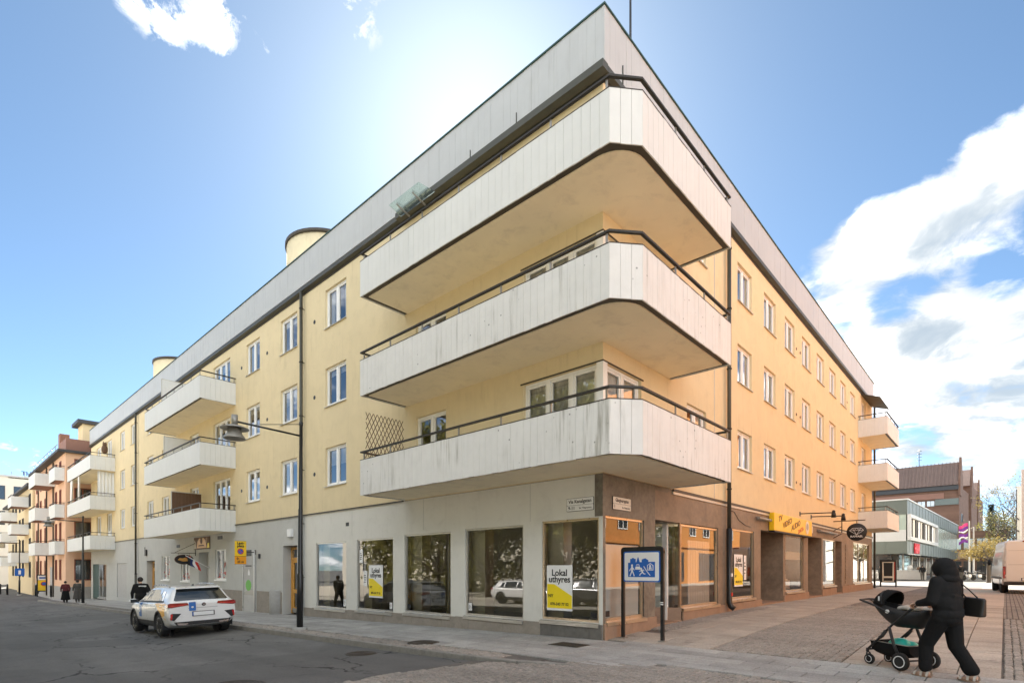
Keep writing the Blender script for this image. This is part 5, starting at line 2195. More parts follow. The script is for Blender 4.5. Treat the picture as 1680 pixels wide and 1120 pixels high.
def make_car(name, label, cat, loc, rz, body_m, decals=True, group=None):
    t = thing(name, label, cat, loc, rz, group)
    mb = MB()
    ys = sorted(set([round(v, 3) for v in list(np.linspace(-2.12, 2.10, 75))]))
    ss = list(np.linspace(0, 2, 4)) + list(np.linspace(2, 6, 13))[1:] + list(np.linspace(6, 11, 16))[1:]
    for side in (1, -1):
        P = [[car_surf(y, s, side) for s in ss] for y in ys]
        base = len(mb.v)
        for row in P:
            mb.v.extend(row)
        nv = len(ss)
        for i in range(len(ys) - 1):
            for j in range(nv - 1):
                c = [P[i][j], P[i + 1][j], P[i + 1][j + 1], P[i][j + 1]]
                cy, cz = sum(q[1] for q in c) / 4, sum(q[2] for q in c) / 4
                if ss[j] < 5.9 and any((cy - ax) ** 2 + (cz - WR_) ** 2 < .385 ** 2 for ax in (AX_R, AX_F)):
                    continue
                f = (base + i * nv + j, base + (i + 1) * nv + j, base + (i + 1) * nv + j + 1, base + i * nv + j + 1)
                mb.f.append(f if side > 0 else f[::-1])
                mb.sm.append(True)
    for y in (ys[0], ys[-1]):
        ring = [car_surf(y, s, 1) for s in ss] + [car_surf(y, s, -1) for s in ss[::-1]]
        mb.add(ring, [tuple(range(len(ring)))])
    mb.build('body', body_m, t)
    # wheel wells and arch trims
    for ax in (AX_R, AX_F):
        for side in (1, -1):
            m = MB()
            n = 18
            P = []
            for i in range(n + 1):
                a = math.radians(-22 + 224 * i / n)
                cy, cz = math.cos(a), math.sin(a)
                xo = side * .925
                P.append([(side * .60, ax + cy * .375, WR_ + cz * .375), (side * .89, ax + cy * .36, WR_ + cz * .36), (xo, ax + cy * .362, WR_ + cz * .362), (xo, ax + cy * .41, WR_ + cz * .41),
                          (side * .90, ax + cy * .425, WR_ + cz * .425)])
            m.grid(P)
            m.build('wheel_arch', 'plastic_black', t)
            m = MB()
            m.lathe([(.0, 0), (.37, 0)], (side * .60, ax, WR_), 20, 'X')
            m.build('wheel_well', 'plastic_black', t)
            w = MB()
            w.lathe([(.215, -.10), (.30, -.115), (.332, -.085), (.335, 0), (.332, .085), (.30, .115), (.215, .10)], n=32, axis='X')
            wo = w.build('wheel', 'rubber', t, (side * .79, ax, WR_))
            r = MB()
            r.lathe([(.218, .10), (.225, .105), (.205, .085), (.195, .03), (.0, .02)], n=32, axis='X')
            if side < 0:
                r.v = [(-x, y, z) for x, y, z in r.v]
            r.build('rim', 'plastic_black', wo)
            sp_ = MB()
            for k in range(5):
                for da in (-.14, .14):
                    a = 2 * PI * k / 5 + .3
                    p0 = (side * .075, .05 * math.cos(a), .05 * math.sin(a))
                    p1 = (side * .09, .205 * math.cos(a + da), .205 * math.sin(a + da))
                    sp_.tube([p0, p1], [.022, .017], 5, smooth=False)
            sp_.lathe([(.0, side * .095), (.045, side * .09), (.05, side * .06)], n=16, axis='X')
            sp_.lathe([(.200, side * .088), (.222, side * .104), (.226, side * .098)], n=32, axis='X')
            sp_.build('spokes', 'alloy', wo)
    # glass
    for side in (1, -1):
        car_patch(side, -1.02, -0.12, 7.12, 7.93, .006, 10, 4, (0.0, 0.0)).build('side_window', 'car_glass', t)
        car_patch(side, -0.05, 1.02, 7.12, 7.93, .006, 10, 4, (0.0, -.42)).build('side_window', 'car_glass', t)
        car_patch(side, -1.42, -1.10, 7.12, 7.80, .006, 6, 4, (0.10, 0.0)).build('quarter_window', 'car_glass', t)
        car_patch(side, -1.55, 1.15, 6.98, 7.12, .010, 20, 1).build('window_trim', 'plastic_black', t)
    mb = MB()
    for side in (1, -1):
        P = []
        for i in range(9):
            y = -2.035 + .295 * i / 8
            P.append([car_surf(y, s, side, .006) for s in np.linspace(9.0 if i else 9.2, 11, 6)])
        mb.grid(P)
    mb.build('rear_window', 'car_glass', t)
    mb = MB()
    for side in (1, -1):
        P = []
        for i in range(9):
            y = .50 + .72 * i / 8
            P.append([car_surf(y, s, side, .006) for s in np.linspace(8.9, 11, 6)])
        mb.grid(P)
    mb.build('windscreen', 'car_glass', t)
    # spoiler over the rear window, roof rails, fin
    mb = MB()
    mb.prism_x([(-1.66, 1.515), (-1.84, 1.48), (-1.85, 1.455), (-1.72, 1.45)], -.56, .56)
    mb.build('spoiler', body_m, t)
    for side in (1, -1):
        m = MB()
        m.tube([(side * .60, -1.35, 1.51), (side * .60, -1.25, 1.57), (side * .605, -.5, 1.60), (side * .60, .15, 1.585), (side * .59, .3, 1.52)], .020, 8)
        m.build('roof_rail', 'alloy', t)
    m = MB()
    m.prism_x([(-1.35, 1.535), (-1.22, 1.535), (-1.34, 1.60)], -.015, .015)
    m.build('antenna_fin', 'plastic_black', t)
    # rear end
    for side in (1, -1):
        m = MB()
        m.prism_y([(side * .36, .90), (side * .80, .84), (side * .885, .86), (side * .88, .96), (side * .82, .995), (side * .40, .985)], -2.128, -1.93)
        m.build('tail_light', 'lamp_red', t, fix=True)
        m = MB()
        m.prism_y([(side * .44, .915), (side * .80, .885), (side * .82, .915), (side * .45, .935)], -2.131, -2.12)
        m.build('tail_light_strip', 'lamp_red_bright', t, fix=True)
        m = MB()
        m.prism_y([(side * .56, .66), (side * .80, .675), (side * .82, .50), (side * .74, .47)], -2.128, -2.02)
        m.build('bumper_vent', 'plastic_black', t, fix=True)
        m = MB()
        m.prism_y([(side * .765, .655), (side * .825, .665), (side * .83, .51), (side * .80, .49)], -2.135, -2.0)
        m.build('reflector', 'lamp_red_bright', t, fix=True)
        m = MB()
        m.prism_y([(side * .40, .375), (side * .68, .40), (side * .64, .345), (side * .42, .335)], -2.14, -2.05)
        m.build('exhaust_trim', 'alloy', t, fix=True)
        # mirror
        m = MB()
        m.ball((side * 1.0, .88, 1.03), (.12, .07, .085), 12)
        mo = m.build('mirror', body_m, t)
        m = MB()
        m.box(min(side * .9, side * 1.09), max(side * .9, side * 1.09), .805, .815, .97, 1.09)
        m.tube([(side * .86, .88, .97), (side * .96, .88, 1.0)], .03, 6)
        m.build('mirror_glass', 'plastic_black', mo)
        # front lamps
        m = MB()
        m.prism_y([(side * .30, .72), (side * .66, .76), (side * .62, .84), (side * .30, .80)], 1.95, 2.06)
        m.build('headlight', 'alloy', t, fix=True)
    m = MB()
    m.prism_y([(-.74, .43), (.74, .43), (.66, .33), (-.66, .33)], -2.13, -1.9)
    m.build('diffuser', 'plastic_black', t, fix=True)
    m = MB()
    m.bbox(-.29, .29, -2.145, -2.12, .565, .70, .006)
    p = m.build('number_plate_holder', 'plastic_black', t)
    m = MB()
    m.box(-.26, .26, -2.150, -2.146, .58, .685)
    m.build('number_plate', 'paper_white', p)
    m = MB()
    m.box(-.29, -.262, -2.151, -2.146, .58, .685)
    m.build('plate_flash', 'sign_blue', p)
    m = MB()
    m.lathe([(0, -.012), (.052, -.012), (.058, 0)], (.02, -2.118, .905), 24, 'Y')
    e = m.build('badge', 'plastic_black', t)
    m = MB()
    for pts in ([(-.02, .945), (.02, .90), (.06, .945)], [(-.012, .925), (.005, .872), (.02, .90), (.035, .872), (.052, .925)]):
        stroke(m, pts, .010, -2.1335)
    m.build('badge_mark', 'alloy', e)
    # panel gaps and sill cladding
    for side in (1, -1):
        m = MB()
        for y in (-1.06, -.08, 1.0):
            P = [[car_surf(y - .004, s, side, .0012), car_surf(y + .004, s, side, .0012)] for s in np.linspace(2.6, 6.9, 10)]
            m.grid(P)
        m.build('door_gap', 'plastic_black', t)
        car_patch(side, -.95, .95, 1.6, 2.6, .012, 16, 4).build('sill_cladding', 'plastic_black', t)
        for y in (-.72, .30):
            m = MB()
            q = car_surf(y, 5.0, side, .02)
            m.tube([(q[0] - side * .02, y - .11, q[2]), (q[0] + side * .005, y - .07, q[2] + .004), (q[0] + side * .005, y + .07, q[2] + .004), (q[0] - side * .02, y + .11, q[2])], .016, 6)
            m.build('door_handle', body_m, t)
    m = MB()
    P = [[(-.80 + 1.6 * i / 12, -2.123 + .02 * abs(-.80 + 1.6 * i / 12) ** 2, .795), (-.80 + 1.6 * i / 12, -2.123 + .02 * abs(-.80 + 1.6 * i / 12) ** 2, .803)] for i in range(13)]
    m.grid(P)
    m.build('tailgate_gap', 'plastic_black', t)
    if decals:
        m = MB()
        m.box(-.36, -.19, -2.133, -2.119, .72, 1.0)
        d = m.build('rear_decal', 'decal_blue', t)
        m = MB()
        m.prism_y(disc(-.275, .83, .03), -2.136, -2.1335)
        m.build('decal_mark', 'paper_white', d)
        for side in (-1, 1):
            d = car_patch(side, .42, .68, 3.0, 6.3, .004, 4, 10).build('door_decal', 'decal_blue', t)
            q = MB()
            for k in range(3):
                s0 = 4.0 + k * .45
                P = [[car_surf(y, s, side, .007) for s in (s0, s0 + .3)] for y in (.56, .60, .64)]
                q.grid(P)
            q.build('decal_mark', 'paper_white', d)
            d = MB()
            P = []
            for i in range(15):
                u = i / 14
                y = -1.86 + 1.0 * u
                lo = 2.6 + 3.2 * u
                hi = 6.4 - .6 * u
                P.append([car_surf(y, s, side, .004) for s in np.linspace(min(lo, hi - .05), hi, 6)])
            d.grid(P)
            # keep the arch free
            keep = []
            for f, sm_ in zip(d.f, d.sm):
                cy = sum(d.v[i][1] for i in f) / 4
                cz = sum(d.v[i][2] for i in f) / 4
                if (cy - AX_R) ** 2 + (cz - WR_) ** 2 > .40 ** 2:
                    keep.append(f)
            d.f, d.sm = keep, [True] * len(keep)
            d.build('flank_decal', 'decal_orange', t)
    # low roofline: everything above the shoulder is drawn down a little
    for ch in t.children:
        if ch.name.startswith('wheel'):
            continue
        for v in ch.data.vertices:
            if v.co.z > .78:
                v.co.z = .78 + (v.co.z - .78) * .83
        for g in ch.children:
            for v in g.data.vertices:
                if v.co.z > .78:
                    v.co.z = .78 + (v.co.z - .78) * .83
    return t


cx_, cy_ = -4.22, 12.75
car = make_car('parked_car', 'white hatchback with blue and orange decals parked at the kerb', 'car', (cx_, cy_, rz_(cx_, cy_) + .005), 0, 'car_white')
car.rotation_euler = (-.02, -.03, 0)
# cars parked across the street, seen mirrored in the shop windows
for (x, y, mm, lb, r) in ((-14.5, 9.5, 'car_grey', 'dark grey car parked across the street, mirrored in the shop windows', PI),
                          (-14.5, 4.2, 'car_brown', 'brown car parked across the street, mirrored in the shop windows', PI),
                          (-14.5, 14.8, 'car_white', 'white car parked across the street, mirrored in the shop windows', PI)):
    make_car('parked_car', lb, 'car', (x, y, rz_(x, y)), r, mm, False, 'cars parked across the street')


def make_van(label, loc, rz):
    t = thing('delivery_van', label, 'van', loc, rz)
    L0, L1 = 0.0, 5.9

    def ring(y):
        # (x,z) half outline
        top = np.interp(y, [0, .10, 3.9, 4.6, 5.2, 5.9], [2.62, 2.70, 2.72, 2.5, 1.45, 0.95])
        w = np.interp(y, [0, .12, 5.2, 5.9], [.94, .985, .985, .80])
        wt = np.interp(y, [0, .12, 3.9, 5.2, 5.9], [.80, .84, .84, .72, .60])
        return [(0, .42), (w - .06, .42), (w, .50), (w + .01, .9), (w, 1.35), (w - .03, min(1.9, top - .3)), (wt + .06, top - .12), (wt - .04, top - .02), (0, top + .02)]
    mb = MB()
    ys = [0, .03, .08, .15] + list(np.linspace(.3, 5.9, 29))
    for side in (1, -1):
        P = []
        for y in ys:
            R_ = ring(y)
            k = 1.0 if y > .1 else .97 + .03 * math.sqrt(max(0, y / .1))
            P.append([(side * x * k, y, z) for x, z in R_])
        base = len(mb.v)
        nv = len(P[0])
        for row in P:
            mb.v.extend(row)
        for i in range(len(ys) - 1):
            for j in range(nv - 1):
                cy = (P[i][j][1] + P[i + 1][j][1]) / 2
                cz = (P[i][j][2] + P[i + 1][j + 1][2]) / 2
                if j < 4 and any((cy - ax) ** 2 + (cz - .36) ** 2 < .42 ** 2 for ax in (1.15, 4.75)):
                    continue
                f = (base + i * nv + j, base + (i + 1) * nv + j, base + (i + 1) * nv + j + 1, base + i * nv + j + 1)
                mb.f.append(f)
                mb.sm.append(True)
        ringp = P[0]
    R0 = ring(0)
    rr = [(x * .97, 0, z) for x, z in R0] + [(-x * .97, 0, z) for x, z in R0[::-1]]
    mb.add(rr, [tuple(range(len(rr)))])
    mb.build('body', 'van_white', t, fix=True)
    for side in (1, -1):
        m = MB()
        m.bbox(min(side * .02, side * .86), max(side * .02, side * .86), -.03, .0, .62, 2.5, .02)
        d = m.build('rear_door', 'van_white', t)
        m = MB()
        m.box(min(side * .10, side * .78), max(side * .10, side * .78), -.036, -.0305, 1.45, 1.47)
        m.box(min(side * .10, side * .78), max(side * .10, side * .78), -.036, -.0305, 2.16, 2.175)
        m.build('swage_line', 'door_grey', d)
        for z in (.9, 1.6, 2.3):
            m = MB()
            m.tube([(side * .875, -.035, z - .05), (side * .875, -.035, z + .05)], .02, 6)
            m.build('hinge', 'van_white', d)
        m = MB()
        m.bbox(min(side * .87, side * .985), max(side * .87, side * .985), -.045, .14, .78, 1.38, .02)
        m.build('tail_light', 'lamp_red', t)
        m = MB()
        m.bbox(min(side * .89, side * .96), max(side * .89, side * .96), -.052, -.044, .98, 1.12, .003)
        m.build('tail_light_lens', 'lamp_red_bright', t)
        for ax in (1.15, 4.75):
            w = MB()
            w.lathe([(.2, -.11), (.31, -.12), (.345, -.09), (.35, 0), (.345, .09), (.31, .12), (.2, .11)], n=24, axis='X')
            wo = w.build('wheel', 'rubber', t, (side * .86, ax, .35))
            r = MB()
            r.lathe([(0, side * .09), (.2, side * .1), (.205, 0)], n=20, axis='X')
            r.build('rim', 'alloy', wo)
            m = MB()
            m.lathe([(0, 0), (.43, 0)], (side * .70, ax, .36), 18, 'X')
            m.build('wheel_well', 'plastic_black', t)
        m = MB()
        m.bbox(min(side * .99, side * 1.0), max(side * .99, side * 1.004), .3, 5.0, .72, .84, .002)
        m.build('side_strip', 'plastic_black', t)
        m = MB()
        m.ball((side * 1.12, 4.75, 1.62), (.09, .07, .18), 10)
        m.build('mirror', 'plastic_black', t)
        m = MB()
        m.quad((side * .985, 4.05, 1.42), (side * .985, 5.0, 1.40), (side * .90, 4.5, 2.05), (side * .90, 4.05, 2.1))
        m.build('cab_window', 'car_glass', t)
    m = MB()
    m.bbox(-.95, .95, -.12, .1, .42, .60, .03)
    m.build('bumper', 'plastic_black', t)
    m = MB()
    m.bbox(-.30, .42, -.05, -.031, .66, .80, .004)
    p = m.build('number_plate_holder', 'plastic_black', t)
    m = MB()
    m.box(-.26, .26, -.056, -.0505, .67, .785)
    m.build('number_plate', 'paper_white', p)
    m = MB()
    m.box(-.25, .25, -.02, .1, 2.6, 2.67)
    m.build('brake_light', 'lamp_red', t)
    return t


make_van('high-roofed white delivery van parked at the right edge, seen from behind', (27.45, -7.12, gz(27, -7)), math.radians(-84.5))


def motorcycle(label, loc, rz):
    t = thing('motorcycle', label, 'motorcycle', loc, rz, 'motorcycles parked beyond the cross street')
    for y in (-.7, .72):
        m = MB()
        m.lathe([(.22, -.05), (.30, -.05), (.32, 0), (.30, .05), (.22, .05), (.22, -.05)], (0, y, .32), 20, 'X')
        w = m.build('wheel', 'rubber', t)
        m = MB()
        for k in range(6):
            a = PI * k / 6
            m.tube([(0, y - .22 * math.cos(a), .32 - .22 * math.sin(a)), (0, y + .22 * math.cos(a), .32 + .22 * math.sin(a))], .012, 4)
        m.build('spokes', 'alloy', w)
    m = MB()
    m.ball((0, .12, .85), (.15, .3, .14))
    m.build('tank', 'plastic_black', t)
    m = MB()
    m.ball((0, -.38, .80), (.14, .38, .08))
    m.build('seat', 'plastic_black', t)
    m = MB()
    m.bbox(-.16, .16, -.25, .25, .3, .68, .06)
    m.build('engine', 'alloy', t)
    m = MB()
    for sx in (-.09, .09):
        m.tube([(sx, .74, .32), (sx, .42, 1.0)], .025, 6)
    m.tube([(-.36, .28, 1.08), (0, .42, 1.02), (.36, .28, 1.08)], .018, 6)
    m.tube([(.12, .2, .35), (.14, -.8, .36)], .045, 8)
    m.build('fork', 'alloy', t)
    m = MB()
    m.ball((0, .55, .95), (.10, .09, .11))
    m.build('headlight', 'alloy', t)
    return t


motorcycle('dark motorcycle parked nearest the flagpoles', (67.2, -3.3, gz(66, -3)), math.radians(60))
motorcycle('second dark motorcycle parked behind the first, closer to the van', (68.5, -4.1, gz(66, -3)), math.radians(55))
# ------------------------------------------------------------------ people
simple('skin', (0.52, 0.33, 0.24), 0.55, var=0.06, scale=20)
simple('cloth_black', (0.017, 0.017, 0.0175), 0.95, var=0.25, scale=30, bump=0.5, bscale=90, spec=0.15)
simple('cloth_black2', (0.013, 0.013, 0.0135), 0.95, var=0.25, scale=30, bump=0.4, bscale=70, spec=0.15)
simple('cloth_red', (0.10, 0.018, 0.022), 0.9, var=0.15, scale=20)
simple('cloth_grey', (0.075, 0.07, 0.062), 0.9, var=0.15, scale=20)
simple('hair_dark', (0.015, 0.011, 0.009), 0.7, var=0.2, scale=40)
simple('leather_black', (0.014, 0.013, 0.013), 0.4, var=0.15, scale=15)
simple('sandal', (0.55, 0.50, 0.44), 0.6, var=0.1)
simple('sole_tan', (0.30, 0.19, 0.12), 0.7, var=0.1)
simple('blanket', (0.50, 0.46, 0.40), 0.95, var=0.1, scale=12, bump=0.4, bscale=60)
simple('canopy_grey', (0.035, 0.036, 0.038), 0.8, var=0.1)
simple('teal_plastic', (0.02, 0.42, 0.34), 0.35, var=0.1)


def cap(mb, p0, r0, p1, r1, n=12):
    """tapered limb with rounded ends"""
    p0, p1 = Vector(p0), Vector(p1)
    d = (p1 - p0).normalized()
    pts, rr = [], []
    for k in range(4):
        a = PI / 2 * (1 - k / 4)
        pts.append(p0 - d * r0 * math.sin(a))
        rr.append(max(.002, r0 * math.cos(a)))
    pts.append(p0)
    rr.append(r0)
    for k in range(1, 4):
        pts.append(p0 + (p1 - p0) * k / 4)
        rr.append(r0 + (r1 - r0) * k / 4)
    pts.append(p1)
    rr.append(r1)
    for k in range(1, 5):
        a = PI / 2 * k / 4
        pts.append(p1 + d * r1 * math.sin(a))
        rr.append(max(.002, r1 * math.cos(a)))
    mb.tube(pts, rr, n)


def fuse(mb, name, m, parent, voxel=0.014, smooth=6, loc=None, rz=None):
    """merge overlapping volumes into one continuous skin"""
    me = mb.mesh('tmp')
    o = bpy.data.objects.new('tmp', me)
    COL.objects.link(o)
    r = o.modifiers.new('r', 'REMESH')
    r.mode = 'VOXEL'
    r.voxel_size = voxel
    r.use_smooth_shade = True
    s = o.modifiers.new('s', 'SMOOTH')
    s.factor = .5
    s.iterations = smooth
    dg = bpy.context.evaluated_depsgraph_get()
    me2 = bpy.data.meshes.new_from_object(o.evaluated_get(dg))
    bpy.data.objects.remove(o)
    me2.materials.clear()
    me2.materials.append(MATS[m])
    for p in me2.polygons:
        p.use_smooth = True
    q = bpy.data.objects.new(name, me2)
    COL.objects.link(q)
    if loc is not None:
        q.location = loc
    if rz is not None:
        q.rotation_euler = (0, 0, rz)
    if parent is not None:
        q.parent = parent
    return q


def hand(mb, w, tip, curl_axis, side):
    """palm and five separate fingers closing round a bar: w wrist, tip knuckle line centre"""
    w, tip = Vector(w), Vector(tip)
    d = (tip - w).normalized()
    a = Vector(curl_axis).normalized()
    n = d.cross(a).normalized()
    if n.z > 0:
        n = -n
    mid = w + d * .045
    for k in (-.028, -.010, .010, .028):
        cap(mb, w + a * k * .7, .016, w + d * .085 + a * k, .013, 8)
    lens = (.036, .044, .042, .032)
    for i, k in enumerate((-.030, -.011, .010, .030)):
        b0 = w + d * .088 + a * k
        b1 = b0 + (d * .75 + n * .6).normalized() * lens[i]
        b2 = b1 + (n * 1.0 - d * .25).normalized() * lens[i] * .75
        b3 = b2 + (-d * .9 + n * .2).normalized() * lens[i] * .6
        cap(mb, b0, .0095, b1, .009, 7)
        cap(mb, b1, .009, b2, .0085, 7)
        cap(mb, b2, .0085, b3, .0075, 7)
    t0 = w + d * .03 + a * side * .026
    t1 = t0 + (d * .6 + a * side * .6 + n * .3).normalized() * .04
    t2 = t1 + (d * .8 + n * .8 - a * side * .3).normalized() * .032
    cap(mb, t0, .013, t1, .011, 7)
    cap(mb, t1, .011, t2, .009, 7)


def head(mb, c, s=1.0, yaw=0.0):
    """skull, jaw, nose, brow, ears; faces +y"""
    c = Vector(c)

    def P(x, y, z):
        ca, sa = math.cos(yaw), math.sin(yaw)
        return c + Vector((x * ca - y * sa, x * sa + y * ca, z)) * s
    mb.ball(P(0, -.012, .02), (.075 * s, .092 * s, .098 * s), 16)
    mb.ball(P(0, .025, -.045), (.055 * s, .062 * s, .068 * s), 14)
    cap(mb, P(0, .088, .012), .010 * s, P(0, .108, -.025), .014 * s, 8)
    cap(mb, P(-.04, .078, .03), .012 * s, P(.04, .078, .03), .012 * s, 8)
    cap(mb, P(-.02, .085, -.062), .008 * s, P(.02, .085, -.062), .008 * s, 8)
    mb.ball(P(0, .07, -.098), (.024 * s, .022 * s, .018 * s), 10)
    for sx in (-1, 1):
        mb.ball(P(sx * .078, -.01, -.005), (.012 * s, .022 * s, .033 * s), 8)
        mb.ball(P(sx * .04, .062, -.02), (.022 * s, .02 * s, .02 * s), 8)


# ---- the person with the stroller: striding, hood up
F2 = math.radians(-31.3)
px, py = -0.30, -5.65
z0 = gz(px, py)
# joints in the person's own frame (x right, y forward)
hipL, hipR = (-.085, .0, .84), (.085, -.01, .84)
kneeL, kneeR = (-.095, .20, .46), (.10, -.05, .45)
ankL, ankR = (-.10, .21, .085), (.105, -.25, .105)
shL, shR = (-.165, .01, 1.31), (.165, .0, 1.31)
elL, elR = (-.225, .03, 1.06), (.225, .02, 1.06)
wrL, wrR = (-.165, .245, 1.015), (.165, .245, 1.015)
body = MB()
head(body, (0, .06, 1.48), 1.0)
cap(body, (0, .0, 1.33), .055, (0, .03, 1.43), .05)
body.ball((0, 0, 1.18), (.15, .10, .20), 16)
body.ball((0, 0, .98), (.14, .10, .18), 16)
body.ball((0, -.01, .85), (.155, .11, .12), 16)
for a, b, c, s_ in ((shL, elL, wrL, -1), (shR, elR, wrR, 1)):
    cap(body, a, .048, b, .04)
    cap(body, b, .038, c, .028)
    cap(body, (0, 0, 1.31), .05, a, .05)
    hand(body, c, (c[0], c[1] + .1, c[2] - .02), (1, 0, 0), -s_)
for h, k, a, s_ in ((hipL, kneeL, ankL, -1), (hipR, kneeR, ankR, 1)):
    cap(body, h, .085, k, .055)
    cap(body, k, .052, a, .036)
    toe = (a[0], a[1] + .13, a[2] - .055) if s_ < 0 else (a[0], a[1] + .12, a[2] - .075)
    cap(body, (a[0], a[1] - .03, a[2] - .035), .036, toe, .026)
    for q in (-.024, -.01, .004, .016, .026):
        cap(body, (toe[0] + q, toe[1], toe[2] - .006), .011, (toe[0] + q, toe[1] + .045 - abs(q) * .6, toe[2] - .012), .008, 6)
wo = fuse(body, 'person', 'skin', None, .0085, 4, (px, py, z0), F2)
tag(wo, 'person in a black hooded top pushing a stroller, black bag at the hip', 'person')
h = MB()
# hood: shell round the head, open at the face
h.ball((0, .03, 1.505), (.128, .145, .142), 20)
h.ball((0, -.02, 1.44), (.118, .12, .12), 18)
h.ball((0, -.03, 1.36), (.15, .115, .075), 18)
fuse(h, 'hood', 'cloth_black', wo, .011, 6)
h = MB()
h.ball((0, .0, 1.20), (.20, .145, .20), 18)
h.ball((0, -.01, 1.02), (.205, .155, .20), 18)
h.ball((0, -.015, .88), (.215, .165, .10), 18)
cap(h, (-.14, -.01, .83), .075, (.14, -.01, .83), .075)
for a, b, c in ((shL, elL, wrL), (shR, elR, wrR)):
    cap(h, (a[0] * .5, a[1], 1.31), .09, a, .085)
    cap(h, a, .085, b, .072)
    cap(h, b, .070, (c[0], c[1] - .01, c[2]), .048)
# cloth folds across the back and cuffs
for k, z in enumerate((.90, .97, 1.06, 1.13)):
    cap(h, (-.13 + .02 * k, -.125 - .01 * (k % 2), z), .022, (.12, -.135, z + .035 * (-1) ** k), .020, 8)
for c in (wrL, wrR):
    cap(h, (c[0] - .02, c[1] - .015, c[2]), .05, (c[0] + .02, c[1] - .015, c[2]), .05, 10)
fuse(h, 'hooded_top', 'cloth_black', wo, .013, 4)
h = MB()
h.ball((0, -.015, .82), (.185, .145, .11), 16)
for hp, k, a in ((hipL, kneeL, ankL), (hipR, kneeR, ankR)):
    cap(h, hp, .118, k, .092)
    cap(h, k, .090, (a[0], a[1] + .0, a[2] + .055), .080)
    sd = (Vector(k) - Vector(a)).normalized()
    cap(h, Vector(a) + sd * .12, .082, Vector(a) + sd * .06, .082)
    mid = (Vector(k) + Vector(a)) / 2
    for dz in (-.08, .0, .09):
        c0 = mid + (Vector(k) - Vector(a)).normalized() * dz
        cap(h, (c0.x - .03, c0.y - .03, c0.z), .047, (c0.x + .03, c0.y - .025, c0.z + .03), .047, 8)
fuse(h, 'trousers', 'cloth_black2', wo, .012, 3)
for a, s_ in ((ankL, -1), (ankR, 1)):
    zf = 0.0 if s_ < 0 else .012
    tilt = 0 if s_ < 0 else .02
    m = MB()
    m.poly_prism([(a[0] + .045 * math.cos(t) * (1 if math.sin(t) > 0 else .8), a[1] + .055 + .135 * math.sin(t)) for t in np.linspace(0, 2 * PI, 20)[:-1]], zf, zf + .022)
    sd_ = m.build('sandal', 'sole_tan', wo)
    m = MB()
    for yy, hh in ((.12, .052), (.03, .085), (-.05, .075)):
        P = []
        for i in range(9):
            t = PI * i / 8
            P.append([(a[0] + .05 * math.cos(t), a[1] + yy - .016, zf + .015 + hh * math.sin(t)), (a[0] + .05 * math.cos(t), a[1] + yy + .016, zf + .015 + hh * math.sin(t))])
        m.grid(P)
    m.build('strap', 'sandal', sd_)
# shoulder bag
bg = thing('shoulder_bag', 'black shoulder bag hanging at the right hip of the person with the stroller', 'bag', (px + .855 * .245 - .52 * .17, py - .52 * .245 - .855 * .17, z0 + .85), F2)
m = MB()
m.add([(-.06, -.13, 0), (.06, -.13, 0), (.06, .10, .01), (-.06, .10, .01), (-.03, -.15, .25), (.03, -.15, .25), (.03, .12, .27), (-.03, .12, .27)],
      [(0, 3, 2, 1), (4, 5, 6, 7), (0, 1, 5, 4), (1, 2, 6, 5), (2, 3, 7, 6), (3, 0, 4, 7)])
o = m.build('bag_body', 'leather_black', bg)
bv = o.modifiers.new('b', 'BEVEL')
bv.width = .03
bv.segments = 4
m = MB()
m.tube([(-.01, -.06, .25), (-.05, .02, .36), (-.09, .10, .45), (-.10, .15, .47), (-.09, .16, .42), (-.01, .09, .26)], .009, 6)
m.build('strap', 'leather_black', bg)

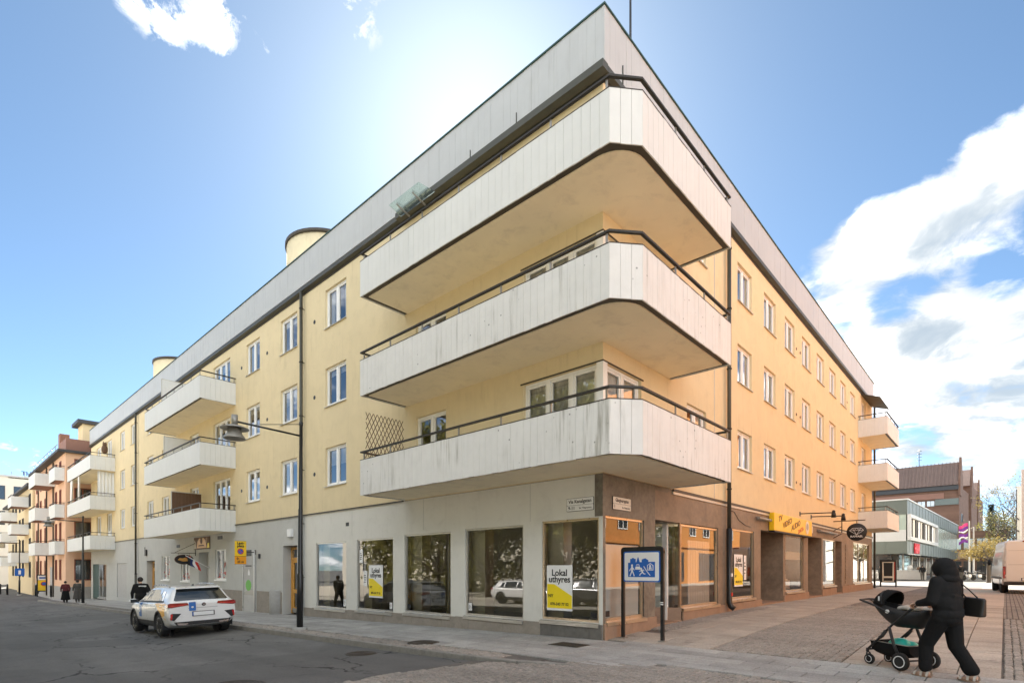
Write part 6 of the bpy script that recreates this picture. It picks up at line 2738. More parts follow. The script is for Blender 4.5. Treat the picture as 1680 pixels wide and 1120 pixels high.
# ---- stroller
S = thing('stroller', 'black stroller with a dark infant seat and a teal bag in its basket', 'stroller', (.17, -5.27, gz(.17, -5.27)), F2)
for sx in (-1, 1):
    # big rear wheels
    m = MB()
    m.lathe([(.085, -.028), (.118, -.03), (.130, -.015), (.132, 0), (.130, .015), (.118, .03), (.085, .028)], n=28, axis='X')
    w = m.build('wheel', 'rubber', S, (sx * .30, 0, .132))
    m = MB()
    m.lathe([(.072, .020), (.075, .033), (.086, .033), (.088, .0), (.086, -.033), (.075, -.033), (.072, -.020)], n=28, axis='X')
    m.build('rim', 'paper_white', w)
    m = MB()
    m.lathe([(0, -.018), (.079, -.018), (.079, .018), (0, .018)], n=20, axis='X')
    m.build('hub', 'plastic_black', w)
    m = MB()
    for k in range(3):
        a = 2 * PI * k / 3 + .5
        m.ball((sx * .02, .045 * math.cos(a), .045 * math.sin(a)), (.004, .016, .016), 8)
    m.build('hub_opening', 'lamp_grey', w)
    # small front wheels on forks
    m = MB()
    m.lathe([(.05, -.022), (.075, -.022), (.084, 0), (.075, .022), (.05, .022)], n=24, axis='X')
    w = m.build('wheel', 'rubber', S, (sx * .20, .57, .085))
    m = MB()
    m.lathe([(.042, .015), (.044, .025), (.053, .025), (.053, -.025), (.044, -.025), (.042, -.015)], n=22, axis='X')
    m.build('rim', 'paper_white', w)
    m = MB()
    m.lathe([(0, -.014), (.043, -.014), (.043, .014), (0, .014)], n=16, axis='X')
    m.build('hub', 'plastic_black', w)
    m = MB()
    m.tube([(sx * .235, .57, .085), (sx * .235, .59, .17), (sx * .20, .605, .20), (sx * .165, .59, .17), (sx * .165, .57, .085)], .012, 6)
    m.tube([(sx * .20, .605, .19), (sx * .20, .605, .25)], .022, 8)
    m.build('fork', 'plastic_black', S)
    # main side tube from handle to front wheel, rear leg
    m = MB()
    m.tube([(sx * .25, -.30, 1.03), (sx * .255, -.10, .88), (sx * .255, .15, .66), (sx * .23, .45, .36), (sx * .20, .605, .23)], .017, 8)
    m.build('frame_tube', 'plastic_black', S)
    m = MB()
    m.tube([(sx * .265, .20, .62), (sx * .28, .12, .38), (sx * .275, .02, .15)], .021, 8)
    m.build('rear_leg', 'plastic_black', S)
    m = MB()
    m.tube([(sx * .255, .26, .55), (sx * .25, .32, .47), (sx * .25, .36, .44)], .026, 8)
    m.build('frame_joint', 'plastic_black', S)
m = MB()
m.tube([(-.25, -.30, 1.03), (-.22, -.335, 1.05), (.22, -.335, 1.05), (.25, -.30, 1.03)], .019, 8)
m.build('handle', 'leather_black', S)
m = MB()
m.tube([(-.29, 0, .132), (.29, 0, .132)], .013, 8)
m.tube([(-.19, .605, .23), (.19, .605, .23)], .014, 8)
m.build('axle', 'plastic_black', S)
# basket
m = MB()
P = []
for i in range(9):
    u = i / 8
    y = -.06 + .60 * u
    dz = -.02 + .05 * (2 * u - 1) ** 2
    P.append([(-.22, y, .36 + .02 * u), (-.19, y, .22 + dz), (-.10, y, .165 + dz), (.10, y, .165 + dz), (.19, y, .22 + dz), (.22, y, .36 + .02 * u)])
m.grid(P)
for row in (P[0], P[-1]):
    m.add(row, [tuple(range(6))])
bk = m.build('basket', 'cloth_black', S)
m = MB()
m.tube([(-.222, -.06, .36), (-.225, .25, .37), (-.222, .54, .38)], .008, 6)
m.tube([(.222, -.06, .36), (.225, .25, .37), (.222, .54, .38)], .008, 6)
m.tube([(-.222, -.06, .36), (.222, -.06, .36)], .008, 6)
m.build('basket_edge', 'lamp_grey', bk)
# infant seat: deep shell, head end away from the handle
m = MB()
P = []
for i in range(15):
    u = i / 14
    y = -.27 + .92 * u
    zr = .86 + .13 * max(0, (u - .35)) / .65 + (.03 if u < .1 else 0)
    dep = .30 * math.sin(PI * min(1, max(.05, u * .95 + .06))) ** .7
    zbm = max(.60, zr - dep - .02)
    w = .19 * (math.sin(PI * min(.98, max(.05, u * .9 + .07)))) ** .45
    row = []
    for k in range(13):
        a = PI * k / 12
        row.append((-w * math.cos(a), y, zr - (zr - zbm) * math.sin(a) ** .7))
    P.append(row)
m.grid(P)
for row in (P[0], P[-1]):
    m.add(row, [tuple(range(13))])
seat = m.build('seat_shell', 'plastic_black', S)
so_ = seat.modifiers.new('s', 'SOLIDIFY')
so_.thickness = .02
# canopy: half dome over the head end
m = MB()
P = []
for i in range(9):
    a = math.radians(8 + 105 * i / 8)
    row = []
    for k in range(13):
        b = PI * k / 12
        r = .235
        yy = .36 + r * 1.15 * math.cos(a) * math.sin(b) * 1.0
        row.append((-.20 * math.cos(b), yy, .93 + r * math.sin(a) * math.sin(b) * .98))
    P.append(row)
m.grid(P)
cn = m.build('canopy', 'cloth_black', S)
so_ = cn.modifiers.new('s', 'SOLIDIFY')
so_.thickness = .012
m = MB()
P = []
for i in (4, 5):
    a = math.radians(8 + 105 * (i * .8 + 1.2) / 8)
    P.append([(-.204 * math.cos(PI * k / 12), .36 + .275 * math.cos(a) * math.sin(PI * k / 12), .932 + .236 * math.sin(a) * math.sin(PI * k / 12)) for k in range(13)])
m.grid(P)
m.build('canopy_band', 'canopy_grey', cn)
m = MB()
m.bbox(-.212, -.204, .40, .42, .99, 1.06, .002)
m.build('tag_label', 'paper_white', cn)
m = MB()
m.tube([(-.215, .18, .80), (-.225, .5, .93), (-.21, .72, .99), (0, .76, 1.0), (.21, .72, .99), (.225, .5, .93), (.215, .18, .80)], .016, 8)
m.build('carry_handle', 'plastic_black', S)
m = MB()
m.lathe([(.016, -.232), (.030, -.232), (.030, -.22), (.016, -.22), (.016, -.232)], (0, .26, .84), 18, 'X')
m.build('hinge_ring', 'paper_white', S)
m = MB()
for k in range(7):
    m.ball((random.uniform(-.08, .08), -.12 + .055 * k, .885 + .012 * math.sin(k * 2)), (.10, .07, .05), 12)
fuse(m, 'blanket', 'blanket', S, .012, 3)
tb = thing('teal_bag', 'shiny teal bag lying in the stroller basket', 'bag', (.17 + .52 * .20, -5.27 + .855 * .20, gz(.17, -5.2) + .20), F2)
m = MB()
m.ball((-.05, .0, .12), (.14, .17, .13), 14)
m.ball((.03, -.1, .10), (.12, .12, .11), 12)
m.ball((-.1, .15, .06), (.08, .10, .08), 12)
fuse(m, 'bag_body', 'teal_plastic', tb, .012, 2)


# ---- people further off
def walker(label, loc, rz, hgt, top, legs, stride=.18, skirt=False, arm=.1, lean=.06, hat=False, group=None, armbend=.1):
    k = hgt / 1.70
    b = MB()

    def q(x, y, z):
        return (x * k, (y + lean * max(0, z - .85)) * k, z * k)
    head(b, q(0, .05, 1.57), k * 1.02)
    cap(b, q(0, 0, 1.40), .055 * k, q(0, .02, 1.50), .05 * k)
    b.ball(q(0, 0, 1.22), (.16 * k, .11 * k, .22 * k), 14)
    b.ball(q(0, 0, .98), (.15 * k, .11 * k, .16 * k), 14)
    arms = []
    for s_ in (-1, 1):
        sh = q(s_ * .18, 0, 1.38)
        el = q(s_ * .26, -s_ * arm * .6, 1.10)
        wr = q(s_ * .24, -s_ * arm + armbend, .90)
        arms.append((sh, el, wr))
        cap(b, sh, .05 * k, el, .04 * k)
        cap(b, el, .038 * k, wr, .028 * k)
        hand(b, wr, (wr[0], wr[1] + .02, wr[2] - .1), (0, 1, 0), 1)
    lg = []
    for s_ in (-1, 1):
        hp, kn, an = q(s_ * .09, 0, .88), q(s_ * .10, s_ * stride * .6 + .04, .48), q(s_ * .10, s_ * stride, .08)
        lg.append((hp, kn, an))
        cap(b, hp, .085 * k, kn, .055 * k)
        cap(b, kn, .052 * k, an, .036 * k)
        cap(b, (an[0], an[1] - .03, .035), .035 * k, (an[0], an[1] + .15, .03), .028 * k)
    o = fuse(b, 'person', 'skin', None, .014, 3, loc, rz)
    tag(o, label, 'person', group)
    c = MB()
    c.ball(q(0, 0, 1.22), (.205 * k, .15 * k, .25 * k), 14)
    c.ball(q(0, 0, .98), (.20 * k, .145 * k, .17 * k), 14)
    for sh, el, wr in arms:
        cap(c, (sh[0] * .5, sh[1], sh[2]), .085 * k, sh, .075 * k)
        cap(c, sh, .075 * k, el, .062 * k)
        cap(c, el, .06 * k, wr, .042 * k)
    fuse(c, 'jacket', top, o, .018, 3)
    c = MB()
    if skirt:
        c.lathe([(.20 * k, .95 * k), (.25 * k, .6 * k), (.30 * k, .25 * k), (.0, .25 * k)], n=18)
    for hp, kn, an in lg:
        cap(c, hp, .11 * k, kn, .08 * k)
        cap(c, kn, .078 * k, (an[0], an[1], an[2] + .04), .062 * k)
    fuse(c, 'skirt' if skirt else 'trousers', legs, o, .02, 3)
    c = MB()
    for hp, kn, an in lg:
        cap(c, (an[0], an[1] - .04, .04), .042 * k, (an[0], an[1] + .16, .035), .036 * k)
    fuse(c, 'shoes', 'leather_black', o, .014, 2)
    c = MB()
    hc = q(0, .05, 1.57)
    c.ball((hc[0], hc[1] - .03 * k, hc[2] + .035 * k), (.095 * k, .10 * k, .10 * k), 14)
    if hat:
        c.lathe([(.12 * k, .06 * k), (.12 * k, .08 * k), (.09 * k, .14 * k), (0, .15 * k)], hc, 16)
    fuse(c, 'hair', 'hair_dark', o, .012, 2)
    return o


wx, wy = -4.05, 17.9
pw = walker('person in black with pale lettering on the back walking ahead of the white car', (wx, wy, rz_(wx, wy)), 0.05, 1.72, 'cloth_black', 'cloth_black2', .28, arm=.16, lean=.18, armbend=.02)
m = MB()
for k in range(6):
    m.box(-.12 + k * .042, -.088 + k * .042, -.012, -.008, -.02 + .008 * math.sin(k), .025)
ob = m.build('back_print', 'paper_white', pw, (0, -.085, 1.375))
walker('person in a dark red jacket and long black skirt, left one of the walking couple', (-3.0, 41.6, gz(-3, 41.6)), 0, 1.52, 'cloth_red', 'cloth_black2', .12, True, group='walking couple')
walker('person in a grey coat and cap, right one of the walking couple', (-2.25, 42.2, gz(-2.2, 42)), 0, 1.56, 'cloth_grey', 'cloth_grey', .14, True, hat=True, group='walking couple')
walker('dark dressed person standing beside the parked motorcycles', (65.6, -2.75, gz(65, -2.7)), -.8, 1.75, 'cloth_black', 'cloth_grey', .06)
walker('person at the left end of the cafe front across the cross street', (66.6, 4.6, gz(66, 4)), 1.2, 1.72, 'cloth_grey', 'cloth_black', .1)
walker('person walking past the cafe corner across the cross street', (67.0, 0.7, gz(66, 1)), -1.4, 1.74, 'cloth_black', 'cloth_grey', .2)
# ------------------------------------------------------------------ neighbouring buildings
simple('plaster_pink', (0.76, 0.49, 0.33), 0.9, var=0.06, scale=1.2, bump=0.3, spec=0.2, streak=0.1, streakcol=(0.45, 0.25, 0.15))
simple('plaster_cream', (0.72, 0.58, 0.36), 0.9, var=0.06, scale=1.2, bump=0.3, spec=0.2)
simple('plaster_pale', (0.70, 0.64, 0.54), 0.9, var=0.05, scale=1.0, spec=0.2)
simple('plaster_orange', (0.52, 0.22, 0.06), 0.9, var=0.05, scale=1.2, spec=0.2)
simple('frame_red', (0.20, 0.045, 0.02), 0.5, var=0.1)
simple('frame_dark', (0.03, 0.03, 0.032), 0.5, var=0.1)
simple('pane_dark', (0.03, 0.036, 0.042), 0.06, var=0.05, spec=0.8, coat=0.8)
simple('pane_pale', (0.42, 0.48, 0.50), 0.12, var=0.2, scale=0.7, spec=0.8, coat=0.8)
simple('attic_brown', (0.26, 0.13, 0.09), 0.7, var=0.1)
simple('roof_dark', (0.045, 0.045, 0.047), 0.6, var=0.15)
simple('panel_green', (0.12, 0.14, 0.125), 0.4, var=0.08, scale=2, metal=0.3)
simple('panel_green_dark', (0.095, 0.112, 0.10), 0.4, var=0.08, scale=2, metal=0.3)
simple('panel_glassy', (0.34, 0.41, 0.36), 0.15, var=0.1, scale=1, spec=0.7)
simple('sign_red', (0.75, 0.012, 0.03), 0.4, var=0.05)
simple('roof_copper_brown', (0.20, 0.135, 0.11), 0.55, metal=0.2, var=0.2, scale=1.5)
simple('flag_purple', (0.14, 0.02, 0.22), 0.7, var=0.15)
simple('flag_pink', (0.62, 0.05, 0.20), 0.7, var=0.15)
simple('pale_render', (0.55, 0.53, 0.50), 0.9, var=0.05)  # even pale colour of the balconies opposite
m, t_, b_ = mat('brick_brown')
geo = t_.n.new('ShaderNodeNewGeometry')
br = t_.n.new('ShaderNodeTexBrick')
mp = t_.n.new('ShaderNodeMapping')
mp.inputs['Rotation'].default_value = (PI / 2, 0, PI / 2)
t_.l.new(geo.outputs['Position'], mp.inputs[0])
t_.l.new(mp.outputs[0], br.inputs['Vector'])
br.inputs['Scale'].default_value = 1.0
br.inputs['Brick Width'].default_value = .5
br.inputs['Row Height'].default_value = .15
br.inputs['Mortar Size'].default_value = .012
br.inputs['Color1'].default_value = (.14, .07, .045, 1)
br.inputs['Color2'].default_value = (.235, .125, .08, 1)
br.inputs['Mortar'].default_value = (.19, .13, .10, 1)
t_.l.new(t_.mix(.5, br.outputs[0], t_.ramp(t_.noise(geo.outputs['Position'], .5, 4), [(.3, (.12, .065, .042)), (.7, (.20, .11, .075))])), b_.inputs['Base Color'])
b_.inputs['Roughness'].default_value = .85


def win(parent, face, a, z, w, h, m, d, pane='pane_dark', mid=True):
    """window on a far wall. face: ('x', x0, sign) or ('y', y0, sign); the sign points outwards"""
    ax, c, s_ = face
    fr = MB()
    t = .07

    def bx(a0, a1, d0, d1, z0, z1):
        lo, hi = sorted((c + s_ * d0, c + s_ * d1))
        if ax == 'x':
            fr.box(lo, hi, a0, a1, z0, z1)
        else:
            fr.box(a0, a1, lo, hi, z0, z1)
    bx(a, a + t, .0, .05, z, z + h)
    bx(a + w - t, a + w, .0, .05, z, z + h)
    bx(a + t, a + w - t, .0, .05, z, z + t)
    bx(a + t, a + w - t, .0, .05, z + h - t, z + h)
    if mid and w > .7:
        bx(a + w / 2 - .04, a + w / 2 + .04, .0, .048, z + t, z + h - t)
    o = fr.build('window', m, parent)
    p = MB()
    q = c + s_ * .015
    if ax == 'x':
        p.quad((q, a + t, z + t), (q, a + w - t, z + t), (q, a + w - t, z + h - t), (q, a + t, z + h - t))
    else:
        p.quad((a + t, q, z + t), (a + w - t, q, z + t), (a + w - t, q, z + h - t), (a + t, q, z + h - t))
    p.build('pane', pane, o)
    return o


# ---- pink building next door
PB = thing('apartment_building', 'pink rendered apartment building with red window frames beyond the yellow block', 'building', (0, 0, 0))
Y0 = 52.0
mb = MB()
mb.poly_prism([(-1.55, Y0), (11, Y0), (11, 70), (-1.55, 70)], -1.6, 11.3)
mb.build('wall', 'plaster_pink', PB)
mb = MB()
mb.box(-1.6, -1.55, Y0 - .05, 70, -1.6, 0.0)
mb.box(-1.55, .5, Y0 - .05, Y0, -1.6, 0.0)
mb.build('base_course', 'concrete', PB)
mb = MB()
mb.box(-2.1, 11, Y0 - .35, 70.3, 11.3, 11.5)
mb.prism_y([(-2.1, 11.5), (11, 11.5), (11, 14.6), (4.0, 15.2)], Y0 + 3.4, 70.3)
mb.build('roof', 'roof_dark', PB)
mb = MB()
mb.box(-.2, 8, Y0 + 1.2, Y0 + 3.4, 11.5, 14.2)
mb.build('attic_wall', 'plaster_cream', PB)
mb = MB()
mb.box(-.6, 8.4, Y0 + .9, Y0 + 3.8, 14.2, 14.5)
mb.build('attic_roof', 'roof_dark', PB)
win(PB, ('y', Y0 + 1.2, -1), .3, 11.9, .7, 1.7, 'frame_red', .05)
mb = MB()
mb.box(-1.5, 2.5, Y0 + .15, Y0 + .23, 11.5, 12.55)
mb.box(-1.5, -1.42, Y0 + .23, Y0 + 3.2, 11.5, 12.55)
mb.build('attic_balcony', 'attic_brown', PB)
mb = MB()
mb.bbox(-1.4, -.7, Y0 + 4.0, Y0 + 4.8, 11.5, 13.6, .03)
mb.build('chimney', 'attic_brown', PB)
mb = MB()
for k in range(8):
    mb.tube([(-1.7, Y0 + 4 + k * 2, 11.5), (-1.7, Y0 + 4 + k * 2, 12.4)], .025, 5)
mb.tube([(-1.7, Y0 + 3, 12.4), (-1.7, 70, 12.4)], .03, 5)
mb.tube([(-1.7, Y0 + 3, 12.0), (-1.7, 70, 12.0)], .02, 5)
mb.build('roof_railing', 'lamp_grey', PB)
for z, h in ((.55, 1.8), (3.85, 1.7), (6.7, 1.7), (9.35, 1.5)):
    win(PB, ('y', Y0, -1), -.98, z, 1.15, h, 'frame_red', .05)
    for a in (54.0, 56.2, 62.5, 65.5, 68.2):
        win(PB, ('x', -1.55, -1), a, z, .8, h, 'frame_red', .05)
mb = MB()
mb.box(-1.6, -1.5, 58.6, 59.8, -1.1, 1.7)
mb.build('street_door', 'door_grey', PB)
for yy in (57.6, 61.5, 67.0):
    mb = MB()
    mb.tube([(-1.65, yy, 11.2), (-1.65, yy, -1.0)], .06, 8)
    mb.build('downpipe', 'brown_fascia', PB)
for z0_ in (2.75, 5.85, 8.95):
    balcony([(-1.552, 61.3), (-2.95, 61.3), (-2.95, 57.2), (-1.552, 57.2)], z0_, 1.1, 'board_new', PB, 1.0, [(-1.55, 57.35), (-1.55, 61.1)], soffit='attic_brown', rail_h=.12)
    balcony([(-1.552, 55.6), (-2.2, 55.6), (-2.2, 52.4), (-1.552, 52.4)], z0_, 1.1, 'board_new', PB, 1.0, [(-1.55, 52.55), (-1.55, 55.4)], soffit='attic_brown', rail_h=.12)

# ---- cream building after it
CB = thing('apartment_building', 'cream apartment building with stacked pale balconies at the far left', 'building')
mb = MB()
mb.poly_prism([(-1.75, 70.4), (9, 70.4), (9, 84), (-1.75, 84)], -1.6, 10.4)
mb.poly_prism([(-1.3, 84.1), (9, 84.1), (9, 100), (-1.3, 100)], -1.6, 10.0)
mb.build('wall', 'plaster_cream', CB)
mb = MB()
mb.box(-2.2, 9.3, 70.2, 84.0, 10.4, 10.65)
mb.box(-1.9, 9.3, 84.2, 100.3, 10.0, 10.25)
mb.build('roof', 'roof_dark', CB)
for z, h in ((.6, 1.7), (3.4, 1.5), (5.9, 1.5), (8.3, 1.4)):
    for a in (71.5, 77.5, 80.5, 86.0, 89.5, 93.0):
        win(CB, ('x', -1.75 if a < 84 else -1.3, -1), a, z, 1.4, h, 'frame_dark', .05)
for z0_ in (2.2, 5.3, 8.3):
    balcony([(-1.752, 76.5), (-3.2, 76.5), (-3.2, 73.0), (-1.752, 73.0)], z0_, 1.1, 'board_new', CB, 1.0, [(-1.75, 73.15), (-1.75, 76.3)], soffit='attic_brown', rail_h=.12)
for z0_ in (1.9, 4.9, 7.6):
    balcony([(-1.302, 91.5), (-3.0, 91.5), (-3.0, 87.0), (-1.302, 87.0)], z0_, 1.1, 'board_new', CB, 1.0, [(-1.3, 87.15), (-1.3, 91.3)], soffit='attic_brown', rail_h=.12)

# ---- pale office block closing the street
OB = thing('office_block', 'pale flat-roofed office block closing the far end of the main street', 'building')
mb = MB()
mb.box(-40, 14, 122, 140, -1.6, 17.6)
mb.build('wall', 'plaster_pale', OB)
mb = MB()
mb.box(-40.2, 14.2, 121.8, 140, 17.6, 17.9)
mb.build('roof', 'panel_white', OB)
for z in (5.2, 9.2, 13.6):
    for k in range(9):
        win(OB, ('y', 122, -1), -22 + k * 3.3, z, 2.2, 2.4, 'frame_dark', .05)
rs = thing('rooftop_sign', 'dark rooftop lettering on the pale office block', 'sign', (3.4, 121.9, 18.4))
txt('lettering', 'THE b', 1.0, 'navy', rs, (0, 0, 0), ext=.05, bold=.02)
mb = MB()
mb.box(-3, 3, .1, .16, -1.0, -.85)
for k in range(4):
    mb.box(-2.6 + k * 1.7, -2.5 + k * 1.7, .1, .16, -1.0, .2)
mb.build('support', 'lamp_grey', rs)

# ---- glass and metal store building across the cross street
HM = thing('store_building', 'green-grey metal clad store building with a red logo across the cross street', 'building')
C0 = Vector((69.3, 2.35))
E1 = Vector((124.0, 0.45))
E2 = Vector((69.3, 30.0))


def prism_HM(z0, z1, ins, name, m, parent=HM):
    d1 = (E1 - C0).normalized()
    a = C0 + Vector((ins, ins))
    pts = [(a.x, a.y), (E1.x, E1.y + ins), (E1.x, 30), (E2.x + ins, 30)]
    mb = MB()
    mb.poly_prism(pts, z0, z1)
    return mb.build(name, m, parent)


prism_HM(8.05, 9.75, 0.0, 'upper_cladding', 'panel_green_dark')
prism_HM(4.9, 8.05, 0.12, 'window_band', 'panel_glassy')
prism_HM(3.35, 4.9, 0.0, 'lower_cladding', 'panel_green')
prism_HM(0.0, 3.35, 0.9, 'ground_floor', 'pane_dark')
mb = MB()
d1 = (E1 - C0).normalized()
n1 = Vector((d1.y, -d1.x))
ang1 = math.atan2(d1.y, d1.x)
# framed display window with mannequins on the long side
hw = bpy.data.objects.new('display_window', None)
COL.objects.link(hw)
bpy.data.objects.remove(hw)
fr = MB()
fr.box(0.0, 24, -.35, 0, 0, .45)
fr.box(0.0, 24, -.35, 0, 2.7, 3.1)
fr.box(0, .4, -.35, 0, .45, 2.7)
fr.box(23.6, 24, -.35, 0, .45, 2.7)
dw = fr.build('display_window', 'panel_white', HM, (C0.x, C0.y, 4.95), ang1)
fr = MB()
fr.quad((.4, -.02, .45), (23.6, -.02, .45), (23.6, -.02, 2.7), (.4, -.02, 2.7))
fr.build('pane', 'pane_dark', dw)
for k in range(11):
    q = MB()
    x = 1.2 + k * 2.05
    q.box(x, x + .9 + .4 * (k % 2), -.12, -.06, .5, 2.65)
    q.build('display_panel', ('curtain_white', 'blind_beige', 'cloth_grey')[k % 3], dw)
# cladding joints
for k in range(20):
    q = MB()
    p0 = C0 + d1 * (1.2 + k * 2.6) + n1 * .012
    q.box(-.03, .03, -.02, .0, 8.07, 9.73)
    q.box(-.03, .03, -.02, .0, 3.37, 4.88)
    q.build('cladding_joint', 'panel_green', HM, (p0.x, p0.y, 0), ang1)
for k in range(9):
    q = MB()
    q.box(69.27, 69.30, 4.5 + k * 2.8, 4.56 + k * 2.8, 8.07, 9.73)
    q.box(69.27, 69.30, 4.5 + k * 2.8, 4.56 + k * 2.8, 3.37, 4.88)
    q.build('cladding_joint', 'panel_green', HM)
q = MB()
q.box(69.28, 69.42, 2.47, 30, 4.86, 6.2)
q.build('window_spandrel', 'panel_white', HM)
for k in range(7):
    q = MB()
    q.box(69.24, 69.44, 3.2 + k * 3.4, 3.4 + k * 3.4, 6.2, 8.05)
    q.build('window_mullion', 'panel_white', HM)
# roof edge
q = MB()
q.poly_prism([(69.2, 2.25), (E1.x, E1.y - .1), (E1.x, 30), (69.2, 30)], 9.75, 9.9)
q.build('coping', 'panel_white', HM)
# columns and shop front below
for k in range(7):
    p0 = C0 + d1 * (.6 + k * 6) + Vector((0, .5))
    q = MB()
    q.lathe([(.11, 0.1), (.11, 3.35)], (p0.x, p0.y, 0), 12)
    q.build('column', 'lamp_grey', HM)
for k in range(5):
    q = MB()
    q.box(70.0, 70.2, 4.0 + k * 4, 4.15 + k * 4, .1, 3.35)
    q.build('column', 'frame_dark', HM)
for k in range(16):
    q = MB()
    p0 = C0 + d1 * (.4 + k * .55) + n1 * .1
    q.ball((p0.x, p0.y, 3.30), .055, 8)
    q.build('downlight', 'lamp_glow' if 'lamp_glow' in MATS else 'paper_white', HM)
lg = thing('store_logo', 'red H&M letters on the grey cladding of the store building', 'sign', (C0.x + d1.x * 6.2 + n1.x * .1, C0.y + d1.y * 6.2 + n1.y * .1, 4.05), ang1)
txt('lettering', 'H&M', 1.75, 'sign_red', lg, (0, 0, 0), ext=.06, bold=.05, sx=1.0, shear=.12)
# cafe counter with cream lettering
cf = thing('cafe_counter', 'pale cafe counter with cream lettering below the store corner', 'counter', (68.2, 4.1, gz(68, 4)), RL)
q = MB()
q.bbox(-3.0, 3.6, -.4, .4, 0.1, 1.15, .03)
q.build('counter_body', 'door_grey', cf)
q = MB()
q.box(-3.05, 3.65, -.45, .45, 1.15, 1.22)
q.build('counter_top', 'panel_white', cf)
q = MB()
q.box(-2.95, 3.55, -.38, .38, 0, .1)
q.build('kick_base', 'ink_black', cf)
txt('lettering', 'Caviar', .62, 'curtain_white', cf, (-1.2, -.45, .92), ext=.02, bold=.02, shear=.2)
txt('lettering', 'BBQ & BAR', .46, 'curtain_white', cf, (-.9, -.45, .40), ext=.02, bold=.02)
for k, (a, h_) in enumerate(((-2.2, .35), (-.4, .5), (.8, .3), (2.1, .55), (3.0, .35))):
    q = MB()
    q.lathe([(.22, 0), (.26, h_ * .6), (.15, h_)], (a, 0, 1.22), 10)
    o = q.build('planter', ('panel_white', 'timber_brown', 'cloth_grey')[k % 3], cf)

# ---- brown brick department building behind
BB = thing('brick_building', 'large brown brick building with steep ribbed roofs behind the store', 'building')
X0 = 185.0
mb = MB()
mb.poly_prism([(X0, 3.2), (X0 + 22, 2.0), (X0 + 22, 60), (X0, 60)], 0, 24.6)
mb.poly_prism([(X0 + 22.1, 1.4), (X0 + 40, .6), (X0 + 40, 50), (X0 + 22.1, 50)], 0, 27)
mb.poly_prism([(X0 + 40.1, .3), (X0 + 55, -.5), (X0 + 55, 50), (X0 + 40.1, 50)], 0, 25)
mb.build('wall', 'brick_brown', BB)
rf = MB()
rf.prism_y([(X0 - 1.2, 25.0), (X0 + 12, 25.0), (X0 + 4.5, 31.8), (X0 + 3.6, 31.8)], 3.4, 22.0)
rf.prism_y([(X0 - 1.2, 25.0), (X0 + 12, 25.0), (X0 + 4.0, 29.5), (X0 + 2.6, 29.5)], 22.05, 60)
ro_ = rf.build('roof', 'roof_copper_brown', BB)
for k in range(22):
    q = MB()
    yy = 3.6 + k * .86
    q.add([(X0 - 1.2, yy, 25.05), (X0 + 3.6, yy, 31.85), (X0 + 3.6, yy + .12, 31.85), (X0 - 1.2, yy + .12, 25.05), (X0 - 1.3, yy, 25.25), (X0 + 3.5, yy, 32.05), (X0 + 3.5, yy + .12, 32.05), (X0 - 1.3, yy + .12, 25.25)],
          [(4, 5, 6, 7), (0, 1, 5, 4), (3, 7, 6, 2), (0, 4, 7, 3), (1, 2, 6, 5)])
    q.build('roof_rib', 'roof_copper_brown', ro_)
# gables that rise above the roofs
gb = MB()
gb.prism_y([(X0 - .6, 22), (X0 + 12.5, 22), (X0 + 12.5, 27), (X0 + 5.4, 33.2), (X0 + 3.6, 33.2), (X0 - .6, 26.2)], 2.9, 3.38)
gb.prism_y([(X0 + 22, 22), (X0 + 36, 22), (X0 + 28, 33.5), (X0 + 26.5, 33.5), (X0 + 22, 27)], 1.2, 1.7)
gb.prism_y([(X0 + 40, 22), (X0 + 55, 22), (X0 + 46, 31.5), (X0 + 44.5, 31.5), (X0 + 40, 26)], .1, .5)
gb.build('gable', 'brick_brown', BB)
rf = MB()
rf.prism_y([(X0 + 21, 27.0), (X0 + 36, 27.0), (X0 + 28, 32.6), (X0 + 26.6, 32.6)], 1.75, 22)
rf.prism_y([(X0 + 39, 25.0), (X0 + 55, 25.0), (X0 + 46, 30.6), (X0 + 44.6, 30.6)], .55, 22)
rf.build('roof', 'roof_copper_brown', BB)
q = MB()
q.box(X0 - .8, X0, 3.3, 60, 23.7, 24.9)
q.build('eaves', 'roof_dark', BB)
q = MB()
q.box(X0 - .35, X0, 6.5, 60, 21.4, 23.0)
q.build('brick_band', 'attic_brown', BB)
q = MB()
q.box(X0 - .3, X0, 3.3, 8.5, 19.6, 21.3)
q.build('green_panel', 'panel_green', BB)
for k in range(6):
    win(BB, ('x', X0, -1), 8.6 + k * 2.1, 19.4, 1.8, 1.6, 'frame_dark', .05, 'pane_pale')
for a, w in ((7.9, 2.1), (11.0, 1.4), (13.4, 1.4), (16.5, 2.0)):
    win(BB, ('x', X0, -1), a, 14.8, w, 2.2, 'frame_dark', .05, 'pane_pale')
for a in (7.5, 11.5, 15.5):
    win(BB, ('x', X0, -1), a, 9.5, 2.4, 2.6, 'window_white', .05, 'pane_pale')
for z in (10, 15):
    for a in (X0 + 4, X0 + 7):
        q = MB()
        q.box(a, a + 1.0, 2.7, 3.1, z, z + 2.2)
        q.build('slit_window', 'pane_dark', BB)
q = MB()
q.tube([(X0 + 4, 12.5, 31.8), (X0 + 4, 12.5, 37.0)], .08, 5)
for k in range(4):
    q.tube([(X0 + 4, 11.9, 33.6 + k * .9), (X0 + 4, 13.1, 33.6 + k * .9)], .06, 4)
q.build('antenna', 'post_black', BB)
q = MB()
for yy in (21.5, 23.2):
    q.tube([(X0 + 3, yy, 29.5), (X0 + 3, yy, 33.4)], .07, 4)
q.tube([(X0 + 3, 21.5, 33.4), (X0 + 3, 23.2, 33.4)], .07, 4)
q.build('roof_hatch_rail', 'lamp_grey', BB)
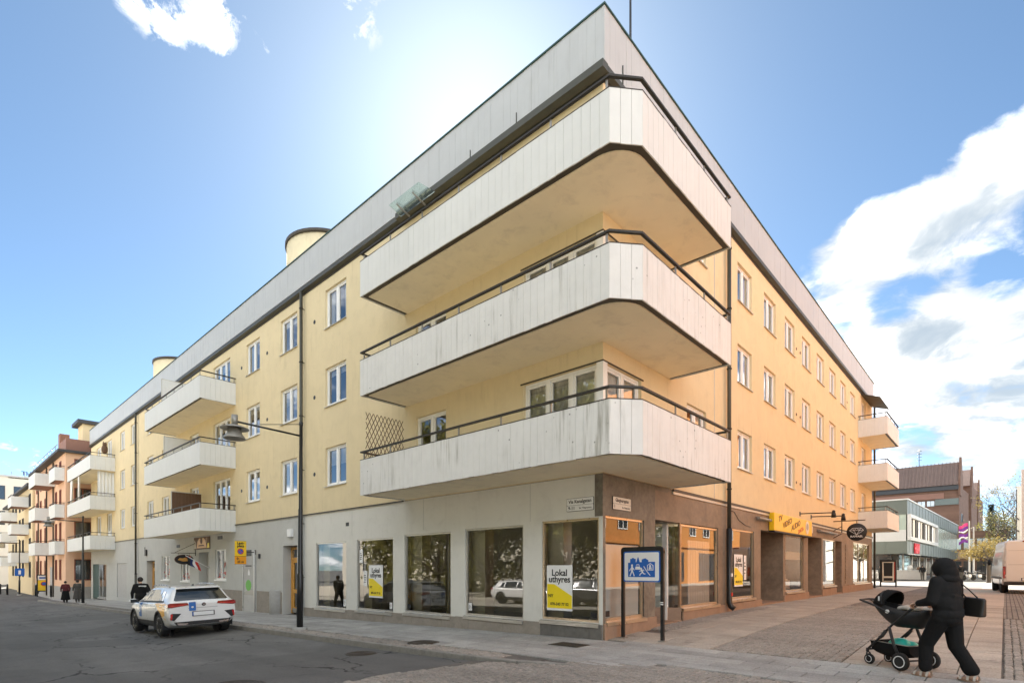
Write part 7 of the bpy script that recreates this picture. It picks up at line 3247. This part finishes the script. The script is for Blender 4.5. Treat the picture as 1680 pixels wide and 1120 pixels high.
# low brick shop wing with windows under the flag
LW = thing('brick_wing', 'low brick wing with an orange-brown band behind the flagpoles', 'building')
q = MB()
q.box(130, 150, -6.5, 2.5, 0, 9)
q.build('wall', 'brick_brown', LW)
q = MB()
q.box(129.6, 130, -6.5, 2.5, 3.6, 5.0)
q.build('band', 'plinth_red', LW)
for k in range(4):
    win(LW, ('x', 130, -1), -5.8 + k * 2.0, 5.4, 1.7, 2.2, 'frame_dark', .05, 'pane_pale')
    win(LW, ('x', 130, -1), -5.8 + k * 2.0, .5, 1.7, 2.6, 'frame_dark', .05, 'pane_dark')

# ---- white columned front at the right edge
WC = thing('columned_front', 'white columned building front at the right edge above the van', 'building', (0, 0, 0))
for k, (x, y, h_, r) in enumerate(((59.0, -7.2, 9.2, .16), (53.0, -7.45, 9.9, .22), (66.0, -7.9, 9.0, .16))):
    q = MB()
    q.bbox(x - r, x + r, y - r, y + r, .2, h_, .02)
    q.build('column', 'panel_white', WC)
q = MB()
q.box(58.86, 59.14, -7.04, -6.98, .3, 8.9)
q.build('column_strip', 'frame_dark', WC)
q = MB()
for z in (3.6, 5.0, 6.1):
    q.tube([(56, -6.95, z), (75, -8.4, z)], .06, 6)
q.build('rail', 'frame_dark', WC)
q = MB()
q.box(52.0, 90, -30, -8.6, .2, 9.6)
q.build('wall', 'plaster_pale', WC)

# ---- unseen block added behind the yellow building to shade the street by the van
RB = thing('apartment_building', 'unseen block added behind the yellow building to shade the van', 'building')
q = MB()
q.box(33.0, 50.0, 9.0, 32.0, 0, 22.0)
q.build('wall', 'plaster_pale', RB)
q = MB()
q.box(32.8, 50.2, 8.8, 32.2, 22.0, 22.3)
q.build('roof', 'roof_dark', RB)
for z in (4.3, 7.2, 10.1, 13.0):
    for k in range(4):
        win(RB, ('y', 9.0, -1), 34.0 + k * 2.6, z, 1.3, 1.5, 'window_white', .05)

# ---- buildings behind the camera: the sunlit fronts that light the shaded side
SB = thing('apartment_building', 'orange rendered building across the side street, mirrored in the shop windows', 'building')
q = MB()
q.box(1.5, 46, -28, -13.4, 0, 15.2)
q.build('wall', 'plaster_orange', SB)
q = MB()
q.box(1.2, 46.3, -28.2, -13.1, 15.2, 15.5)
q.build('roof', 'roof_dark', SB)
for z in (4.3, 7.2, 10.1):
    for k in range(15):
        win(SB, ('y', -13.4, 1), 2.8 + k * 2.85, z, 1.3, 1.5, 'window_white', .05)
    for k in range(4):
        win(SB, ('x', 1.5, -1), -26.5 + k * 3.0, z, 1.3, 1.5, 'window_white', .05)
q = MB()
q.box(1.5, 46, -13.4, -13.34, 0.1, 3.3)
q.build('base_course', 'plaster_orange', SB)
q = MB()
q.box(1.4, 46, -13.4, -13.2, 3.3, 3.5)
q.box(1.4, 46, -13.4, -13.1, 14.7, 15.2)
q.build('string_course', 'plaster_orange', SB)
for k in range(3):
    for z in (6.3, 9.2):
        q = MB()
        q.box(7.9 + k * 11.4, 11.3 + k * 11.4, -13.4, -12.3, z, z + .18)
        q.box(7.9 + k * 11.4, 11.3 + k * 11.4, -12.36, -12.3, z + .18, z + 1.15)
        q.box(7.9 + k * 11.4, 7.96 + k * 11.4, -13.4, -12.36, z + .18, z + 1.15)
        q.box(11.24 + k * 11.4, 11.3 + k * 11.4, -13.4, -12.36, z + .18, z + 1.15)
        q.build('balcony', 'pale_render', SB)
for k in range(4):
    q = MB()
    q.tube([(6.9 + k * 11.4, -13.28, 14.6), (6.9 + k * 11.4, -13.28, .2)], .06, 8)
    q.build('downpipe', 'pipe_metal', SB)
for k in range(6):
    q = MB()
    q.box(4.0 + k * 6.4, 7.4 + k * 6.4, -13.36, -13.30, .5, 2.9)
    w_ = q.build('shop_front', 'frame_dark', SB)
    q = MB()
    q.box(4.1 + k * 6.4, 7.3 + k * 6.4, -13.31, -13.29, .6, 2.8)
    q.build('pane', 'pane_dark', w_)
WB = thing('apartment_building', 'pale building added beyond the park to bounce light onto the main street front', 'building')  # added out of view; its pale wall throws sunlight back on the main front
q = MB()
q.box(-60, -46, -45, 90, -2.5, 14)
q.build('wall', 'plaster_pale', WB)
q = MB()
q.box(-60.3, -45.6, -45.3, 90.3, 14, 14.4)
q.build('roof', 'roof_dark', WB)
for z in (1.0, 4.3, 7.4, 10.5):
    for k in range(30):
        win(WB, ('x', -46, 1), -42 + k * 4.4, z, 1.4, 1.6, 'window_white', .05)


# ------------------------------------------------------------------ trees
def leaf_mat(name, c1, c2):
    m, t, b = mat(name)
    geo = t.n.new('ShaderNodeNewGeometry')
    n = t.noise(geo.outputs['Position'], 1.1, 3, .6)
    n2 = t.noise(geo.outputs['Position'], 9.0, 2, .6)
    f = t.math('ADD', t.math('MULTIPLY', n, .6), t.math('MULTIPLY', n2, .4))
    t.l.new(t.mix(t.maprange(f, .35, .65), c1, c2), b.inputs['Base Color'])
    b.inputs['Roughness'].default_value = .6
    b.inputs['Specular IOR Level'].default_value = .25
    tr = t.n.new('ShaderNodeBsdfTranslucent')
    t.l.new(t.mix(t.maprange(f, .35, .65), c1, c2), tr.inputs[0])
    mx = t.n.new('ShaderNodeMixShader')
    mx.inputs[0].default_value = .35
    t.l.new(b.outputs[0], mx.inputs[1])
    t.l.new(tr.outputs[0], mx.inputs[2])
    t.l.new(mx.outputs[0], t.n['Material Output'].inputs['Surface'])


leaf_mat('leaf_spring', (0.12, 0.125, 0.022), (0.30, 0.27, 0.06))
leaf_mat('leaf_olive', (0.07, 0.08, 0.02), (0.15, 0.14, 0.045))
leaf_mat('leaf_bud', (0.16, 0.12, 0.03), (0.26, 0.20, 0.06))
leaf_mat('leaf_dark', (0.012, 0.02, 0.010), (0.03, 0.045, 0.02))
simple('bark', (0.075, 0.06, 0.047), 0.9, var=0.3, scale=10, bump=0.6, bscale=30)


def tree(label, loc, hgt, rad, leafm, nleaf, lsize, seed, trunk_r=.22, clear=.3, flat_top=False, group=None, cat='tree', name='tree', levels=3):
    rnd = random.Random(seed)
    t = thing(name, label, cat, loc, 0, group)
    wood = MB()
    tips = []

    def branch(p, d, L_, r, lev):
        pts, rr = [p], [r]
        n = 4
        q = Vector(p)
        dd = Vector(d)
        for i in range(n):
            dd = (dd + Vector((rnd.uniform(-.22, .22), rnd.uniform(-.22, .22), rnd.uniform(-.05, .2 if not flat_top else .05)))).normalized()
            q = q + dd * L_ / n
            pts.append(tuple(q))
            rr.append(r * (1 - .6 * (i + 1) / n))
            if lev >= 1:
                tips.append((q.copy(), lev))
            if lev < levels and i >= 1:
                for k in range(2 if lev else 3):
                    a = rnd.uniform(0, 2 * PI)
                    side = Vector((math.cos(a), math.sin(a), rnd.uniform(.0, .5))).normalized()
                    nd = (dd * .55 + side * .8).normalized()
                    branch(tuple(q), nd, L_ * rnd.uniform(.5, .68), rr[-1] * .7, lev + 1)
        wood.tube(pts, rr, 6 if lev < 2 else 4, caps=False)
    h0 = hgt * clear
    wood.tube([(0, 0, -.3), (0, 0, .1), (rnd.uniform(-.1, .1), rnd.uniform(-.1, .1), h0 * .6), (0, 0, h0)], [trunk_r * 1.4, trunk_r * 1.05, trunk_r * .9, trunk_r * .8], 10)
    nb = 6
    for k in range(nb):
        a = 2 * PI * k / nb + rnd.uniform(-.3, .3)
        up = rnd.uniform(.5, 1.3) if not flat_top else rnd.uniform(.25, .6)
        branch((0, 0, h0 * rnd.uniform(.85, 1.0)), Vector((math.cos(a), math.sin(a), up)).normalized(), (hgt - h0) * rnd.uniform(.45, .6), trunk_r * .5, 1)
    if not flat_top:
        branch((0, 0, h0), Vector((0, 0, 1)), (hgt - h0) * .7, trunk_r * .7, 0)
    wood.build('trunk', 'bark', t)
    V, Fc = [], []
    for i in range(nleaf):
        c, lev = rnd.choice(tips)
        s = lsize * rnd.uniform(.6, 1.4)
        o = Vector((rnd.gauss(0, 1), rnd.gauss(0, 1), rnd.gauss(0, 1))) * rad * .10
        p = c + o
        if flat_top:
            p.z = min(p.z, hgt)
        a = Vector((rnd.uniform(-1, 1), rnd.uniform(-1, 1), rnd.uniform(-1, 1))).normalized()
        b = a.cross(Vector((rnd.uniform(-1, 1), rnd.uniform(-1, 1), rnd.uniform(-1, 1)))).normalized()
        k = len(V)
        V += [tuple(p - a * s), tuple(p + b * s * .5), tuple(p + a * s), tuple(p - b * s * .5)]
        Fc.append((k, k + 1, k + 2, k + 3))
    me = bpy.data.meshes.new('crown')
    me.from_pydata(V, [], Fc)
    me.materials.append(MATS[leafm])
    o = bpy.data.objects.new('crown', me)
    COL.objects.link(o)
    o.parent = t
    return t


# pale gravel added over the unseen park ground to bounce sunlight
ground_mat('gravel', (0.38, 0.34, 0.28), (0.50, 0.45, 0.38), 0.95, 3.0, bump=0.5)
tag(sheet('bounce_gravel', lin(-46, -16.2, 10), lin(-50, 80, 40), lambda x, y: rz_(x, y) + 0.05, 'gravel'), kind='structure')
# park trees across the main street (mirrored in the glass)
for k, (x, y, h_, sd_) in enumerate(((-21, -9, 11, 1), (-20, -2.5, 12, 2), (-21.5, 4, 11.5, 3), (-20, 10.5, 12, 4), (-21.5, 17, 12, 5), (-20.5, 24, 12, 6), (-22, 32, 12, 7))):
    tree(('first', 'second', 'third', 'fourth', 'fifth', 'sixth', 'seventh')[k] + ' park tree from the corner across the main street, mirrored in the shop glass', (x, y, gz(x, y)), h_, 4.5, 'leaf_spring', 15000, .21, sd_, .25, .14,
         group='park trees across the main street')
# wooded slope behind the park, one mass of spring foliage
rnd = random.Random(21)
V, Fc = [], []
for i in range(42000):
    y = rnd.uniform(-34, 56)
    top = 8.5 + 2.2 * math.sin(y * .31) + 1.5 * math.sin(y * .83 + 1)
    z = rnd.uniform(-.3, top)
    x = -30.5 + 2.6 * math.sin(y * .55 + z * .4) * rnd.random() + rnd.gauss(0, .7) - .12 * z
    s = rnd.uniform(.16, .36)
    p = Vector((x, y, z + gz(x, y)))
    a = Vector((rnd.uniform(-1, 1), rnd.uniform(-1, 1), rnd.uniform(-1, 1))).normalized()
    b = a.cross(Vector((rnd.uniform(-1, 1), rnd.uniform(-1, 1), rnd.uniform(-1, 1)))).normalized()
    k = len(V)
    V += [tuple(p - a * s), tuple(p + b * s * .55), tuple(p + a * s), tuple(p - b * s * .55)]
    Fc.append((k, k + 1, k + 2, k + 3))
me = bpy.data.meshes.new('woodland')
me.from_pydata(V, [], Fc)
me.materials.append(MATS['leaf_spring'])
o = bpy.data.objects.new('woodland', me)
COL.objects.link(o)
tag(o, 'dense spring foliage of the park slope across the main street, mirrored in the glass', 'foliage', kind='stuff')
# trees on the right beyond the cross street
tree('flat-topped pollarded tree with yellow buds behind the van', (57.5, -5.1, gz(57, -5)), 5.15, 2.2, 'leaf_bud', 3500, .07, 11, .16, .45, True)
tree('tall sparse tree with bare twigs right of the brick gables', (158, -6.0, 0), 19, 5, 'leaf_bud', 900, .2, 12, .3, .35)
tree('bare-topped tree beside the white columns', (120, -8.2, 0), 15, 4, 'leaf_bud', 500, .13, 13, .25, .35)
tree('yellow-green tree between brick gables and dark spire tree', (168, -4.3, 0), 13, 4, 'leaf_spring', 2600, .22, 14, .35, .2)
tree('low olive tree behind the van roof', (125, -7.2, 0), 9.5, 4, 'leaf_olive', 2200, .16, 15, .25, .2)
# narrow dark conifer
t = thing('conifer_tree', 'narrow black-green spire-shaped tree above the pollarded tree', 'tree', (150.8, -3.9, 0))
q = MB()
q.tube([(0, 0, 0), (0, 0, 15.6)], [.3, .05], 8)
q.build('trunk', 'bark', t)
rnd = random.Random(5)
V, Fc = [], []
for i in range(1800):
    z = 5.5 + 10.5 * rnd.random()
    r = (.35 + .75 * (1 - (z - 5.5) / 10.5)) * (.6 + .5 * abs(math.sin(z * 2.3))) * math.sqrt(rnd.random())
    a = rnd.uniform(0, 2 * PI)
    p = Vector((r * math.cos(a), r * math.sin(a), z))
    d = Vector((math.cos(a), math.sin(a), -.6)).normalized() * .25
    b = Vector((-math.sin(a), math.cos(a), 0)) * .12
    k = len(V)
    V += [tuple(p), tuple(p + d + b), tuple(p + d * 1.6), tuple(p + d - b)]
    Fc.append((k, k + 1, k + 2, k + 3))
me = bpy.data.meshes.new('crown')
me.from_pydata(V, [], Fc)
me.materials.append(MATS['leaf_dark'])
o = bpy.data.objects.new('crown', me)
COL.objects.link(o)
o.parent = t


# ---- flagpoles
def flagpole(label, x, y, h_, flag):
    t = thing('flagpole', label, 'flagpole', (x, y, gz(60, y)), 0, 'white flagpoles by the cross street')
    q = MB()
    q.lathe([(.16, 0), (.16, .3), (.10, .35), (.06, h_), (.09, h_ + .02), (.0, h_ + .1)], n=12)
    q.build('pole', 'panel_white', t)
    if flag:
        for k, mm in enumerate(('flag_pink', 'flag_purple', 'paper_white', 'flag_purple', 'paper_white', 'flag_purple')):
            P = []
            for i in range(9):
                u = i / 8
                zz0, zz1 = h_ - .15 - 2.1 * k / 6, h_ - .15 - 2.1 * (k + (1 if mm != 'paper_white' else .45)) / 6
                P.append([(.06 + .06 * math.sin(u * 7), .1 + u * .8, z - .25 * u + .10 * math.sin(u * 6 + k)) for z in (zz0, zz1)])
            q = MB()
            q.grid(P)
            q.build('flag_stripe', mm, t)
    return t


flagpole('front white flagpole flying a pink and purple flag', 69.0, -3.28, 6.5, True)
flagpole('bare white flagpole just behind the flying flag', 72.0, -3.55, 6.0, False)
for m in bpy.data.meshes:
    m.validate()
